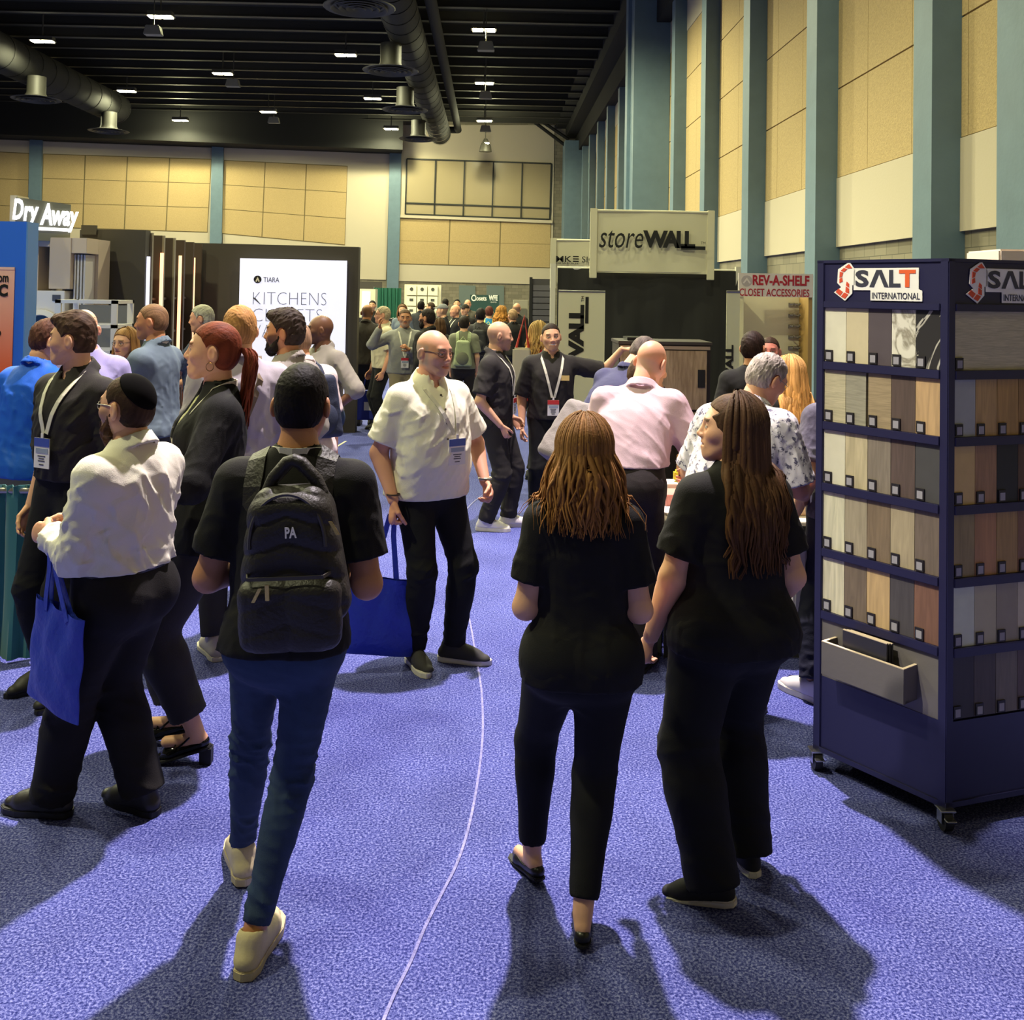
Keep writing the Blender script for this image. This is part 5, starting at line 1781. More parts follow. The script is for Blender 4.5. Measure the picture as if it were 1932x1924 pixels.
        for q in (-1, 1):
            F_.ell(b.sho[q] + A(-q * .012, 0, -.014) * s, A(.049 * ar + sl_w * .7, .054 * ar + sl_w * .8, .052 * ar + sl_w * .5) * s, k=.05)
            F_.cone(b.T(q * .038, -.02, 1.450), b.sho[q] + A(0, 0, .008) * s, .036 * s + infl * .4, .040 * ar * s + sl_w * .4, k=.05)
            e = b.sho[q] + (b.elb[q] - b.sho[q]) * min(sleeve, 1)
            if sleeve > 0:
                r0 = .05 * ar * s + sl_w
                r1 = (.05 + (.040 - .05) * min(sleeve, 1)) * ar * s + sl_w + (sl_flare if sleeve <= 1 else 0)
                F_.cone(b.sho[q], e, r0, r1, k=.03)
                if sleeve > 1:
                    e2 = b.elb[q] + (b.wri[q] - b.elb[q]) * (sleeve - 1)
                    F_.cone(b.elb[q], e2, .042 * ar * s + sl_w, (.030) * s + sl_w * .75, k=.02)
                    if cuff:
                        dd = (b.wri[q] - b.elb[q]) / np.linalg.norm(b.wri[q] - b.elb[q])
                        F_.cone(e2 - dd * cuff, e2, .034 * s + sl_w * .9, .034 * s + sl_w * .9, k=.004)
        if collar:
            neckc, up = b.T(0, -.010, 1.475), A(0, 0, 1)
            R0 = .064 * s * (.86 if b.f else 1) * (.75 + .25 * b.w)
            ch = collar * s
            def cf(P):
                x, y, z = P[0] - neckc[0], P[1] - neckc[1], P[2] - neckc[2]
                z = z + y * .45
                r = np.sqrt(x * x + (y * .92) ** 2)
                d1 = np.abs(r - R0 - np.clip(ch * .55 - z, 0, 1) * .55) - .0065
                gap = .016 * s + np.clip(ch * .5 - z, 0, 1) * .25 - np.abs(x)
                d = np.maximum(d1, np.maximum(z - ch * .62, -z - ch * .55))
                return np.where((y > 0) , np.maximum(d, gap * np.clip((y - R0 * .5) / .02, 0, 1) - .004), d)
            late_collar = (cf, neckc - A(.12, .13, .10), neckc + A(.12, .13, .10))
        # open the neck and the sleeve ends
        F_.cone(b.T(0, -.012, neck + .035), b.T(0, .01, neck + .14), .064 * s * (.88 if b.f else 1) * (.75 + .25 * b.w), .085 * s, k=.004, mode=1, late=True)
        if vneck:
            F_.cone(b.T(0, .09, neck + .01), b.T(0, .15, neck - vneck), .05 * s, .022 if vneck > .2 else .008, k=.01, mode=1, late=True)
        if collar:
            F_.add(*late_collar, k=.006, late=True)
        for q in (-1, 1):
            if 0 < sleeve <= 1:
                r1 = (.05 + (.040 - .05) * min(sleeve, 1)) * ar * s + sl_w + sl_flare
                e = b.sho[q] + (b.elb[q] - b.sho[q]) * sleeve
                d = (b.elb[q] - b.sho[q]) / np.linalg.norm(b.elb[q] - b.sho[q])
                e2 = e + d * .16
                # flat hem of the sleeve
                def cut(P, e=e, d=d):
                    return -((P[0] - e[0]) * d[0] + (P[1] - e[1]) * d[1] + (P[2] - e[2]) * d[2])
                rr = r1 + .022
                def loc(P, e=e, d=d, rr=rr):
                    t = (P[0] - e[0]) * d[0] + (P[1] - e[1]) * d[1] + (P[2] - e[2]) * d[2]
                    w = np.sqrt(np.maximum((P[0] - e[0] - d[0] * t) ** 2 + (P[1] - e[1] - d[1] * t) ** 2 + (P[2] - e[2] - d[2] * t) ** 2, 0))
                    return np.maximum(np.maximum(np.maximum(-t, w - rr), t - .1), .004 - tor[0](P))
                F_.add(loc, np.minimum(e, e2) - rr, np.maximum(e, e2) + rr, k=.001, mode=1, late=True)
        sd = seed if seed is not None else int(b.h * 1000) + int(hem * 100)
        fl = folds(sd, fold, fscale, fdir)
        fl2 = folds(sd + 7, fold * .5, fscale * .5, (fdir[2], fdir[0], fdir[1]))
        def post(P, d):
            zl = np.clip((1.46 * s + b.pel[2] - P[2]) / (.12 * s), .15, 1)
            return d - (fl(P) + fl2(P)) * zl
        return np_mesh(name, [F_.mesh(post=post)], m, root)

    def bottom(b, root, name, m, top=1.0, hem=.95, infl=.010, thigh=.012, knee=.012, ankle=.016, fold=.005, fscale=.07, seed=1, short=False, shape=1.0):
        s, lod, lr = b.s, b.lod, b.leg_r
        h = (.0075, .011, .019)[lod - 1]
        F_ = Field(h)
        fn, lo, hi = b.torso_fn(infl)
        zt = b.pel[2] + top * s
        F_.add(lambda P: np.maximum(fn(P), P[2] - zt), lo, np.minimum(hi, [9, 9, zt]), k=.02)
        for q in (-1, 1):
            F_.ell(b.T(q * .078 * b.w, -.045, .90), (A(.088, .092, .098) * s * (.4 + .6 * b.w) * (1.08 if b.f else .98) + infl) * shape, k=.05)
            F_.cone(b.hip[q], b.kne[q], .088 * lr * s + thigh, .057 * lr * s + knee, k=.04, bulge=(.25, .04))
            e = b.kne[q] + (b.ank[q] - b.kne[q]) * hem
            if not short:
                F_.cone(b.kne[q], e, .057 * lr * s + knee, .036 * lr * s + ankle, k=.03, bulge=(.3, .13))
            d = (b.ank[q] - b.kne[q]) / np.linalg.norm(b.ank[q] - b.kne[q])
            if short:
                e = b.hip[q] + (b.kne[q] - b.hip[q]) * hem
                d = (b.kne[q] - b.hip[q]) / np.linalg.norm(b.kne[q] - b.hip[q])
            e2 = e + d * .14
            rr = .13 * s
            def loc(P, e=e, d=d, rr=rr):
                t = (P[0] - e[0]) * d[0] + (P[1] - e[1]) * d[1] + (P[2] - e[2]) * d[2]
                w = np.sqrt(np.maximum((P[0] - e[0] - d[0] * t) ** 2 + (P[1] - e[1] - d[1] * t) ** 2 + (P[2] - e[2] - d[2] * t) ** 2, 0))
                return np.maximum(np.maximum(-t, w - rr), t - .13)
            F_.add(loc, np.minimum(e, e2) - rr, np.maximum(e, e2) + rr, k=.001, mode=1, late=True)
        fl = folds(seed + 3, fold, fscale, (.25, .25, 1))
        fl2 = folds(seed + 9, fold * .5, .12, (1, .5, .3))
        kz = [(b.kne[q], b.ank[q]) for q in (-1, 1)]
        def post(P, d):
            w = .25
            for kn, an in kz:
                w = w + .9 * np.exp(-((P[2] - kn[2]) / .09) ** 2) * .5 + .9 * np.exp(-((P[2] - an[2] - .06) / .10) ** 2) * .5
            return d - fl(P) * w - fl2(P) * .6
        return np_mesh(name, [F_.mesh(post=post)], m, root)

    def shoes(b, root, m, ms, kind='sneaker', soleh=.028, names=('shoe', 'sole')):
        s = b.s * (.90 if b.f else 1.0) * b.sp.get('foot', 1.0)
        hh = b.sp.get('heel', 0)
        for q in (-1, 1):
            if b.sp.get('noshoe') and q in b.sp['noshoe']:
                continue
            M, O = b.fr[q], b.ank[q] - b.fr[q] @ A(0, 0, .082) * b.s
            ang = math.atan2(hh, .17) if hh else 0
            MT = M @ np.array(Matrix.Rotation(-ang, 3, 'X'))
            ko = A(0, 0, 0)
            W = lambda x, y, z: O + MT @ (A(x, y, z) * s)
            F_ = Field((.0045, .007, .013)[b.lod - 1])
            n = M @ A(0, 0, 1)
            if kind in ('flat', 'heel'):
                F_.cone(W(0, -.045, .030), W(q * -.004, .10, .026), .031 * s, .036 * s, k=.02, flat=(MT @ A(0, 0, 1), .85))
                F_.cone(W(q * -.004, .10, .022), W(q * -.012, .182, .016), .034 * s, .012 * s, k=.02, flat=(MT @ A(0, 0, 1), .62))
                F_.ell(W(0, .028, .072), A(.034, .075, .046) * s, k=.006, mode=1, rot=MT)
            else:
                F_.cone(W(0, -.045, .042), W(q * -.004, .12, .036), .038 * s, .043 * s, k=.02, flat=(MT @ A(0, 0, 1), .95))
                F_.cone(W(q * -.004, .115, .034), W(q * -.010, .175, .030), .040 * s, .029 * s, k=.02, flat=(MT @ A(0, 0, 1), .8))
                F_.cone(W(0, -.022, .085), W(0, .085, .055), .041 * s, .034 * s, k=.025)
                if kind == 'dress':
                    F_.cone(W(0, .02, .07), W(0, .12, .045), .036 * s, .03 * s, k=.02)
                F_.cone(W(0, -.01, .135), W(0, -.008, .10), .034 * s, .030 * s, k=.006, mode=1)
            sh = soleh * s * .8
            o_, n_ = W(0, 0, sh / s * .9), MT @ A(0, 0, 1)
            F_.add(lambda P: -((P[0] - o_[0]) * n_[0] + (P[1] - o_[1]) * n_[1] + (P[2] - o_[2]) * n_[2]), O - .3, O + .35, k=.001, mode=2)
            sho = np_mesh(names[0], [F_.mesh()], m, root)
            out = [(-.030, -.075), (-.040, -.04), (-.036, .02), (-.044, .09), (-.046, .13), (-.034, .185), (-.010, .212), (.014, .205), (.036, .165), (.044, .11), (.034, .03), (.038, -.04), (.028, -.076), (0, -.086)]
            if kind in ('flat', 'heel'):
                out = [(x * .82, y * .93) for x, y in out]
            out = [(x * -q, y) for x, y in out]
            mb = MB()
            if kind == 'heel' and hh:
                mb.prism(out, W(0, 0, -.003), Vector(MT @ A(s, 0, 0)), Vector(MT @ A(0, s, 0)), Vector(MT @ A(0, 0, .012) * s))
                p = W(0, -.052, 0)
                g = A(p[0], p[1], O[2] - hh)
                fx, fy = M @ A(1, 0, 0), M @ A(0, 1, 0)
                mb.prism([(-.026, -.026), (.026, -.026), (.022, .024), (-.022, .024)], g, Vector(fx), Vector(fy), Vector((0, 0, p[2] - g[2] + .006)))
            else:
                mb.prism(out, W(0, 0, 0), Vector(MT @ A(s, 0, 0)), Vector(MT @ A(0, s, 0)), Vector(MT @ A(0, 0, sh)))
            mb.build(names[1], ms, sho, bevel=.003)
            if kind == 'sneaker' and b.lod == 1 or kind == 'dress' and b.lod == 1:
                mb = MB()
                for t in (.045, .065, .085, .105):
                    mb.tube([W(-.022, t, .093 - (t - .04) * .42), W(0, t + .006, .100 - (t - .04) * .42), W(.022, t, .093 - (t - .04) * .42)], .003 * s, 6)
                mb.build('laces', m if kind == 'dress' else ms, sho, smooth=True)
            if kind == 'heel':
                mb = MB()
                mb.tube([W(-.034, .07, .04), W(-.02, .06, .062), W(0, .055, .070), W(.02, .06, .062), W(.034, .07, .04)], .0045 * s, 6)
                mb.tube([W(-.03, .05, .045), W(-.028, -.01, .075), W(0, -.055, .085), W(.028, -.01, .075), W(.03, .05, .045)], .0045 * s, 6)
                mb.build('strap', m, sho, smooth=True)

    # -------- hair
    def scalp(b, root, rgb, name='hair', t=.012, top=.0, front=.072, nape=-.072, side=.0, noise=.004, nscale=.02, dirn=(1, 1, .3), vol=None, ears=True, vary=.35, rough=.5, sideburn=.02, tall=0.0):
        hs, C, M = b.hs, b.hc, b.HR
        W = lambda x, y, z: C + M @ (A(x, y, z) * hs)
        F_ = Field((.0038, .0055, .010)[b.lod - 1])
        F_.ell(W(0, -.014, .028 + top * .5 + tall * .4), (A(.0765 + side, .098, .093 + top * .5 + tall * .5) + t) * hs, rot=M)
        F_.ell(W(0, -.045, -.02), (A(.066 + side, .058, .06) + t * .8) * hs, k=.03, rot=M)
        if vol:
            for (c, r) in vol:
                F_.ell(W(*c), A(*r) * hs, k=.03, rot=M)
        MT = M.T
        fl = folds(int(t * 1e4) + int(b.h * 500), noise, nscale, tuple(M @ A(*dirn)), 6)
        hb = .028 + side * 0
        def post(P, d):
            x, y, z = P[0] - C[0], P[1] - C[1], P[2] - C[2]
            p = [(MT[i, 0] * x + MT[i, 1] * y + MT[i, 2] * z) / hs for i in range(3)]
            d = d - fl(P)
            sb = sideburn
            yl = np.interp(p[2], [-.10, -.04, .0, .025, .045, .062, .074, .095], [sb - .03, sb, sb, sb + .006, sb + .026, front - .022, front - .002, front + .03])
            yl = yl - .22 * np.clip(np.abs(p[0]) - .035, 0, 1) * np.clip((p[2] - .02) / .04, 0, 1)
            d = np.maximum(d, (p[1] - yl) * hs)
            d = np.maximum(d, (nape + 1.2 * np.clip(p[1] + .03, 0, 1) * (1 if ears else .2) - p[2]) * hs)
            if ears:
                ea = .030 - np.sqrt(((p[1] + .012) / 1.0) ** 2 + ((p[2] + .008) / 1.35) ** 2)
                ea = np.where(np.abs(p[0]) > .055, ea, -1)
                d = np.maximum(d, ea * hs)
            return d
        c0 = np.array(lin(rgb)[:3])
        def col(v):
            n = np.sin(v @ (M @ A(1, .3, .1)) * 420 + 3 * np.sin(v @ A(7, 9, 31))) * .5 + np.sin(v @ A(90, 60, 40)) * .5
            return np.concatenate([c0 * (1 + vary * n[:, None]), np.ones((len(v), 1))], 1)
        m = mat('hair', (60, 45, 35), .62, attr=True, bump=.15, bscale=140, spec=.12)
        return [F_.mesh(post=post, color=col)]

    def hair(b, root, rgb, **k):
        return np_mesh('hair', b.scalp(root, rgb, **k), mat('hair', (60, 45, 35), .62, attr=True, bump=.15, bscale=140, spec=.12), root)

    def locks(b, rgb, length, n=160, r=.009, arc=(60, 300), seed=1, wave=.008, wl=.09, tips=.35, hi=(1.5, 1.3, 1.0), spread=.0, bvh=None, part=0.0, outset=.0, lift=0.0, frontlen=None):
        """hanging locks: arc in degrees around the head measured from the face (180 = back)"""
        rng = np.random.RandomState(seed)
        hs, C, M = b.hs, b.hc, b.HR
        V, Fc, Cc = [], [], []
        c0 = np.array(lin(rgb)[:3])
        ns = 5
        for i in range(n):
            a = R(rng.uniform(*arc))
            lay = rng.uniform(0, 1)
            dirh = A(math.sin(a), math.cos(a), 0)
            pts = []
            e0 = rng.uniform(R(40), R(84))
            rad = A(.080, .102, .097) + (.008 + .014 * lay)
            for e in np.linspace(e0, R(-8), 7):
                p = A(dirh[0] * math.cos(e) * rad[0] * (1 - part * 0), dirh[1] * math.cos(e) * rad[1] - .012, math.sin(e) * rad[2] + .028)
                pts.append(C + M @ (p * hs))
            L = length * rng.uniform(1 - tips, 1.0)
            if frontlen is not None:
                fr = .5 + .5 * math.cos(a)
                L = L * (1 - fr) + frontlen * fr
            out = M @ dirh
            p = pts[-1]
            ph, ph2 = rng.uniform(0, 6.28, 2)
            sd = np.cross(out, A(0, 0, 1))
            m = 16
            zz0 = p[2]
            for j in range(1, m + 1):
                t = j / m
                dz = L * t
                q = p + A(0, 0, -dz) + out * (outset * math.sin(min(t * 1.3, 1) * math.pi / 2) - .022 * (1 - math.exp(-dz / .05)) * (outset <= 0.001)) + sd * (spread * t * math.sin(ph2)) \
                    + (sd * math.sin(dz / wl * 6.28 + ph) + out * math.cos(dz / wl * 6.28 + ph2) * .6) * wave * min(1, t * 2)
                pts.append(q)
            if bvh is not None:
                for j in range(5, len(pts)):
                    q = pts[j]
                    hit = bvh.find_nearest(Vector(q))
                    if hit[0] is not None:
                        dv = Vector(q) - hit[0]
                        if dv.dot(hit[1]) < .010 + .010 * lay:
                            pts[j] = np.array(hit[0] + hit[1] * (.010 + .012 * lay + .004 * math.sin(ph + j)))
            pts = np.array(pts)
            N = len(pts)
            rr = r * rng.uniform(.7, 1.3)
            tone = rng.uniform(.65, 1.25)
            base = len(V)
            up = out
            for j in range(N):
                tg = pts[min(j + 1, N - 1)] - pts[max(j - 1, 0)]
                tg = tg / max(np.linalg.norm(tg), 1e-9)
                uu = up - tg * (up @ tg)
                uu = uu / max(np.linalg.norm(uu), 1e-9)
                ss = np.cross(tg, uu)
                t = j / (N - 1)
                rad_ = rr * (.5 + .7 * min(1, t * 3)) * (1 - max(0, t - .6) / .4 * .85)
                cc = c0 * tone * (A(1, 1, 1) * (1 - t) + A(*hi) * t)
                for k in range(ns):
                    g = 2 * math.pi * k / ns
                    V.append(pts[j] + (uu * math.cos(g) * .6 + ss * math.sin(g) * 1.3) * rad_)
                    Cc.append((*cc, 1))
            for j in range(N - 1):
                for k in range(ns):
                    a0, b0 = base + j * ns + k, base + j * ns + (k + 1) % ns
                    Fc.append((a0, b0, b0 + ns, a0 + ns))
        return (np.array(V), np.array(Fc), np.array(Cc))

    def long_hair(b, root, rgb, cap=None, locks=()):
        parts = b.scalp(root, rgb, **(cap or dict(t=.012, nape=-.10, ears=False, sideburn=.03)))
        for kw in locks:
            parts.append(b.locks(rgb, **kw))
        return np_mesh('hair', parts, mat('hair', (60, 45, 35), .62, attr=True, bump=.15, bscale=140, spec=.12), root)

    def beard(b, root, rgb, length=.03, wide=1.0, name='beard'):
        hs, C, M = b.hs, b.hc, b.HR
        W = lambda x, y, z: C + M @ (A(x, y, z) * hs)
        F_ = Field((.0038, .0055, .010)[b.lod - 1])
        for q in (-1, 1):
            F_.cone(W(q * .064 * wide, .006, -.02), W(q * .046 * wide, .040, -.085), .016 * hs, .022 * hs, k=.02)
            F_.cone(W(q * .046 * wide, .040, -.085), W(0, .068, -.105), .024 * hs, .026 * hs, k=.02)
            F_.cone(W(q * .030, .080, -.064), W(0, .093, -.046), .008 * hs, .009 * hs, k=.01)
            F_.cone(W(q * .030, .080, -.064), W(q * .024, .072, -.088), .010 * hs, .016 * hs, k=.01)
        F_.cone(W(0, .070, -.102), W(0, .070, -.108 - length), .032 * hs, .016 * hs, k=.03)
        F_.ell(W(0, .096, -.066), A(.020, .014, .008) * hs, k=.006, mode=1, rot=M)
        fl = folds(5, .005, .016, tuple(M @ A(1, .5, .2)), 5)
        c0 = np.array(lin(rgb)[:3])
        def col(v):
            n = np.sin(v @ A(300, 260, 90))
            return np.concatenate([c0 * (1 + .3 * n[:, None]), np.ones((len(v), 1))], 1)
        return np_mesh(name, [F_.mesh(post=lambda P, d: d - fl(P), color=col)], mat('hair', (60, 45, 35), .62, attr=True, bump=.15, bscale=140, spec=.12), root)

    def glasses(b, root, m, y=.096, z=.004, name='glasses', lens=None, r=.022):
        hs, C, M = b.hs, b.hc, b.HR
        W = lambda x, y_, z_: Vector(C + M @ (A(x, y_, z_) * hs))
        mb = MB()
        for q in (-1, 1):
            ring = [W(q * .033 + r * 1.15 * math.cos(t), y - .010 * abs(r * math.cos(t) * q) / .03 - (.004 if q * math.cos(t) > 0 else 0), z + r * .78 * math.sin(t)) for t in np.linspace(0, 2 * math.pi, 19)]
            mb.tube(ring, .0017 * hs, 6, False)
            mb.tube([W(q * .058, y - .008, z + .006), W(q * .078, .03, z + .010), W(q * .083, -.008, z + .008), W(q * .080, -.030, z - .012)], .0018 * hs, 6)
        mb.tube([W(-.010, y, z + .004), W(0, y + .003, z + .007), W(.010, y, z + .004)], .0017 * hs, 6)
        g = mb.build(name, m, root, smooth=True)
        if lens is not None:
            mb = MB()
            for q in (-1, 1):
                mb.prism([(r * 1.1 * math.cos(t), r * .74 * math.sin(t)) for t in np.linspace(0, 2 * math.pi, 17)[:-1]], W(q * .033, y - .003, z), Vector(M @ A(hs, 0, 0)), Vector(M @ A(0, 0, hs)), Vector(M @ A(0, .0015, 0)))
            mb.build('lens', lens, g)
        return g

def bvh_of(ob):
    from mathutils.bvhtree import BVHTree
    me = ob.data
    return BVHTree.FromPolygons([v.co for v in me.vertices], [tuple(p.vertices) for p in me.polygons])

def lanyard(b, root, cloth, m, drop=1.12, badge=True, bm=None, header=(60, 80, 170), width=.021, ux=.07, cx=0.0, off=.006):
    """ribbon round the neck lying on the garment, badge hanging from it"""
    bv = bvh_of(cloth)
    s = b.s
    def front(u, z):
        p = b.T(u, 0, z)
        d = A(*(b.T(u, .1, z) - p))
        d = Vector(d / np.linalg.norm(d))
        hit = bv.ray_cast(Vector(p) + d * .8, -d, 1.0)
        return (hit[0] + d * off) if hit[0] is not None else Vector(p) + d * .13
    mb = MB()
    ends = []
    for q in (-1, 1):
        pts = [Vector(b.T(0, -.088, 1.487)), Vector(b.T(q * .042, -.078, 1.488)), Vector(b.T(q * .070, -.036, 1.486)), Vector(b.T(q * .076, .018, 1.472))]
        for z in np.linspace(1.43, drop, 9):
            t = (1.43 - z) / (1.43 - drop)
            pts.append(front(q * (ux * (1 - t) ** 1.0 + .010) + cx * t, z))
        sd = []
        for i, p in enumerate(pts):
            tg = pts[min(i + 1, len(pts) - 1)] - pts[max(i - 1, 0)]
            if i < 4:
                sd.append(Vector((0, 0, 1)) if i < 2 else Vector((q * .6, 0, .8)) if i == 2 else Vector((q, 0, .3)))
            else:
                f = Vector(b.T(0, 1, 1.3) - b.T(0, 0, 1.3)).normalized()
                sd.append(tg.cross(f))
        mb.strip(pts, sd, width, .003)
        ends.append(pts[-1])
    ly = mb.build('lanyard', m, root)
    if badge:
        e = (ends[0] + ends[1]) / 2
        f = Vector(b.T(0, 1, 1.2) - b.T(0, 0, 1.2)).normalized()
        ex = Vector((0, 0, 1)).cross(f).normalized() * -1
        ex = f.cross(Vector((0, 0, 1))).normalized()
        e = e + f * .012
        w, hh = .10 * s, .135 * s
        mb = MB().obox(e - ex * w / 2 - Vector((0, 0, hh + .02)), ex * w, f * .003, Vector((0, 0, hh)))
        mb.obox(e - ex * .008 - Vector((0, 0, .022)), ex * .016, f * .004, Vector((0, 0, .026)))
        bd = mb.build('badge', mat('badge_paper', (232, 228, 224), .4), ly)
        mb = MB().obox(e - ex * w / 2 + f * .0035 - Vector((0, 0, .02 + hh * .28)), ex * w, f * .0012, Vector((0, 0, hh * .28)))
        mb.build('header_band', mat('badge_band_%d_%d_%d' % header, header, .4), bd)
        mb = MB().obox(e - ex * w * .42 + f * .0035 - Vector((0, 0, .02 + hh * .5)), ex * w * .8, f * .0012, Vector((0, 0, hh * .16)))
        mb.build('picture_band', mat('badge_grey', (150, 160, 176), .4), bd)
        mb = MB()
        for k, (wd, zz) in enumerate(((.5, .62), (.36, .70), (.44, .78), (.3, .90))):
            mb.obox(e - ex * w * wd / 2 + f * .0035 - Vector((0, 0, .02 + hh * zz)), ex * w * wd, f * .001, Vector((0, 0, hh * .035)))
        mb.build('print', mat('badge_print', (70, 70, 80), .5), bd)
    return ly
# ================================================================ the people
def cloth(name, rgb, rough=.85, **k):
    k.setdefault('bump', .12)
    k.setdefault('bscale', 260)
    k.setdefault('spec', .25)
    return mat(name, rgb, rough, **k)
C_BLACK = cloth('black_cotton', (23, 22, 21))
C_BLACK2 = cloth('black_twill', (20, 20, 21))
C_JEANS = cloth('blue_denim', (46, 62, 88), vary=.18, vscale=9)
C_CREAMSH = cloth('cream_shirt_cotton', (226, 222, 204))
C_LINEN = cloth('ivory_linen', (234, 230, 206))
C_SUIT = cloth('black_suit_wool', (27, 25, 24))
C_CHAR = cloth('charcoal_wool', (52, 50, 49))
LEA = mat('black_leather', (24, 23, 22), .32)
SOLE_D = mat('dark_sole', (20, 19, 18), .6)
SOLE_W = mat('white_sole', (224, 218, 204), .55)
LANY = cloth('white_lanyard_ribbon', (214, 210, 192), .6)
SK_W, SK_T, SK_P, SK_D = (218, 168, 134), (182, 128, 92), (218, 160, 128), (112, 76, 54)
BROWN, DARK, BLOND, GREY, AUB = (66, 48, 36), (24, 20, 18), (176, 136, 88), (158, 150, 138), (112, 54, 34)

def person(label, px, Y, heading, skin=SK_W, face=None, xoff=0.0, x=None, **sp):
    xx = at(px, 700, Y).x + xoff if x is None else x
    root = empty('person', (xx, Y, 0), -R(heading))
    tag(root, label, 'person')
    b = Body(sp)
    b.root = root
    b.build_body(root, skin, face or {})
    return b, root

def loc2(b, wx, wy, z=0.0):
    """world point -> the person's own coordinates"""
    m = b if isinstance(b, tuple) else None
    x0, y0, hd = m
    c, s_ = math.cos(R(hd)), math.sin(R(hd))
    dx, dy = wx - x0, wy - y0
    return (dx * c - dy * s_, dx * s_ + dy * c, z)

# ---- man in jeans with a black backpack, walking away
b, r = person('man walking away in blue jeans and black tee with a quilted black backpack', 548, 3.15, 2, SK_T, dict(brow=DARK),
              h=1.785, w=1.03, sh=1.06, armr=1.08, head=(2, -4, 0), Lf=(-.20, .30, 0, -24, 0), Rf=(-.04, -.14, 0, 6, 0), pel=(.0, .03, -.012),
              Lh=(-.15, .27, 1.07), Le=(-.5, -1, -.2), Rh=(.17, .26, 1.05), Re=(.4, -1, -.2), lean=(.02, .03), curlL=50, curlR=50)
tee = b.top(r, 't_shirt', C_BLACK, hem=.885, sleeve=.74, infl=.018, hang=.5, hangb=.6, sl_w=.022, sl_flare=.012, fold=.006)
b.bottom(r, 'jeans', C_JEANS, thigh=.002, knee=.003, ankle=.007, fold=.008, fscale=.05, seed=4, hem=.93)
b.shoes(r, mat('cream_suede', (206, 192, 150), .8, bump=.1, bscale=80), mat('cream_sole', (198, 184, 146), .6), 'sneaker', .034)
b.hair(r, DARK, t=.006, tall=.012, nape=-.070, noise=.0025, nscale=.014, front=.075, side=.002)
lanyard(b, r, tee, LANY, badge=False)
BAGP = (r.location.copy(), r.rotation_euler.z)
bv_tee = bvh_of(tee)
b_jeans = b
tag(empty('phone', (0, 0, 0)), '', '') if False else None
pt = Vector(b.wri[-1]) + Vector((.05, .10, .0))
ph = tag(MB().box(-.035, .035, -.004, .004, -.07, .07).build('phone', mat('white_phone', (230, 222, 214), .3), bevel=.006), 'white phone held before the backpack wearer, showing at his left forearm', 'phone')
ph.location = r.matrix_basis @ (pt + Vector((-.0, .04, .03)))
ph.rotation_euler = (R(-30), 0, R(20))

# ---- woman with wavy brown hair
b, r = person('woman walking away with wavy shoulder-length brown hair, black tee and slim black trousers', 1112, 3.27, 4, SK_W, dict(brow=BROWN),
              sex='f', noear=1, h=1.615, w=1.10, sh=.96, armr=1.10, legr=1.04, head=(0, -2, 0), Lf=(-.165, .17, 0, -30, -4), Rf=(.0, -.15, 0, 2, 0), pel=(-.012, 0, -.006),
              Lh=(-.15, .20, .94), Le=(-.25, -1, 0), Rh=(.16, .20, .90), Re=(.15, -1, 0), curlL=45, curlR=45, heel=.01)
tee = b.top(r, 't_shirt', C_BLACK, hem=.83, sleeve=.70, infl=.014, hang=.42, hangb=.5, sl_w=.018, flare=.0, fold=.005)
b.bottom(r, 'trousers', C_BLACK2, infl=.014, thigh=.016, knee=.011, ankle=.012, fold=.0025, seed=2, hem=.90, fscale=.10)
b.shoes(r, LEA, SOLE_D, 'flat', .018)
bv = bvh_of(tee)
b.long_hair(r, (126, 90, 52), dict(t=.014, nape=-.11, ears=False, sideburn=.04, noise=.004), [
    dict(length=.27, n=640, r=.0050, arc=(48, 312), seed=3, wave=.007, wl=.13, tips=.4, hi=(1.45, 1.3, 1.05), bvh=bv, outset=.022),
    dict(length=.27, n=110, r=.005, arc=(70, 290), seed=8, wave=.009, wl=.16, tips=.35, hi=(1.5, 1.35, 1.1), bvh=bv, outset=.05, spread=.04)])

# ---- woman with long straight hair
b, r = person('woman in loose black clothes with very long straight brown hair, face turned left', 1384, 3.5, -14, SK_W, dict(brow=BROWN),
              sex='f', noear=1, h=1.675, w=1.24, sh=.98, armr=1.18, legr=1.12, head=(-62, 3, 0), Lf=(-.13, -.16, 0, -58, -8), Rf=(.07, .0, 0, 0, 0), pel=(.0, 0, -.006),
              Lh=(-.26, .10, .80), Le=(-.4, -1, 0), Rh=(.22, .12, .86), Re=(.1, -1, 0), curlL=40, curlR=40, bust=1.1)
tee = b.top(r, 't_shirt', C_BLACK, hem=.83, sleeve=.72, infl=.020, hang=.7, hangb=.7, sl_w=.022, flare=.0, fold=.005, sl_flare=.016)
b.bottom(r, 'trousers', C_BLACK2, infl=.018, thigh=.022, knee=.030, ankle=.048, fold=.005, seed=6, hem=1.06, fscale=.10)
b.shoes(r, mat('black_knit', (30, 30, 30), .8), SOLE_W, 'sneaker', .032)
bv = bvh_of(tee)
b.long_hair(r, (74, 54, 38), dict(t=.010, nape=-.12, ears=False, sideburn=.045, noise=.0015, front=.068), [
    dict(length=.50, n=460, r=.0072, arc=(80, 284), seed=5, wave=.003, wl=.3, tips=.22, hi=(1.5, 1.25, .85), bvh=bv, outset=.012)])

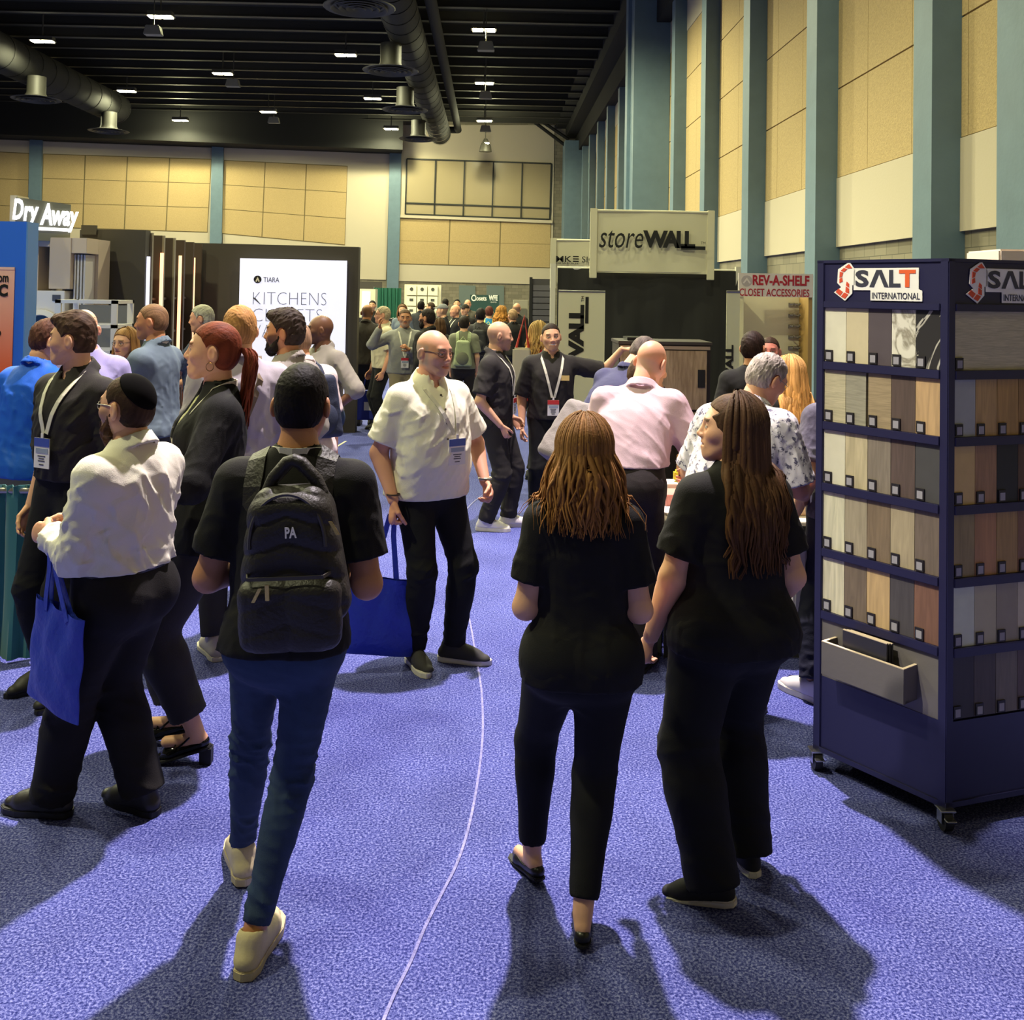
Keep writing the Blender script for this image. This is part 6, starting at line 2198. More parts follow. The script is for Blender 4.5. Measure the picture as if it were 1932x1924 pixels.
# ---- man with a kippah
b, r = person('man in cream shirt with a black velvet skullcap and brown beard, facing left', 246, 3.78, -66, SK_W, dict(brow=BROWN, stubble=(70, 48, 34)),
              h=1.70, w=1.12, sh=1.0, head=(-2, 2, 0), Lf=(-.06, .27, 0, -16, 0), Rf=(.10, -.02, 0, 4, 0), lean=(-.02, -.02), pel=(0, 0, -.015),
              Lh=(-.10, .28, 1.07), Le=(-.4, -1, -.2), Rh=(.12, .33, 1.05), Re=(.5, -1, -.3), Ld=(.25, 1, -.1), Ln=(1, -.2, -.2), curlL=62, curlR=60, bellyf=.05)
sh = b.top(r, 'shirt', C_CREAMSH, hem=1.01, sleeve=1.80, infl=.026, hang=.9, hangb=.9, sl_w=.032, collar=.05, fold=.013, fscale=.09, cuff=.05, sl_flare=.0)
b.bottom(r, 'trousers', C_SUIT, top=1.05, infl=.012, thigh=.022, knee=.026, ankle=.046, fold=.008, seed=11, hem=1.02, fscale=.09)
fn, lo, hi = b.torso_fn(.017)
Fb = Field(.0075)
Fb.add(lambda P: np.maximum(fn(P), np.abs(P[2] - b.pel[2] - 1.018 * b.s) - .016), lo, hi)
np_mesh('belt', [Fb.mesh()], LEA, r)
b.shoes(r, mat('black_boot', (32, 30, 28), .45), SOLE_D, 'dress', .034)
b.hair(r, (62, 46, 34), t=.005, nape=-.075, noise=.002)
b.beard(r, (74, 50, 36), length=.055)
b.glasses(r, M_STEEL)
hs = b.hs
Fk = Field(.0036)
kc = b.hc + b.HR @ (A(0, -.045, .050) * hs)
Fk.ell(b.hc + b.HR @ (A(0, -.016, .030) * hs), A(.084, .106, .102) * hs, rot=b.HR)
kd = b.HR @ A(0, -.70, .71)
k0 = b.hc + b.HR @ (A(0, -.014, .028) * hs) + kd * .052 * hs
Fk.add(lambda P: -((P[0] - k0[0]) * kd[0] + (P[1] - k0[1]) * kd[1] + (P[2] - k0[2]) * kd[2]), b.hc - .2, b.hc + .25, k=.006, mode=2)
np_mesh('skullcap', [Fk.mesh()], mat('black_velvet', (16, 15, 15), .95, spec=.05), r)
lanyard(b, r, sh, LANY, badge=False)
KIP = (r, b)

# ---- redhead in a black jacket
b, r = person('woman with auburn ponytail in black jacket and cropped trousers looking left', 398, 4.36, -112, SK_W, dict(brow=(110, 62, 40), lip=(176, 100, 92)),
              sex='f', h=1.875, w=1.08, sh=1.0, armr=1.12, head=(18, 3, 0), heel=.05, Lf=(-.10, .04, 0, 20, 0), Rf=(.10, .10, 0, 30, 0),
              Lh=(-.14, .32, 1.14), Le=(-.9, -.6, -.3), Rh=(.12, .30, 1.12), Re=(.8, -.8, -.3), Ld=(.3, 1, .1), curlL=50, curlR=50, lean=(0, -.02))
bl = b.top(r, 'blouse', cloth('patterned_blouse', (168, 168, 124), vary=.45, vscale=60), hem=1.0, sleeve=0, infl=.016, hang=.3, neck=1.45, vneck=.05)
jk = b.top(r, 'jacket', C_BLACK2, hem=.84, sleeve=1.45, infl=.026, hang=.5, hangb=.4, sl_w=.026, flare=.018, fold=.006, vneck=.36, neck=1.455)
b.bottom(r, 'trousers', C_CHAR, infl=.012, thigh=.020, knee=.026, ankle=.040, fold=.004, seed=14, hem=.84, fscale=.10)
b.shoes(r, mat('patent_leather', (14, 14, 15), .12), SOLE_D, 'heel', .018)
parts = b.scalp(r, AUB, t=.008, nape=-.085, noise=.0015, sideburn=.01, front=.070, dirn=(1, .1, .2), ears=True)
pc = b.hc + b.HR @ (A(0, -.118, .022) * b.hs)
rng = np.random.RandomState(4)
V, Fc, Cc = [], [], []
for i in range(110):
    a0, ph = rng.uniform(0, 6.28, 2)
    rr = rng.uniform(.006, .034)
    L = rng.uniform(.24, .36)
    pts = []
    for j in range(11):
        t = j / 10
        q = pc + b.HR @ (A(math.cos(a0) * rr * (.35 + 1.0 * math.sin(min(1, t * 1.4) * 1.57)), -.012 - .045 * math.sin(min(1, t * 3) * 1.57) + math.sin(a0) * rr * .7 + .045 * t, 0)) + A(0, 0, .03 * math.sin(min(t * 5, 3.14)) - L * t)
        q = q + A(.006 * math.sin(t * 8 + ph), .006 * math.cos(t * 7 + ph), 0)
        pts.append(q)
    base = len(V)
    tone = rng.uniform(.6, 1.3)
    for j, p in enumerate(pts):
        w = .0055 * (1.2 - .9 * max(0, j / 10 - .6) / .4)
        for k in range(5):
            g = 6.283 * k / 5
            V.append(p + A(math.cos(g) * w, math.sin(g) * w, 0))
            Cc.append((*(np.array(lin(AUB)[:3]) * tone * (1 + .5 * j / 10)), 1))
    for j in range(10):
        for k in range(5):
            q0, q1 = base + j * 5 + k, base + j * 5 + (k + 1) % 5
            Fc.append((q0, q1, q1 + 5, q0 + 5))
parts.append((np.array(V), np.array(Fc), np.array(Cc)))
np_mesh('hair', parts, MATS['hair'], r)
for q in (-1,):
    e0 = b.hc + b.HR @ (A(q * .083, -.010, -.048) * b.hs)
    MB().tube([Vector(e0 + b.HR @ A(0, .016 * math.cos(t), .018 * math.sin(t) - .012)) for t in np.linspace(0, 6.2832, 17)], .0016, 6, False).build('hoop_earring', mat('gold', (206, 160, 92), .25, 1), r, smooth=True)
lanyard(b, r, bl, LANY, badge=False, drop=1.10, width=.03)

# ---- man in a white short-sleeved shirt
b, r = person('bald man with glasses in an ivory short-sleeved shirt and black jeans, carrying a tote', 812, 5.48, 146, SK_P, dict(brow=(120, 110, 100), stubble=(168, 156, 146), stub_a=.35, bald=(150, 143, 134), bald_z=.055),
              h=1.81, w=1.16, sh=.98, armr=1.04, head=(-16, -4, 0), Lf=(-.10, .13, 0, -42, 0), Rf=(.10, .06, 0, 10, 0), belly=.8, bellyf=.05,
              Rh=(.255, .07, .90), Re=(.5, -1, 0), Lh=(-.27, .16, .96), Le=(-.8, -1, 0), Rd=(.10, .10, -1), Rn=(-1, .2, 0), curlR=55, curlL=40)
sh = b.top(r, 'shirt', C_LINEN, hem=.86, sleeve=.80, infl=.028, hang=1.0, hangb=.9, sl_w=.030, sl_flare=.016, collar=.048, fold=.007, fscale=.09, fdir=(1, .4, .9), vneck=.06)
b.bottom(r, 'jeans', C_BLACK2, infl=.012, thigh=.012, knee=.012, ankle=.022, fold=.007, seed=21, hem=.98, fscale=.07)
b.shoes(r, mat('dark_grey_canvas', (48, 46, 44), .8), SOLE_W, 'sneaker', .036)
b.glasses(r, mat('dark_frame', (70, 58, 48), .3))
lanyard(b, r, sh, LANY, drop=1.20, header=(60, 84, 160), cx=-.05)
bvs = bvh_of(sh)
for z in (1.40, 1.33, 1.26, 1.18):
    p = b.T(0, 0, z)
    d = Vector(b.T(0, .1, z) - p).normalized()
    hit = bvs.ray_cast(Vector(p) + d * .6, -d, 1)
    if hit[0] is not None:
        MB().cyl(hit[0], .006, .004, 10, hit[1]).build('button', mat('button_dark', (70, 64, 56), .4), r)
w = b.wri[1]
MB().tube([Vector(w + A(.034 * math.cos(t), .030 * math.sin(t), .03)) for t in np.linspace(0, 6.2832, 17)], .005, 6, False).build('bracelet', mat('dark_beads', (60, 44, 36), .5), r, smooth=True)
w = b.wri[-1]
MB().tube([Vector(w + A(.034 * math.cos(t), .032 * math.sin(t), .02)) for t in np.linspace(0, 6.2832, 17)], .007, 6, False).build('wristwatch', M_STEEL, r, smooth=True)
WHT = (r, b)
# ================================================================ the other visitors
def sneak(b, r, c=(30, 30, 32), sole=SOLE_D, kind='sneaker'):
    b.shoes(r, mat('shoe_%d_%d_%d' % c, c, .6), sole, kind)
def polo(name, rgb, rough=.85, **k):
    return cloth(name, rgb, rough, **k)
HANG = dict()

# young man in black with a badge
b, r = person('young man in black shirt with white lanyard and badge, sharp profile turned left', 142, 5.0, -152, SK_W, dict(brow=BROWN),
              h=1.88, w=.98, sh=.98, lod=1, head=(62, 0, 0), Lf=(-.10, .05, 0, -8, 0), Rf=(.12, .0, 0, 10, 0))
sh = b.top(r, 'shirt', cloth('black_shirt_cotton', (44, 41, 39)), hem=.98, sleeve=.95, infl=.024, hang=.9, hangb=.8, sl_w=.03, collar=.05, vneck=.04, fold=.008)
b.bottom(r, 'trousers', C_BLACK2, top=1.03, infl=.014, thigh=.016, knee=.018, ankle=.036, hem=1.0, seed=31)
sneak(b, r, (40, 38, 36), SOLE_D, 'dress')
b.hair(r, (72, 54, 42), t=.006, tall=.024, noise=.005, nscale=.022, front=.082, nape=-.06, dirn=(1, .6, .4), vol=[((0, .055, .098), (.055, .045, .028))])
lanyard(b, r, sh, LANY, drop=1.20, width=.024, header=(66, 84, 170))

# royal blue polo, back to us
b, r = person('man in royal blue polo with left elbow out by the blue wall', 62, 5.9, 22, SK_P, dict(brow=BROWN),
              h=1.82, w=1.20, sh=1.02, lod=2, head=(30, -14, 0), lean=(.0, .06), Lf=(-.12, 0, 0, -10, 0), Rf=(.12, 0, 0, 10, 0),
              Lh=(-.26, .12, 1.04), Le=(-1, -.2, 0), Rh=(.24, .14, .98))
sh = b.top(r, 'polo_shirt', polo('royal_blue_polo', (28, 92, 200), rough=.6), hem=.86, sleeve=.85, infl=.022, hang=.8, hangb=.7, sl_w=.03, collar=.04, fold=.010)
b.bottom(r, 'trousers', cloth('khaki_twill', (134, 126, 96)), infl=.008, thigh=.02, knee=.02, ankle=.035, hem=1.0, seed=32)
sneak(b, r)
b.hair(r, (86, 56, 44), t=.010, noise=.005, nape=-.08)
lanyard(b, r, sh, LANY, badge=False)

# bald man with sunglasses on his head
b, r = person('bald man in lavender shirt with amber sunglasses pushed up on his head', 160, 6.3, 168, SK_P, dict(brow=(120, 90, 70)),
              h=1.88, w=1.22, lod=2, head=(8, -16, 0))
b.top(r, 'shirt', cloth('lavender_shirt', (150, 144, 186)), hem=.9, sleeve=.8, infl=.024, hang=.9, hangb=.8, sl_w=.03, collar=.045, fold=.009)
b.bottom(r, 'trousers', C_CHAR, infl=.008, thigh=.02, knee=.02, ankle=.035, seed=33)
sneak(b, r)
b.glasses(r, mat('tortoise_frame', (60, 42, 26), .3), y=.082, z=.078, name='sunglasses', lens=mat('amber_lens', (206, 150, 40), .08, .5), r=.026)

# woman in blue with glasses
b, r = person('woman with long fair hair and glasses in a blue top, hands raised near her chin', 238, 8.3, -170, SK_W, dict(brow=(130, 100, 70), lip=(180, 90, 90)),
              sex='f', h=1.66, lod=2, head=(10, -4, 0), Lh=(-.06, .26, 1.30), Le=(-.4, -.3, -1), Rh=(.02, .24, 1.28), Re=(.4, -.3, -1), curlL=60, curlR=60)
b.top(r, 'blouse', cloth('bright_blue_knit', (36, 104, 190)), hem=.9, sleeve=1.3, infl=.016, hang=.5)
b.bottom(r, 'trousers', C_BLACK2, infl=.008, seed=34)
sneak(b, r)
b.long_hair(r, (150, 112, 70), dict(t=.010, nape=-.10, ears=False, sideburn=.02), [dict(length=.30, n=110, r=.009, arc=(75, 285), seed=6, wave=.005, wl=.2, outset=.02)])
b.glasses(r, mat('black_frame', (26, 24, 24), .3))

# grey-blue polo man
b, r = person('man with cropped hair in slate grey polo holding out his left forearm', 290, 7.1, -76, SK_T, dict(brow=BROWN, stubble=(90, 70, 60), stub_a=.3),
              h=1.90, w=1.08, sh=1.02, lod=2, head=(-14, -2, 0), Lh=(-.10, .40, 1.16), Le=(-.4, -1, -.4), Rh=(.10, .36, 1.14), Re=(.5, -1, -.3), curlL=50)
sh = b.top(r, 'polo_shirt', polo('slate_polo', (92, 106, 116)), hem=.88, sleeve=.80, infl=.022, hang=.8, hangb=.7, sl_w=.028, collar=.042, fold=.009)
b.bottom(r, 'trousers', C_CHAR, infl=.008, thigh=.018, knee=.018, ankle=.03, seed=35)
sneak(b, r)
b.hair(r, (116, 88, 62), t=.004, noise=.0015, nape=-.06)
lanyard(b, r, sh, LANY, badge=False)

# white-haired man
b, r = person('grey-haired man in dark patterned shirt reaching left behind the woman with auburn ponytail', 384, 9.4, -86, SK_P, dict(brow=GREY),
              h=1.85, w=1.15, lod=2, head=(-4, -6, 0), Lh=(-.06, .46, 1.20), Le=(-.4, -1, -.4), Rh=(.10, .34, 1.05), Re=(.5, -1, -.3))
sh = b.top(r, 'shirt', cloth('patterned_navy_shirt', (70, 76, 92), vary=.4, vscale=40), hem=.88, sleeve=.80, infl=.024, hang=.9, hangb=.8, sl_w=.03, collar=.045)
b.bottom(r, 'trousers', C_CHAR, infl=.008, seed=36)
sneak(b, r)
b.hair(r, (168, 164, 146), t=.010, noise=.006, nscale=.02, nape=-.085)
lanyard(b, r, sh, LANY, badge=False)

# blond man in lavender shirt with a shoulder bag strap
b, r = person('tall sandy-haired man in pale lavender shirt with tan bag strap, back turned', 452, 5.5, -24, SK_W, dict(brow=BROWN),
              h=1.92, w=1.10, sh=1.06, lod=2, head=(-6, -4, 0))
sh = b.top(r, 'shirt', cloth('pale_lavender_shirt', (176, 168, 178)), hem=.90, sleeve=1.85, infl=.026, hang=.9, hangb=.8, sl_w=.03, collar=.045, fold=.011)
b.bottom(r, 'trousers', C_CHAR, infl=.008, thigh=.018, knee=.018, ankle=.03, seed=37)
sneak(b, r, (196, 188, 170), SOLE_W)
b.hair(r, (170, 124, 74), t=.010, tall=.008, noise=.005, nscale=.02, nape=-.075)
bv = bvh_of(sh)
def back_pt(b, bv, u, z, off=.008, side=-1):
    p = b.T(u, 0, z)
    d = Vector(b.T(u, .1, z) - p).normalized() * side
    h_ = bv.ray_cast(Vector(p) + d * .8, -d, 1.0)
    return (h_[0] + d * off) if h_[0] is not None else Vector(p) + d * .14
def strap(b, bv, path, m, parent, name='strap', width=.04, t=.005):
    pts, sd = [], []
    for (u, z, side) in path:
        if side == 0:
            p = b.T(u, 0, z)
            h_ = bv.ray_cast(Vector(p) + Vector((0, 0, .4)), Vector((0, 0, -1)), 1.0)
            pts.append((h_[0] + Vector((0, 0, .006))) if h_[0] is not None else Vector(p))
        else:
            pts.append(back_pt(b, bv, u, z, .007, side))
    n_ = len(pts)
    for i in range(n_):
        tg = pts[min(i + 1, n_ - 1)] - pts[max(i - 1, 0)]
        c = Vector(b.T(0, 0, path[i][1]))
        nr = (pts[i] - c)
        nr.z = nr.z if path[i][2] == 0 else 0
        if path[i][2] == 0:
            nr = Vector((0, 0, 1))
        sd.append(tg.cross(nr))
    mb = MB()
    mb.strip(pts, sd, width, t)
    return mb.build(name, m, parent, smooth=False)
def over_strap(b, bv, ub, ut, uf, zb, zf, m, parent, name='strap', width=.05, t=.010, off=.004):
    pts, nrm = [], []
    def cast(p, d):
        h_ = bv.ray_cast(Vector(p) + d * .6, -d, .75)
        if h_[0] is not None:
            n_ = h_[1] if h_[1].dot(d) > 0 else -h_[1]
            pts.append(h_[0] + n_ * off)
            nrm.append(n_)
    F0 = Vector(b.T(0, .1, 1.2) - b.T(0, 0, 1.2)).normalized()
    for i in range(5):
        k = i / 5
        cast(b.T(ub + (ut - ub) * k, 0, zb + (1.34 - zb) * k), -F0)
    for i in range(9):
        a = math.pi * (1 - i / 8)
        cast(b.T(ut, -.005, 1.34), (F0 * math.cos(a) + Vector((0, 0, 1)) * math.sin(a)).normalized())
    for i in range(1, 6):
        k = i / 5
        cast(b.T(ut + (uf - ut) * k, 0, 1.34 + (zf - 1.34) * k), F0)
    sd = []
    for i in range(len(pts)):
        n_ = (nrm[max(i - 1, 0)] + nrm[i] * 2 + nrm[min(i + 1, len(pts) - 1)]).normalized()
        sd.append((pts[min(i + 1, len(pts) - 1)] - pts[max(i - 1, 0)]).cross(n_))
    mb = MB()
    mb.strip(pts, sd, width, t)
    return mb.build(name, m, parent)
M_STRAP = mat('tan_webbing', (118, 102, 82), .8)
bag = tag(empty('shoulder_bag', r.location, r.rotation_euler.z), 'tan strapped shoulder bag on the sandy-haired man in lavender', 'bag')
strap(b, bv, [(.10, 1.40, 1), (.09, 1.42, 0), (.08, 1.38, -1), (.05, 1.30, -1), (.01, 1.2, -1), (-.04, 1.1, -1), (-.09, 1.02, -1), (-.13, .96, -1)], M_STRAP, bag)
MB().box(-.30, -.20, -.22, .12, .70, .98).build('pouch', mat('grey_bag_cloth', (112, 104, 96), .8), bag, bevel=.03)

# dark curly-haired bearded man with a backpack
b, r = person('dark curly-haired man with trimmed beard in grey and white shirt, profile to the left', 540, 5.95, -66, SK_T, dict(brow=DARK, stubble=(30, 24, 20), stub_a=.8),
              h=1.89, w=1.05, sh=1.04, lod=2, head=(-20, 0, 0))
sh = b.top(r, 'shirt', cloth('grey_panel_shirt', (140, 134, 128), vary=.25, vscale=3), hem=.90, sleeve=1.2, infl=.024, hang=.8, hangb=.7, sl_w=.03, collar=.04, fold=.010)
b.bottom(r, 'trousers', C_CHAR, infl=.008, seed=38)
sneak(b, r)
b.hair(r, (54, 44, 38), t=.016, tall=.014, noise=.010, nscale=.028, front=.082, nape=-.070, dirn=(1, 1, 1), vol=[((0, .060, .100), (.055, .04, .03))])
b.beard(r, (34, 28, 24), length=.004, wide=.98)

# man behind him in white shirt with a navy backpack and blue bag
b, r = person('man in white shirt with navy backpack half hidden behind the curly-haired man', 572, 6.6, -38, SK_P, dict(brow=BROWN),
              h=1.80, w=1.15, lod=2, head=(-16, -10, 0), lean=(.0, .05), Rh=(.30, .10, .84))
sh = b.top(r, 'shirt', cloth('white_pink_shirt', (214, 196, 192)), hem=.90, sleeve=.8, infl=.024, hang=.8, hangb=.7, sl_w=.03, collar=.04, fold=.010)
b.bottom(r, 'trousers', C_CHAR, infl=.008, seed=39)
sneak(b, r)
b.hair(r, (150, 120, 96), t=.004, noise=.002)
HOLD14 = (r, b)

def soft_backpack(b, r, cloth_ob, rgb, label, z0=.98, z1=1.40, u0=0.0, w=.15, d=.075, m2=None, simple=True, pocket=True):
    """a worn backpack: shell, pocket, straps"""
    M_B = cloth('pack_%d_%d_%d' % rgb, rgb, .7, bump=.15, bscale=120)
    t = tag(empty('backpack', r.location, r.rotation_euler.z), label, 'backpack')
    bv = bvh_of(cloth_ob)
    zc = (z0 + z1) / 2
    pb = back_pt(b, bv, u0, zc, 0, -1)
    lat = Vector(b.T(.1, 0, zc) - b.T(0, 0, zc)).normalized()
    ax = Vector(b.T(u0, 0, z1) - b.T(u0, 0, z0)).normalized()
    dirn = lat.cross(ax).normalized()
    dirn = dirn if dirn.dot(Vector(b.T(0, -.1, zc) - b.T(0, 0, zc))) > 0 else -dirn
    s = b.s
    c = pb + dirn * (d * s * .9)
    F_ = Field((.0075, .011, .018)[b.lod - 1])
    rot = np.array([lat, dirn, ax]).T
    def fn(P):
        x, y, z = P[0] - c[0], P[1] - c[1], P[2] - c[2]
        q = [rot[0, i] * x + rot[1, i] * y + rot[2, i] * z for i in range(3)]
        hz = (z1 - z0) / 2 * s
        rr = .05 * s
        a = np.abs(q[0]) - (w * s * (1 - .18 * np.clip(q[2] / hz, -1, 1)) - rr)
        bb = np.abs(q[1]) - (d * s - rr * .8)
        cc = np.abs(q[2]) - (hz - rr)
        return np.sqrt(np.maximum(a, 0) ** 2 + np.maximum(bb, 0) ** 2 + np.maximum(cc, 0) ** 2) + np.minimum(np.maximum(a, np.maximum(bb, cc)), 0) - rr * .8
    m_ = A(1, 1, 1) * .34 * s
    F_.add(fn, np.array(c) - m_, np.array(c) + m_)
    fl = folds(3, .005, .08, (.3, .2, 1))
    np_mesh('shell', [F_.mesh(post=lambda P, dd: dd - fl(P))], M_B, t)
    if pocket:
        F2 = Field((.0075, .011, .018)[b.lod - 1])
        pc = c + dirn * d * s * .75 - ax * (z1 - z0) * s * .18
        F2.ell(np.array(pc), A(w * .78, .055, (z1 - z0) * .26) * s, rot=rot)
        np_mesh('pocket', [F2.mesh()], m2 or M_B, t)
    for q in (-1, 1):
        over_strap(b, bv, q * .07 + u0 * .5, q * .095, q * .12, z1 - .08, 1.08, M_B, t)
    MB().tube([c + ax * (z1 - z0) * s * .48 + lat * .04, c + ax * ((z1 - z0) * .5 * s + .045) , c + ax * (z1 - z0) * s * .48 - lat * .04], .008, 8).build('handle', M_B, t, smooth=True)
    return t
soft_backpack(b, r, sh, (44, 50, 70), 'navy backpack worn by the half-hidden man in the white shirt', 1.0, 1.42)

# man in grey shirt, hand on hip
b, r = person('bald man in rolled grey shirt with hand on hip before the glowing poster', 606, 8.4, -142, SK_D, dict(brow=DARK, stubble=(40, 30, 26), stub_a=.4, smile=.6),
              h=1.80, w=1.12, sh=1.04, lod=2, head=(44, 0, 0), Lh=(-.24, .10, 1.0), Le=(-1, -.4, -.2), Rh=(.16, .2, .95), curlL=50)
b.top(r, 'shirt', cloth('grey_chambray', (138, 132, 122)), hem=.95, sleeve=1.15, infl=.024, hang=.9, hangb=.8, sl_w=.028, collar=.045, vneck=.03, fold=.010)
b.bottom(r, 'jeans', C_JEANS, infl=.008, seed=40)
sneak(b, r)

# black polo man in profile
b, r = person('man with shaved head in black polo and white trainers, profile to the right', 936, 8.45, 106, SK_W, dict(brow=BROWN, stubble=(120, 100, 88), stub_a=.4, bald=(150, 120, 100), bald_z=.06),
              h=1.77, w=1.04, sh=1.0, lod=2, head=(-24, -4, 0), Rh=(.165, .09, .90), Re=(.7, -1, 0), Rd=(-.35, .35, -1), Lh=(-.2, .1, .92), Lf=(-.10, .10, 0, -20, 0), Rf=(.10, -.04, 0, -8, 0))
sh = b.top(r, 'polo_shirt', polo('black_polo', (48, 45, 44)), hem=.86, sleeve=.82, infl=.022, hang=.8, hangb=.7, sl_w=.03, collar=.042, fold=.008)
b.bottom(r, 'trousers', cloth('dark_grey_chino', (46, 43, 41)), infl=.008, thigh=.020, knee=.020, ankle=.034, hem=1.0, fold=.008, seed=41)
b.shoes(r, mat('white_trainer', (226, 220, 216), .5), SOLE_W, 'sneaker', .04)
lanyard(b, r, sh, LANY, drop=1.12, header=(190, 50, 50), ux=.075)
e = b.sho[1] + (b.elb[1] - b.sho[1]) * .62
bvs = bvh_of(sh)
h_ = bvs.ray_cast(Vector(e) + Vector((.4, 0, 0)), Vector((-1, 0, 0)), 1)
if h_[0] is not None:
    lettering('Lamello', h_[0] + Vector((.006, -.045, 0)), (0, 1, 0), ZE, mat('red_thread', (206, 50, 56), .6), r, fit=(.085, .02), extrude=.003)

# smiling man
b, r = person('smiling dark-haired man in black polo with red and white badge, arm along the cabinet', 1040, 8.75, 176, SK_W, dict(brow=DARK, stubble=(110, 90, 76), stub_a=.3, smile=1.0),
              h=1.75, w=1.10, sh=1.04, lod=2, head=(0, 0, 4), Lh=(-.62, .05, 1.52), Le=(0, -.4, -1), Ld=(-1, .1, .1), Ln=(0, .2, -1), Rh=(.26, .06, .84), Lf=(-.12, 0, 0, -10, 0), Rf=(.12, 0, 0, 10, 0))
sh = b.top(r, 'polo_shirt', polo('black_polo', (48, 45, 44)), hem=.90, sleeve=.95, infl=.022, hang=.8, hangb=.7, sl_w=.03, collar=.042, vneck=.03, fold=.008)
b.bottom(r, 'trousers', C_BLACK2, infl=.008, thigh=.016, knee=.016, ankle=.03, seed=42)
sneak(b, r)
b.hair(r, (44, 32, 26), t=.006, noise=.002, front=.068, nape=-.06)
lanyard(b, r, sh, LANY, drop=1.10, header=(196, 56, 56), ux=.085)
q = back_pt(b, bvh_of(sh), -.095, 1.27, .004, 1)
MB().box(q.x - .045, q.x + .045, q.y - .002, q.y + .004, q.z - .022, q.z + .022).build('name_tag', mat('yellow_tag', (226, 196, 120), .4), r)

# red shirt blonde woman
b, r = person('woman with long blonde waves in a red shirt behind the two men in black polos', 1016, 10.6, 50, SK_W, {},
              sex='f', h=1.70, lod=2, head=(20, 0, 0))
b.top(r, 'shirt', cloth('red_shirt', (176, 32, 44)), hem=.88, sleeve=1.85, infl=.018, hang=.5)
b.bottom(r, 'trousers', C_BLACK2, infl=.008, seed=43)
sneak(b, r)
b.long_hair(r, (178, 146, 92), dict(t=.012, nape=-.10, ears=False, sideburn=.03), [dict(length=.36, n=130, r=.009, arc=(60, 300), seed=16, wave=.014, wl=.13, outset=.03)])
tote = tag(empty('tote_bag', (at(992, 660, 10.5).x, 10.5, .9)), 'pale tote bag with red straps hanging between the two men in black polos', 'bag')
MB().box(-.14, .06, -.03, .03, .10, .52).build('body', mat('pale_tote', (206, 196, 172), .8), tote, bevel=.02)
MB().tube([(-.10, 0, .52), (-.02, 0, .86), (.03, 0, .52)], .014, 6).build('strap', mat('red_strap', (196, 60, 44), .7), tote)

# navy suit man bending
b, r = person('grey-haired man in navy suit jacket bending beyond the bald man in pink', 1122, 7.2, 52, SK_P, dict(brow=GREY),
              h=1.80, w=1.10, lod=2, head=(10, -40, 0), lean=(.10, .30), comp=.90, Lh=(-.05, .5, 1.0), Rh=(.2, .5, .95))
b.top(r, 'jacket', cloth('navy_wool', (66, 66, 96)), hem=.84, sleeve=1.9, infl=.03, hang=.8, hangb=.7, sl_w=.032, collar=.04)
b.bottom(r, 'trousers', C_CHAR, infl=.008, seed=44)
sneak(b, r)
b.hair(r, (92, 82, 76), t=.007, noise=.003)

# pink shirt man
b, r = person('bald man in pale pink dress shirt and black trousers leaning over the draped table', 1180, 5.42, 20, SK_P, dict(brow=GREY, bald=(196, 160, 140), bald_z=.0),
              h=1.86, w=1.20, sh=1.06, armr=1.05, lod=1, head=(14, -24, 6), lean=(.05, .27), comp=.86, Rh=(.30, .40, .98), Re=(.6, -1, 0), Lh=(-.14, .46, .96), Le=(-.6, -1, 0), curlR=40,
              Lf=(-.12, -.02, 0, -4, 0), Rf=(.12, -.04, 0, 8, 0))
sh = b.top(r, 'shirt', cloth('pink_poplin', (206, 178, 186)), hem=1.03, sleeve=1.80, infl=.024, hang=.9, hangb=.8, sl_w=.030, collar=.046, fold=.007, fscale=.15, fdir=(1, .3, .8), cuff=.05)
b.bottom(r, 'trousers', cloth('dark_brown_wool', (38, 32, 33)), top=1.07, infl=.014, thigh=.022, knee=.024, ankle=.04, hem=1.0, fold=.006, seed=45)
fn, lo, hi = b.torso_fn(.019)
Fb = Field(.0075)
Fb.add(lambda P: np.maximum(fn(P), np.abs(P[2] - b.pel[2] - 1.04 * b.s) - .016), lo, hi)
np_mesh('belt', [Fb.mesh()], LEA, r)
sneak(b, r, (30, 28, 27), SOLE_D, 'dress')
lanyard(b, r, sh, LANY, badge=False)

# cream shirt with grey backpack
b, r = person('person in cream shirt stooping under a large grey backpack', 1108, 6.1, 52, SK_W, dict(brow=BROWN),
              h=1.72, w=1.08, lod=2, head=(0, -30, 0), lean=(.06, .36), comp=.86, Lh=(-.1, .5, .85), Rh=(.1, .5, .85))
sh = b.top(r, 'shirt', cloth('cream_yellow_shirt', (222, 214, 170)), hem=.86, sleeve=1.8, infl=.024, hang=.8, hangb=.7, sl_w=.03, collar=.04)
b.bottom(r, 'trousers', C_CHAR, infl=.008, seed=46)
sneak(b, r, (206, 198, 186), SOLE_W)
b.hair(r, (70, 52, 40), t=.008)
soft_backpack(b, r, sh, (124, 116, 118), 'large grey hiking backpack on the stooping person in the cream shirt', .93, 1.36, w=.17, d=.10, pocket=False)

# woman behind the table
b, r = person('woman with hair drawn back looking down beside the bald head of the pink-shirted man', 1237, 6.85, -150, SK_W, dict(brow=BROWN),
              sex='f', h=1.60, lod=2, head=(0, -26, 0))
b.top(r, 'blouse', C_BLACK, hem=.9, sleeve=1.2, infl=.016, hang=.5)
b.bottom(r, 'trousers', C_BLACK2, infl=.008, seed=47)
sneak(b, r)
b.hair(r, (96, 78, 62), t=.008, noise=.002, nape=-.08)
b.glasses(r, mat('black_frame', (26, 24, 24), .3), y=.088, z=.06)

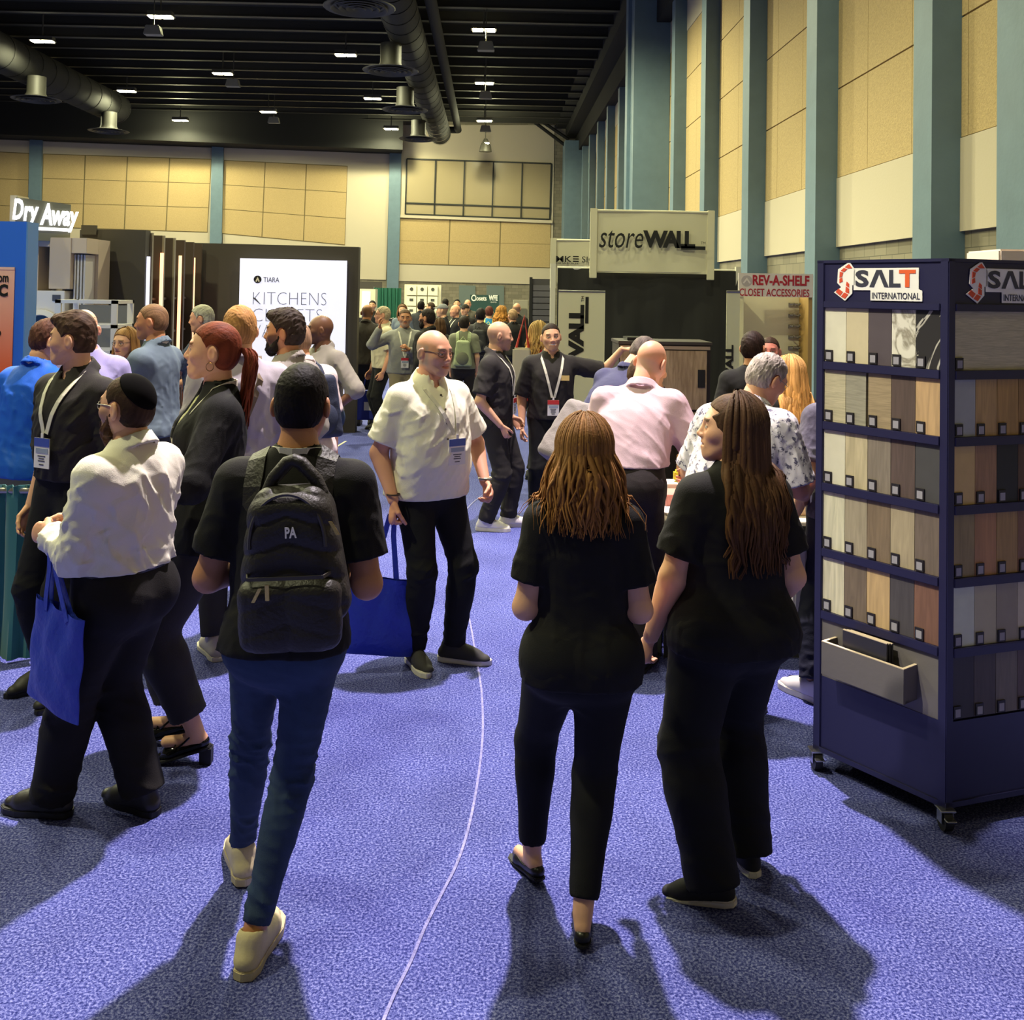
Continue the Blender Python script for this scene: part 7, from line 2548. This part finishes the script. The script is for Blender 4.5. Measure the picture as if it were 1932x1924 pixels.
# printed shirt man
def print_material():
    m = mat('floral_print_shirt', (228, 222, 224), .8, bump=.12, bscale=260)
    nt = m.node_tree
    bs = nt.nodes['Principled BSDF']
    tc = nt.nodes.new('ShaderNodeTexCoord')
    v = nt.nodes.new('ShaderNodeTexNoise')
    v.inputs['Scale'].default_value = 30
    v.inputs['Detail'].default_value = 5
    v.inputs['Roughness'].default_value = .7
    cr = nt.nodes.new('ShaderNodeValToRGB')
    cr.color_ramp.elements[0].position, cr.color_ramp.elements[0].color = .54, lin((226, 220, 222))
    cr.color_ramp.elements[1].position, cr.color_ramp.elements[1].color = .59, lin((92, 88, 110))
    nt.links.new(tc.outputs['Object'], v.inputs['Vector'])
    nt.links.new(v.outputs['Fac'], cr.inputs['Fac'])
    nt.links.new(cr.outputs['Color'], bs.inputs['Base Color'])
    return m
b, r = person('grey-haired man with glasses stooping in a white shirt with dark floral print', 1368, 4.82, 38, SK_P, dict(brow=GREY),
              h=1.80, w=1.18, sh=1.04, lod=1, head=(24, -26, 8), lean=(.06, .22), comp=.92, Rh=(.24, .44, 1.0), Lh=(-.2, .40, .98), Le=(-.5, -1, 0), Lf=(-.10, -.06, 0, -6, 0), Rf=(.12, -.05, 0, 8, 0))
sh = b.top(r, 'shirt', print_material(), hem=.88, sleeve=.9, infl=.026, hang=.9, hangb=.8, sl_w=.034, collar=.046, fold=.009)
b.bottom(r, 'trousers', C_BLACK2, infl=.008, thigh=.016, knee=.016, ankle=.03, seed=48)
sneak(b, r)
b.hair(r, (170, 158, 150), t=.009, noise=.005, nscale=.018, nape=-.078)
b.glasses(r, M_STEEL)

# black tee man and the red-faced man
b, r = person('man with short dark hair in black tee facing the accessory wall, back to the camera', 1420, 7.3, 14, SK_T, dict(brow=DARK),
              h=1.76, w=1.06, lod=2, head=(20, 0, 0))
b.top(r, 't_shirt', C_BLACK, hem=.88, sleeve=.7, infl=.02, hang=.8, sl_w=.026)
b.bottom(r, 'trousers', C_BLACK2, infl=.008, seed=49)
sneak(b, r)
b.hair(r, (40, 28, 24), t=.009, noise=.004, nape=-.075)
b, r = person('ruddy-faced man peering out behind the dark-haired man in black tee', 1452, 8.2, -160, (206, 128, 110), dict(brow=BROWN, stubble=(70, 50, 44), stub_a=.5),
              h=1.68, lod=2)
b.top(r, 'shirt', cloth('dark_teal_shirt', (50, 60, 66)), hem=.88, sleeve=.8, infl=.02, hang=.8)
b.bottom(r, 'trousers', C_BLACK2, infl=.008, seed=50)
sneak(b, r)
b.hair(r, (60, 42, 34), t=.006)

# blonde woman by the tower
b, r = person('woman with long golden blonde hair and black top beside the navy tower', 1494, 6.65, -8, SK_W, {},
              sex='f', noear=1, h=1.61, lod=1, head=(-14, -6, 0))
tee = b.top(r, 'blouse', C_BLACK, hem=.88, sleeve=.6, infl=.016, hang=.4)
b.bottom(r, 'trousers', C_BLACK2, infl=.008, seed=51)
sneak(b, r)
b.long_hair(r, (196, 150, 92), dict(t=.012, nape=-.10, ears=False, sideburn=.03, noise=.003), [dict(length=.42, n=230, r=.009, arc=(55, 305), seed=26, wave=.008, wl=.22, outset=.02, bvh=bvh_of(tee), hi=(1.25, 1.2, 1.1))])

# person cut by the tower
b, r = person('person in heathered grey tee and white trainers, mostly hidden behind the navy tower', 1600, 5.12, -6, SK_W, dict(brow=BROWN),
              h=1.76, w=1.12, lod=1, head=(0, -8, 0), Lf=(-.24, -.14, 0, -28, 0), Lh=(-.25, .05, .90), Le=(-.3, -1, 0))
b.top(r, 't_shirt', cloth('heather_grey_tee', (96, 92, 108), vary=.18, vscale=50), hem=.88, sleeve=.78, infl=.022, hang=.8, sl_w=.03, fold=.008)
b.bottom(r, 'trousers', cloth('navy_chino', (44, 46, 60)), infl=.008, thigh=.016, knee=.016, ankle=.03, seed=52)
b.shoes(r, mat('white_trainer', (226, 220, 216), .5), SOLE_W, 'sneaker', .04)
b.hair(r, BROWN, t=.008)
w = Vector(b.wri[-1]) + Vector(b.hd[-1]) * .08
w = r.matrix_basis @ w
t = tag(empty('carrier_bag', w), 'white carrier bag held by the person half hidden behind the navy tower', 'bag')
MB().prism([(-.03, -.10), (.03, -.10), (.04, -.46), (-.04, -.46)], (0, -.14, 0), (1, 0, 0), (0, 0, 1), (0, .30, 0)).build('body', mat('glossy_white_bag', (228, 222, 214), .3), t, bevel=.012)
for q in (-.025, .025):
    MB().tube([(q, -.06, -.10), (q * .3, -.01, .0), (q * .3, .01, .0), (q, .06, -.10)], .005, 6).build('handle', mat('glossy_white_bag', (228, 222, 214), .3), t)

# ---------------------------------------------------------------- the far aisle
def far(label, px, Y, heading, top, rgb, h=1.74, skin=SK_W, hair=None, hairkw=None, face=None, sleeve=.8, bottom=(40, 40, 44), tname='shirt', lan=None, short=False, sp=None, lod=3, collar=.04, topname=None):
    kw = dict(h=h, lod=lod)
    kw.update(sp or {})
    if short:
        kw['trousers'] = 0
    b, r = person(label, px, Y, heading, skin, face or dict(brow=BROWN), **kw)
    c = b.top(r, tname, cloth('cloth_%d_%d_%d' % rgb, rgb), hem=.88, sleeve=sleeve, infl=.022, hang=.8, hangb=.6, sl_w=.028, collar=collar if tname in ('shirt', 'polo_shirt') else 0)
    if short:
        b.bottom(r, 'shorts', cloth('cloth_%d_%d_%d' % bottom, bottom), infl=.008, thigh=.026, knee=.034, hem=.95, short=True)
    else:
        b.bottom(r, 'trousers', cloth('cloth_%d_%d_%d' % bottom, bottom), infl=.008, thigh=.016, knee=.016, ankle=.03)
    b.shoes(r, mat('shoe_far', (40, 38, 38), .6), SOLE_D, 'sneaker')
    if hair:
        b.hair(r, hair, **(hairkw or dict(t=.010)))
    if lan:
        lanyard(b, r, c, LANY, badge=(lan == 2), header=(190, 50, 60))
    return b, r, c

b, r, c = far('man in dark polo and black shorts seen from behind, right at the dark booth corner', 690, 14.65, 8, 'polo_shirt', (58, 54, 50), 1.80, SK_T, None, face=dict(bald=(60, 48, 40), bald_z=.09), sp=dict(w=1.15, lod=2), short=True, bottom=(30, 30, 30), tname='polo_shirt', lod=2)
b, r, c = far('man with glasses in cream sports jersey, facing left beside the man in shorts', 722, 14.2, -110, 'shirt', (206, 196, 166), 1.78, SK_P, (176, 160, 130), dict(t=.008), sp=dict(w=1.15, Rh=(.22, .12, .84), head=(18, 0, 0)), bottom=(30, 30, 30), lan=1, lod=2)
b.glasses(r, mat('black_frame', (26, 24, 24), .3))
hand = r.matrix_basis @ (Vector(b.wri[1]) + Vector(b.hd[1]) * .08)
t = tag(empty('tote_bag', (hand.x, hand.y - .02, hand.z - .64)), 'royal blue tote bag with white print held by the man in the cream jersey', 'bag')
MB().box(-.19, .19, -.03, .03, 0, .42).build('body', mat('royal_tote', (30, 46, 150), .6), t, bevel=.02)
MB().box(-.06, .08, -.034, -.031, .14, .26).build('print', M_LOGO_W, t)
MB().tube([(-.08, 0, .42), (-.04, 0, .66), (.04, 0, .66), (.08, 0, .42)], .01, 6).build('strap', mat('royal_tote', (30, 46, 150), .6), t)
b, r, c = far('man in denim shirt gesturing with one hand raised beside his face', 762, 13.4, 172, 'shirt', (140, 140, 134), 1.76, SK_T, (90, 70, 52), dict(t=.007), dict(brow=DARK, stubble=(150, 140, 130), stub_a=.5), sleeve=1.85, sp=dict(w=1.2, Rh=(.34, .20, 1.50), Re=(.6, -.3, -1), Rd=(.1, .2, 1), Lh=(-.05, .26, 1.22), Le=(-.6, -.6, -.6), lod=2), bottom=(150, 138, 108), lan=2, lod=2)
b, r, c = far('bearded man in black jacket with back half turned, next to the man in denim', 806, 12.9, -58, 'shirt', (40, 38, 36), 1.78, SK_T, (40, 32, 28), dict(t=.008), dict(brow=DARK, stubble=(30, 24, 20), stub_a=.9), sleeve=1.9, sp=dict(w=1.15, head=(-8, 0, 0), lod=2), bottom=(40, 40, 42), lod=2)
b.beard(r, (34, 28, 24), length=.01)
b, r, c = far('man with a light green backpack walking away down the far aisle', 874, 15.2, 2, 't_shirt', (120, 122, 104), 1.63, SK_W, (40, 32, 28), dict(t=.010), tname='t_shirt', bottom=(42, 36, 34), sp=dict(w=1.0, lod=2), lod=2)
soft_backpack(b, r, c, (152, 162, 126), 'light green backpack on the man walking down the far aisle', .92, 1.36, w=.14, m2=cloth('pack_grey_base', (104, 106, 92)))
b, r, c = far('man with dark hair and a black backpack beyond the green backpack', 905, 17.6, 8, 't_shirt', (56, 54, 56), 1.70, SK_W, (30, 26, 26), dict(t=.014, tall=.01), tname='t_shirt', sp=dict(lod=2), lod=2)
soft_backpack(b, r, c, (50, 50, 50), 'black backpack on the dark-haired man in the far aisle', .96, 1.38, w=.14)
b, r, c = far('person in bright blue jacket with a yellow backpack in the far crowd', 921, 20.5, 4, 't_shirt', (44, 122, 176), 1.70, SK_W, (90, 50, 44), dict(t=.014), tname='jacket', sleeve=1.9)
soft_backpack(b, r, c, (206, 208, 130), 'pale yellow backpack on the person in the bright blue jacket', .98, 1.38, w=.14)
b, r, c = far('woman in black with a mass of curly ginger hair, profile to the right', 944, 19.5, 60, 'blouse', (38, 36, 36), 1.72, SK_W, None, tname='blouse', sp=dict(sex='f'), sleeve=1.9)
b.long_hair(r, (152, 108, 54), dict(t=.03, nape=-.12, ears=False, sideburn=.02, noise=.012, nscale=.05), [dict(length=.30, n=90, r=.016, arc=(60, 300), seed=36, wave=.02, wl=.10, outset=.05)])
FARS = [(757, 21, 'woman with brown hair in grey blue top facing the camera by the green curtain', 176, 'blouse', (110, 120, 130), 1.70, (104, 74, 52), SK_W),
        (792, 23, 'dark-haired man looking away above the bearded man in black', 10, 'shirt', (60, 62, 66), 1.76, (26, 22, 22), SK_W),
        (811, 24, 'man in pale grey shirt before the white cartons, profile to the left', -80, 'shirt', (176, 176, 166), 1.72, (70, 56, 46), SK_W),
        (834, 18.6, 'man in grey cap and black shirt with white lanyard, profile to the left', -84, 'shirt', (36, 36, 38), 1.76, None, SK_W),
        (858, 19.6, 'balding man in black with white lanyard facing left', -120, 'shirt', (34, 34, 36), 1.74, None, SK_P),
        (876, 21.5, 'man in dark cap and black jacket before the green sign', -150, 'shirt', (40, 38, 38), 1.72, None, SK_W),
        (880, 25, 'bald man at the back before the grey doors', 170, 'shirt', (96, 92, 84), 1.80, None, SK_P),
        (838, 26, 'dark-haired man farthest back below the cartons', 4, 'shirt', (120, 118, 100), 1.80, (30, 26, 24), SK_W),
        (860, 27, 'man with dark hair farthest back near the grey doors', 180, 'shirt', (60, 66, 70), 1.78, (28, 24, 22), SK_W),
        (827, 16.2, 'short woman with brown hair from behind, beside the green backpack man', 0, 'blouse', (40, 38, 36), 1.55, (76, 56, 40), SK_W),
        (966, 17.8, 'balding man in black passing behind the shaved man in black polo', -20, 'shirt', (38, 36, 36), 1.70, (150, 120, 90), SK_P),
        (973, 21, 'bald man in black standing by the slatwall, back to the camera', 10, 'shirt', (34, 34, 34), 1.78, None, SK_P),
        (700, 24, 'dark-haired person behind the product kiosk beyond the dark booth', 180, 'shirt', (34, 34, 34), 1.74, (34, 26, 24), SK_W)]
for px, Y, lab, hd, kind, rgb, h_, hr_, sk_ in FARS:
    fem = lab.startswith(('woman', 'short woman'))
    b, r, c = far(lab, px, Y, hd, kind, rgb, h_, sk_, None if fem else hr_, dict(t=.010), tname=kind, sp=dict(sex='f') if fem else None, sleeve=1.8, lan=1 if 'lanyard' in lab else None,
                  face=dict(brow=DARK, bald=(120, 100, 84)) if hr_ is None else None)
    if fem:
        b.long_hair(r, hr_, dict(t=.014, nape=-.11, ears=False, sideburn=.02), [dict(length=.22, n=40, r=.016, arc=(60, 300), seed=int(px), wave=.006, wl=.2, outset=.02)])
    if 'cap and' in lab:
        Fc_ = Field(.010)
        Fc_.ell(b.hc + b.HR @ (A(0, -.014, .030) * b.hs), A(.088, .110, .104) * b.hs, rot=b.HR)
        Fc_.ell(b.hc + b.HR @ (A(0, .11, .050) * b.hs), A(.06, .06, .012) * b.hs, k=.01, rot=b.HR)
        k0 = b.hc + b.HR @ (A(0, 0, .040) * b.hs)
        kd = b.HR @ A(0, 0, 1)
        Fc_.add(lambda P: -((P[0] - k0[0]) * kd[0] + (P[1] - k0[1]) * kd[1] + (P[2] - k0[2]) * kd[2]), b.hc - .25, b.hc + .3, k=.002, mode=2)
        np_mesh('cap', [Fc_.mesh()], cloth('cap_grey' if 'grey cap' in lab else 'cap_dark', (110, 112, 114) if 'grey cap' in lab else (46, 42, 38)), r)

# ================================================================ bags in the foreground
def tote_bag(label, origin, rz, w, h, m, strap_top, seed=1, depth=.05, lean_=(0, 0), skew=0.0):
    """flat cloth shopping bag hanging from strap_top (local), body below the origin"""
    t = tag(empty('tote_bag', origin, rz), label, 'bag')
    rng = np.random.RandomState(seed)
    NU, NV = 18, 20
    mb = MB()
    vs, fs = [], []
    for side in (1, -1):
        for j in range(NV + 1):
            for i in range(NU + 1):
                u, v = i / NU, j / NV
                bul = depth * math.sin(u * math.pi) ** .6 * (.35 + .65 * math.sin(min(1, v * 1.25) * math.pi * .5)) * (1 - max(0, v - .85) / .15 * .6)
                wr = .006 * math.sin(u * 17 + v * 4 + seed) * (1 - v) + .004 * math.sin(u * 9 - v * 12 + seed * 2)
                vs.append(((u - .5) * w * (1 - .03 * (1 - v)) + lean_[0] * v, side * (bul * .5 + .002) + wr + lean_[1] * v, -h * v + skew * (u - .5)))
    K = (NU + 1) * (NV + 1)
    for b_ in (0, 1):
        for j in range(NV):
            for i in range(NU):
                q = b_ * K + j * (NU + 1) + i
                f = (q, q + 1, q + NU + 2, q + NU + 1)
                fs.append(f if b_ == 0 else f[::-1])
    for j in range(NV):
        for i in (0, NU):
            q = j * (NU + 1) + i
            fs.append((q, q + NU + 1, q + NU + 1 + K, q + K))
    for i in range(NU):
        q = NV * (NU + 1) + i
        fs.append((q, q + 1, q + 1 + K, q + K))
    mb._add(vs, fs)
    bd = mb.build('bag_body', m, t, smooth=True)
    st = Vector(strap_top)
    for sgn in (1, -1):
        mb = MB()
        y = sgn * .012
        p0, p1 = Vector((-w * .22, y, -.03 - skew * .22)), Vector((w * .22, y, -.03 + skew * .22))
        mid = st + Vector((0, y * .3, 0))
        pts = [p0, p0 * .75 + mid * .25 + Vector((-.004, 0, 0)), p0 * .3 + mid * .7, mid + Vector((-.012, 0, 0)), mid + Vector((.012, 0, 0)), p1 * .3 + mid * .7, p1 * .75 + mid * .25, p1]
        mb.strip(pts, Vector((.35, 1, 0)) if False else Vector((0, 1, .0)), .026, .003) if False else mb.strip(pts, [((pts[min(i + 1, 7)] - pts[max(i - 1, 0)]).cross(Vector((0, 1, 0)))) for i in range(8)], .026, .003)
        mb.build('strap', m, t)
    return t
M_TOTE = mat('blue_tote_cloth', (36, 56, 168), .5, bump=.4, bscale=30, spec=.4)
r, b = KIP
hand = r.matrix_basis @ (Vector(b.elb[-1]) * .35 + Vector(b.wri[-1]) * .65)
o_ = at(112, 1145, 3.62)
tote_bag('dark blue tote bag hanging from the forearm of the man with the skullcap', (o_.x, 3.62, o_.z), R(-38), .34, .37, M_TOTE, Vector((hand.x - o_.x, 0, hand.z - o_.z - .02)), 2, .06, (-.03, 0), -.03)
r, b = WHT
hand = r.matrix_basis @ (Vector(b.wri[1]) + Vector(b.hd[1]) * .08)
tote_bag('bright blue tote bag hanging from the right hand of the man in the ivory shirt', (hand.x - .05, hand.y, hand.z - .33), R(14), .37, .40, M_TOTE, (.05, 0, .33), 5, .08, (-.01, 0), -.05)
r, b = HOLD14
hand = r.matrix_basis @ (Vector(b.wri[1]) + Vector(b.hd[1]) * .07)
tote_bag('small blue bag held low by the man with the navy backpack', (hand.x, hand.y, hand.z - .10), R(60), .28, .34, M_TOTE, (0, 0, .10), 7, .06)

# ================================================================ the quilted black backpack
b = b_jeans
bp = tag(empty('backpack', BAGP[0], BAGP[1]), 'quilted black backpack with gold zip pulls on the man in blue jeans', 'backpack')
M_PK = mat('black_nylon', (36, 33, 30), .5, bump=.2, bscale=90, spec=.35)
M_GOLD = mat('gold_metal', (214, 190, 112), .25, 1.0)
lat, ax = Vector((1, 0, .06)).normalized(), Vector((-.06, 0.02, 1)).normalized()
dirn = lat.cross(ax).normalized()
if dirn.y > 0:
    dirn = -dirn
pb = back_pt(b, bv_tee, .055, 1.19, 0, -1)
c = pb + dirn * .085 + Vector((.0, 0, .0))
rot = np.array([lat, dirn, ax]).T
def loc_pack(P):
    x, y, z = P[0] - c[0], P[1] - c[1], P[2] - c[2]
    return [rot[0, i] * x + rot[1, i] * y + rot[2, i] * z for i in range(3)]
def rbox(q, a, bb, cc, rr):
    dx, dy, dz = np.abs(q[0]) - (a - rr), np.abs(q[1]) - (bb - rr), np.abs(q[2]) - (cc - rr)
    return np.sqrt(np.maximum(dx, 0) ** 2 + np.maximum(dy, 0) ** 2 + np.maximum(dz, 0) ** 2) + np.minimum(np.maximum(dx, np.maximum(dy, dz)), 0) - rr
def quilt(q):
    a1 = np.abs(np.sin((q[2] * 1.0 + .32 * np.abs(q[0])) * math.pi / .075))
    return .010 * (np.sqrt(a1) - .7)
Fp = Field(.006)
def shell(P):
    q = loc_pack(P)
    w = .150 - .035 * np.clip(q[2] / .24, -1, 1)
    q2 = [q[0] * .150 / w, q[1], q[2] - .02]
    d = rbox(q2, .150, .085, .205, .075)
    return d - quilt(q) * np.clip((q[1] - .0) / .04, 0, 1)
Fp.add(shell, np.array(c) - .30, np.array(c) + .30)
np_mesh('shell', [Fp.mesh()], M_PK, bp)
Fp = Field(.006)
def pocket(P):
    q = loc_pack(P)
    q2 = [q[0], q[1] - .065, q[2] + .135]
    d = rbox(q2, .148, .055, .108, .05)
    return d - .006 * (np.sqrt(np.abs(np.sin((q[0]) * math.pi / .11))) - .6) - quilt(q) * .4
Fp.add(pocket, np.array(c) - .34, np.array(c) + .34)
np_mesh('front_pocket', [Fp.mesh()], M_PK, bp)
Q = lambda u, d, z: c + lat * u + dirn * d + ax * z
mb = MB()
pts = [Q(-.125, .062, -.02)] + [Q(u, .115 - .25 * u * u, -.022) for u in np.linspace(-.11, .11, 9)] + [Q(.125, .062, -.02)]
mb.strip(pts, ax, .010, .004)
mb.build('zip', mat('zip_tape', (58, 54, 48), .5), bp)
mb = MB()
arc = [Q(.112 * math.cos(t) * 1.0, .075 + .0 * t, .02 + .17 * math.sin(t) ** .8 + .02) for t in np.linspace(.05, math.pi - .05, 22)]
mb.tube(arc, .006, 6)
mb.build('zip', mat('zip_tape', (58, 54, 48), .5), bp, smooth=True)
for (u, d, z, a) in ((-.075, .122, -.045, .5), (-.055, .124, -.035, .0), (.125, .085, .13, -.5)):
    mb = MB().obox(Q(u, d, z), lat * .012 * math.cos(a) + ax * .012 * math.sin(a) * 0, dirn * .004, -ax * .045 * math.cos(a) - lat * .045 * math.sin(a))
    mb.build('zip_pull', M_GOLD, bp, bevel=.001)
mb = MB()
hp = [Q(-.075, .0, .205), Q(-.055, -.005, .245), Q(-.01, -.005, .292), Q(.008, -.005, .298), Q(.03, -.005, .288), Q(.075, -.005, .235), Q(.095, .0, .195)]
mb.tube(hp, [.018, .020, .021, .020, .021, .020, .018], 10)
mb.build('carry_handle', M_PK, bp, smooth=True)
for q_ in (-1, 1):
    over_strap(b, bv_tee, q_ * .035 + .05, q_ * .105, q_ * .13, 1.24, 1.10, M_PK, bp, 'shoulder_strap', .062, .014)
o = lettering('PA', Q(-.0, .097, .088), lat, ax, M_LOGO_W, None, bold=.03, fit=(.034, .032), extrude=.001)
o.parent = bp
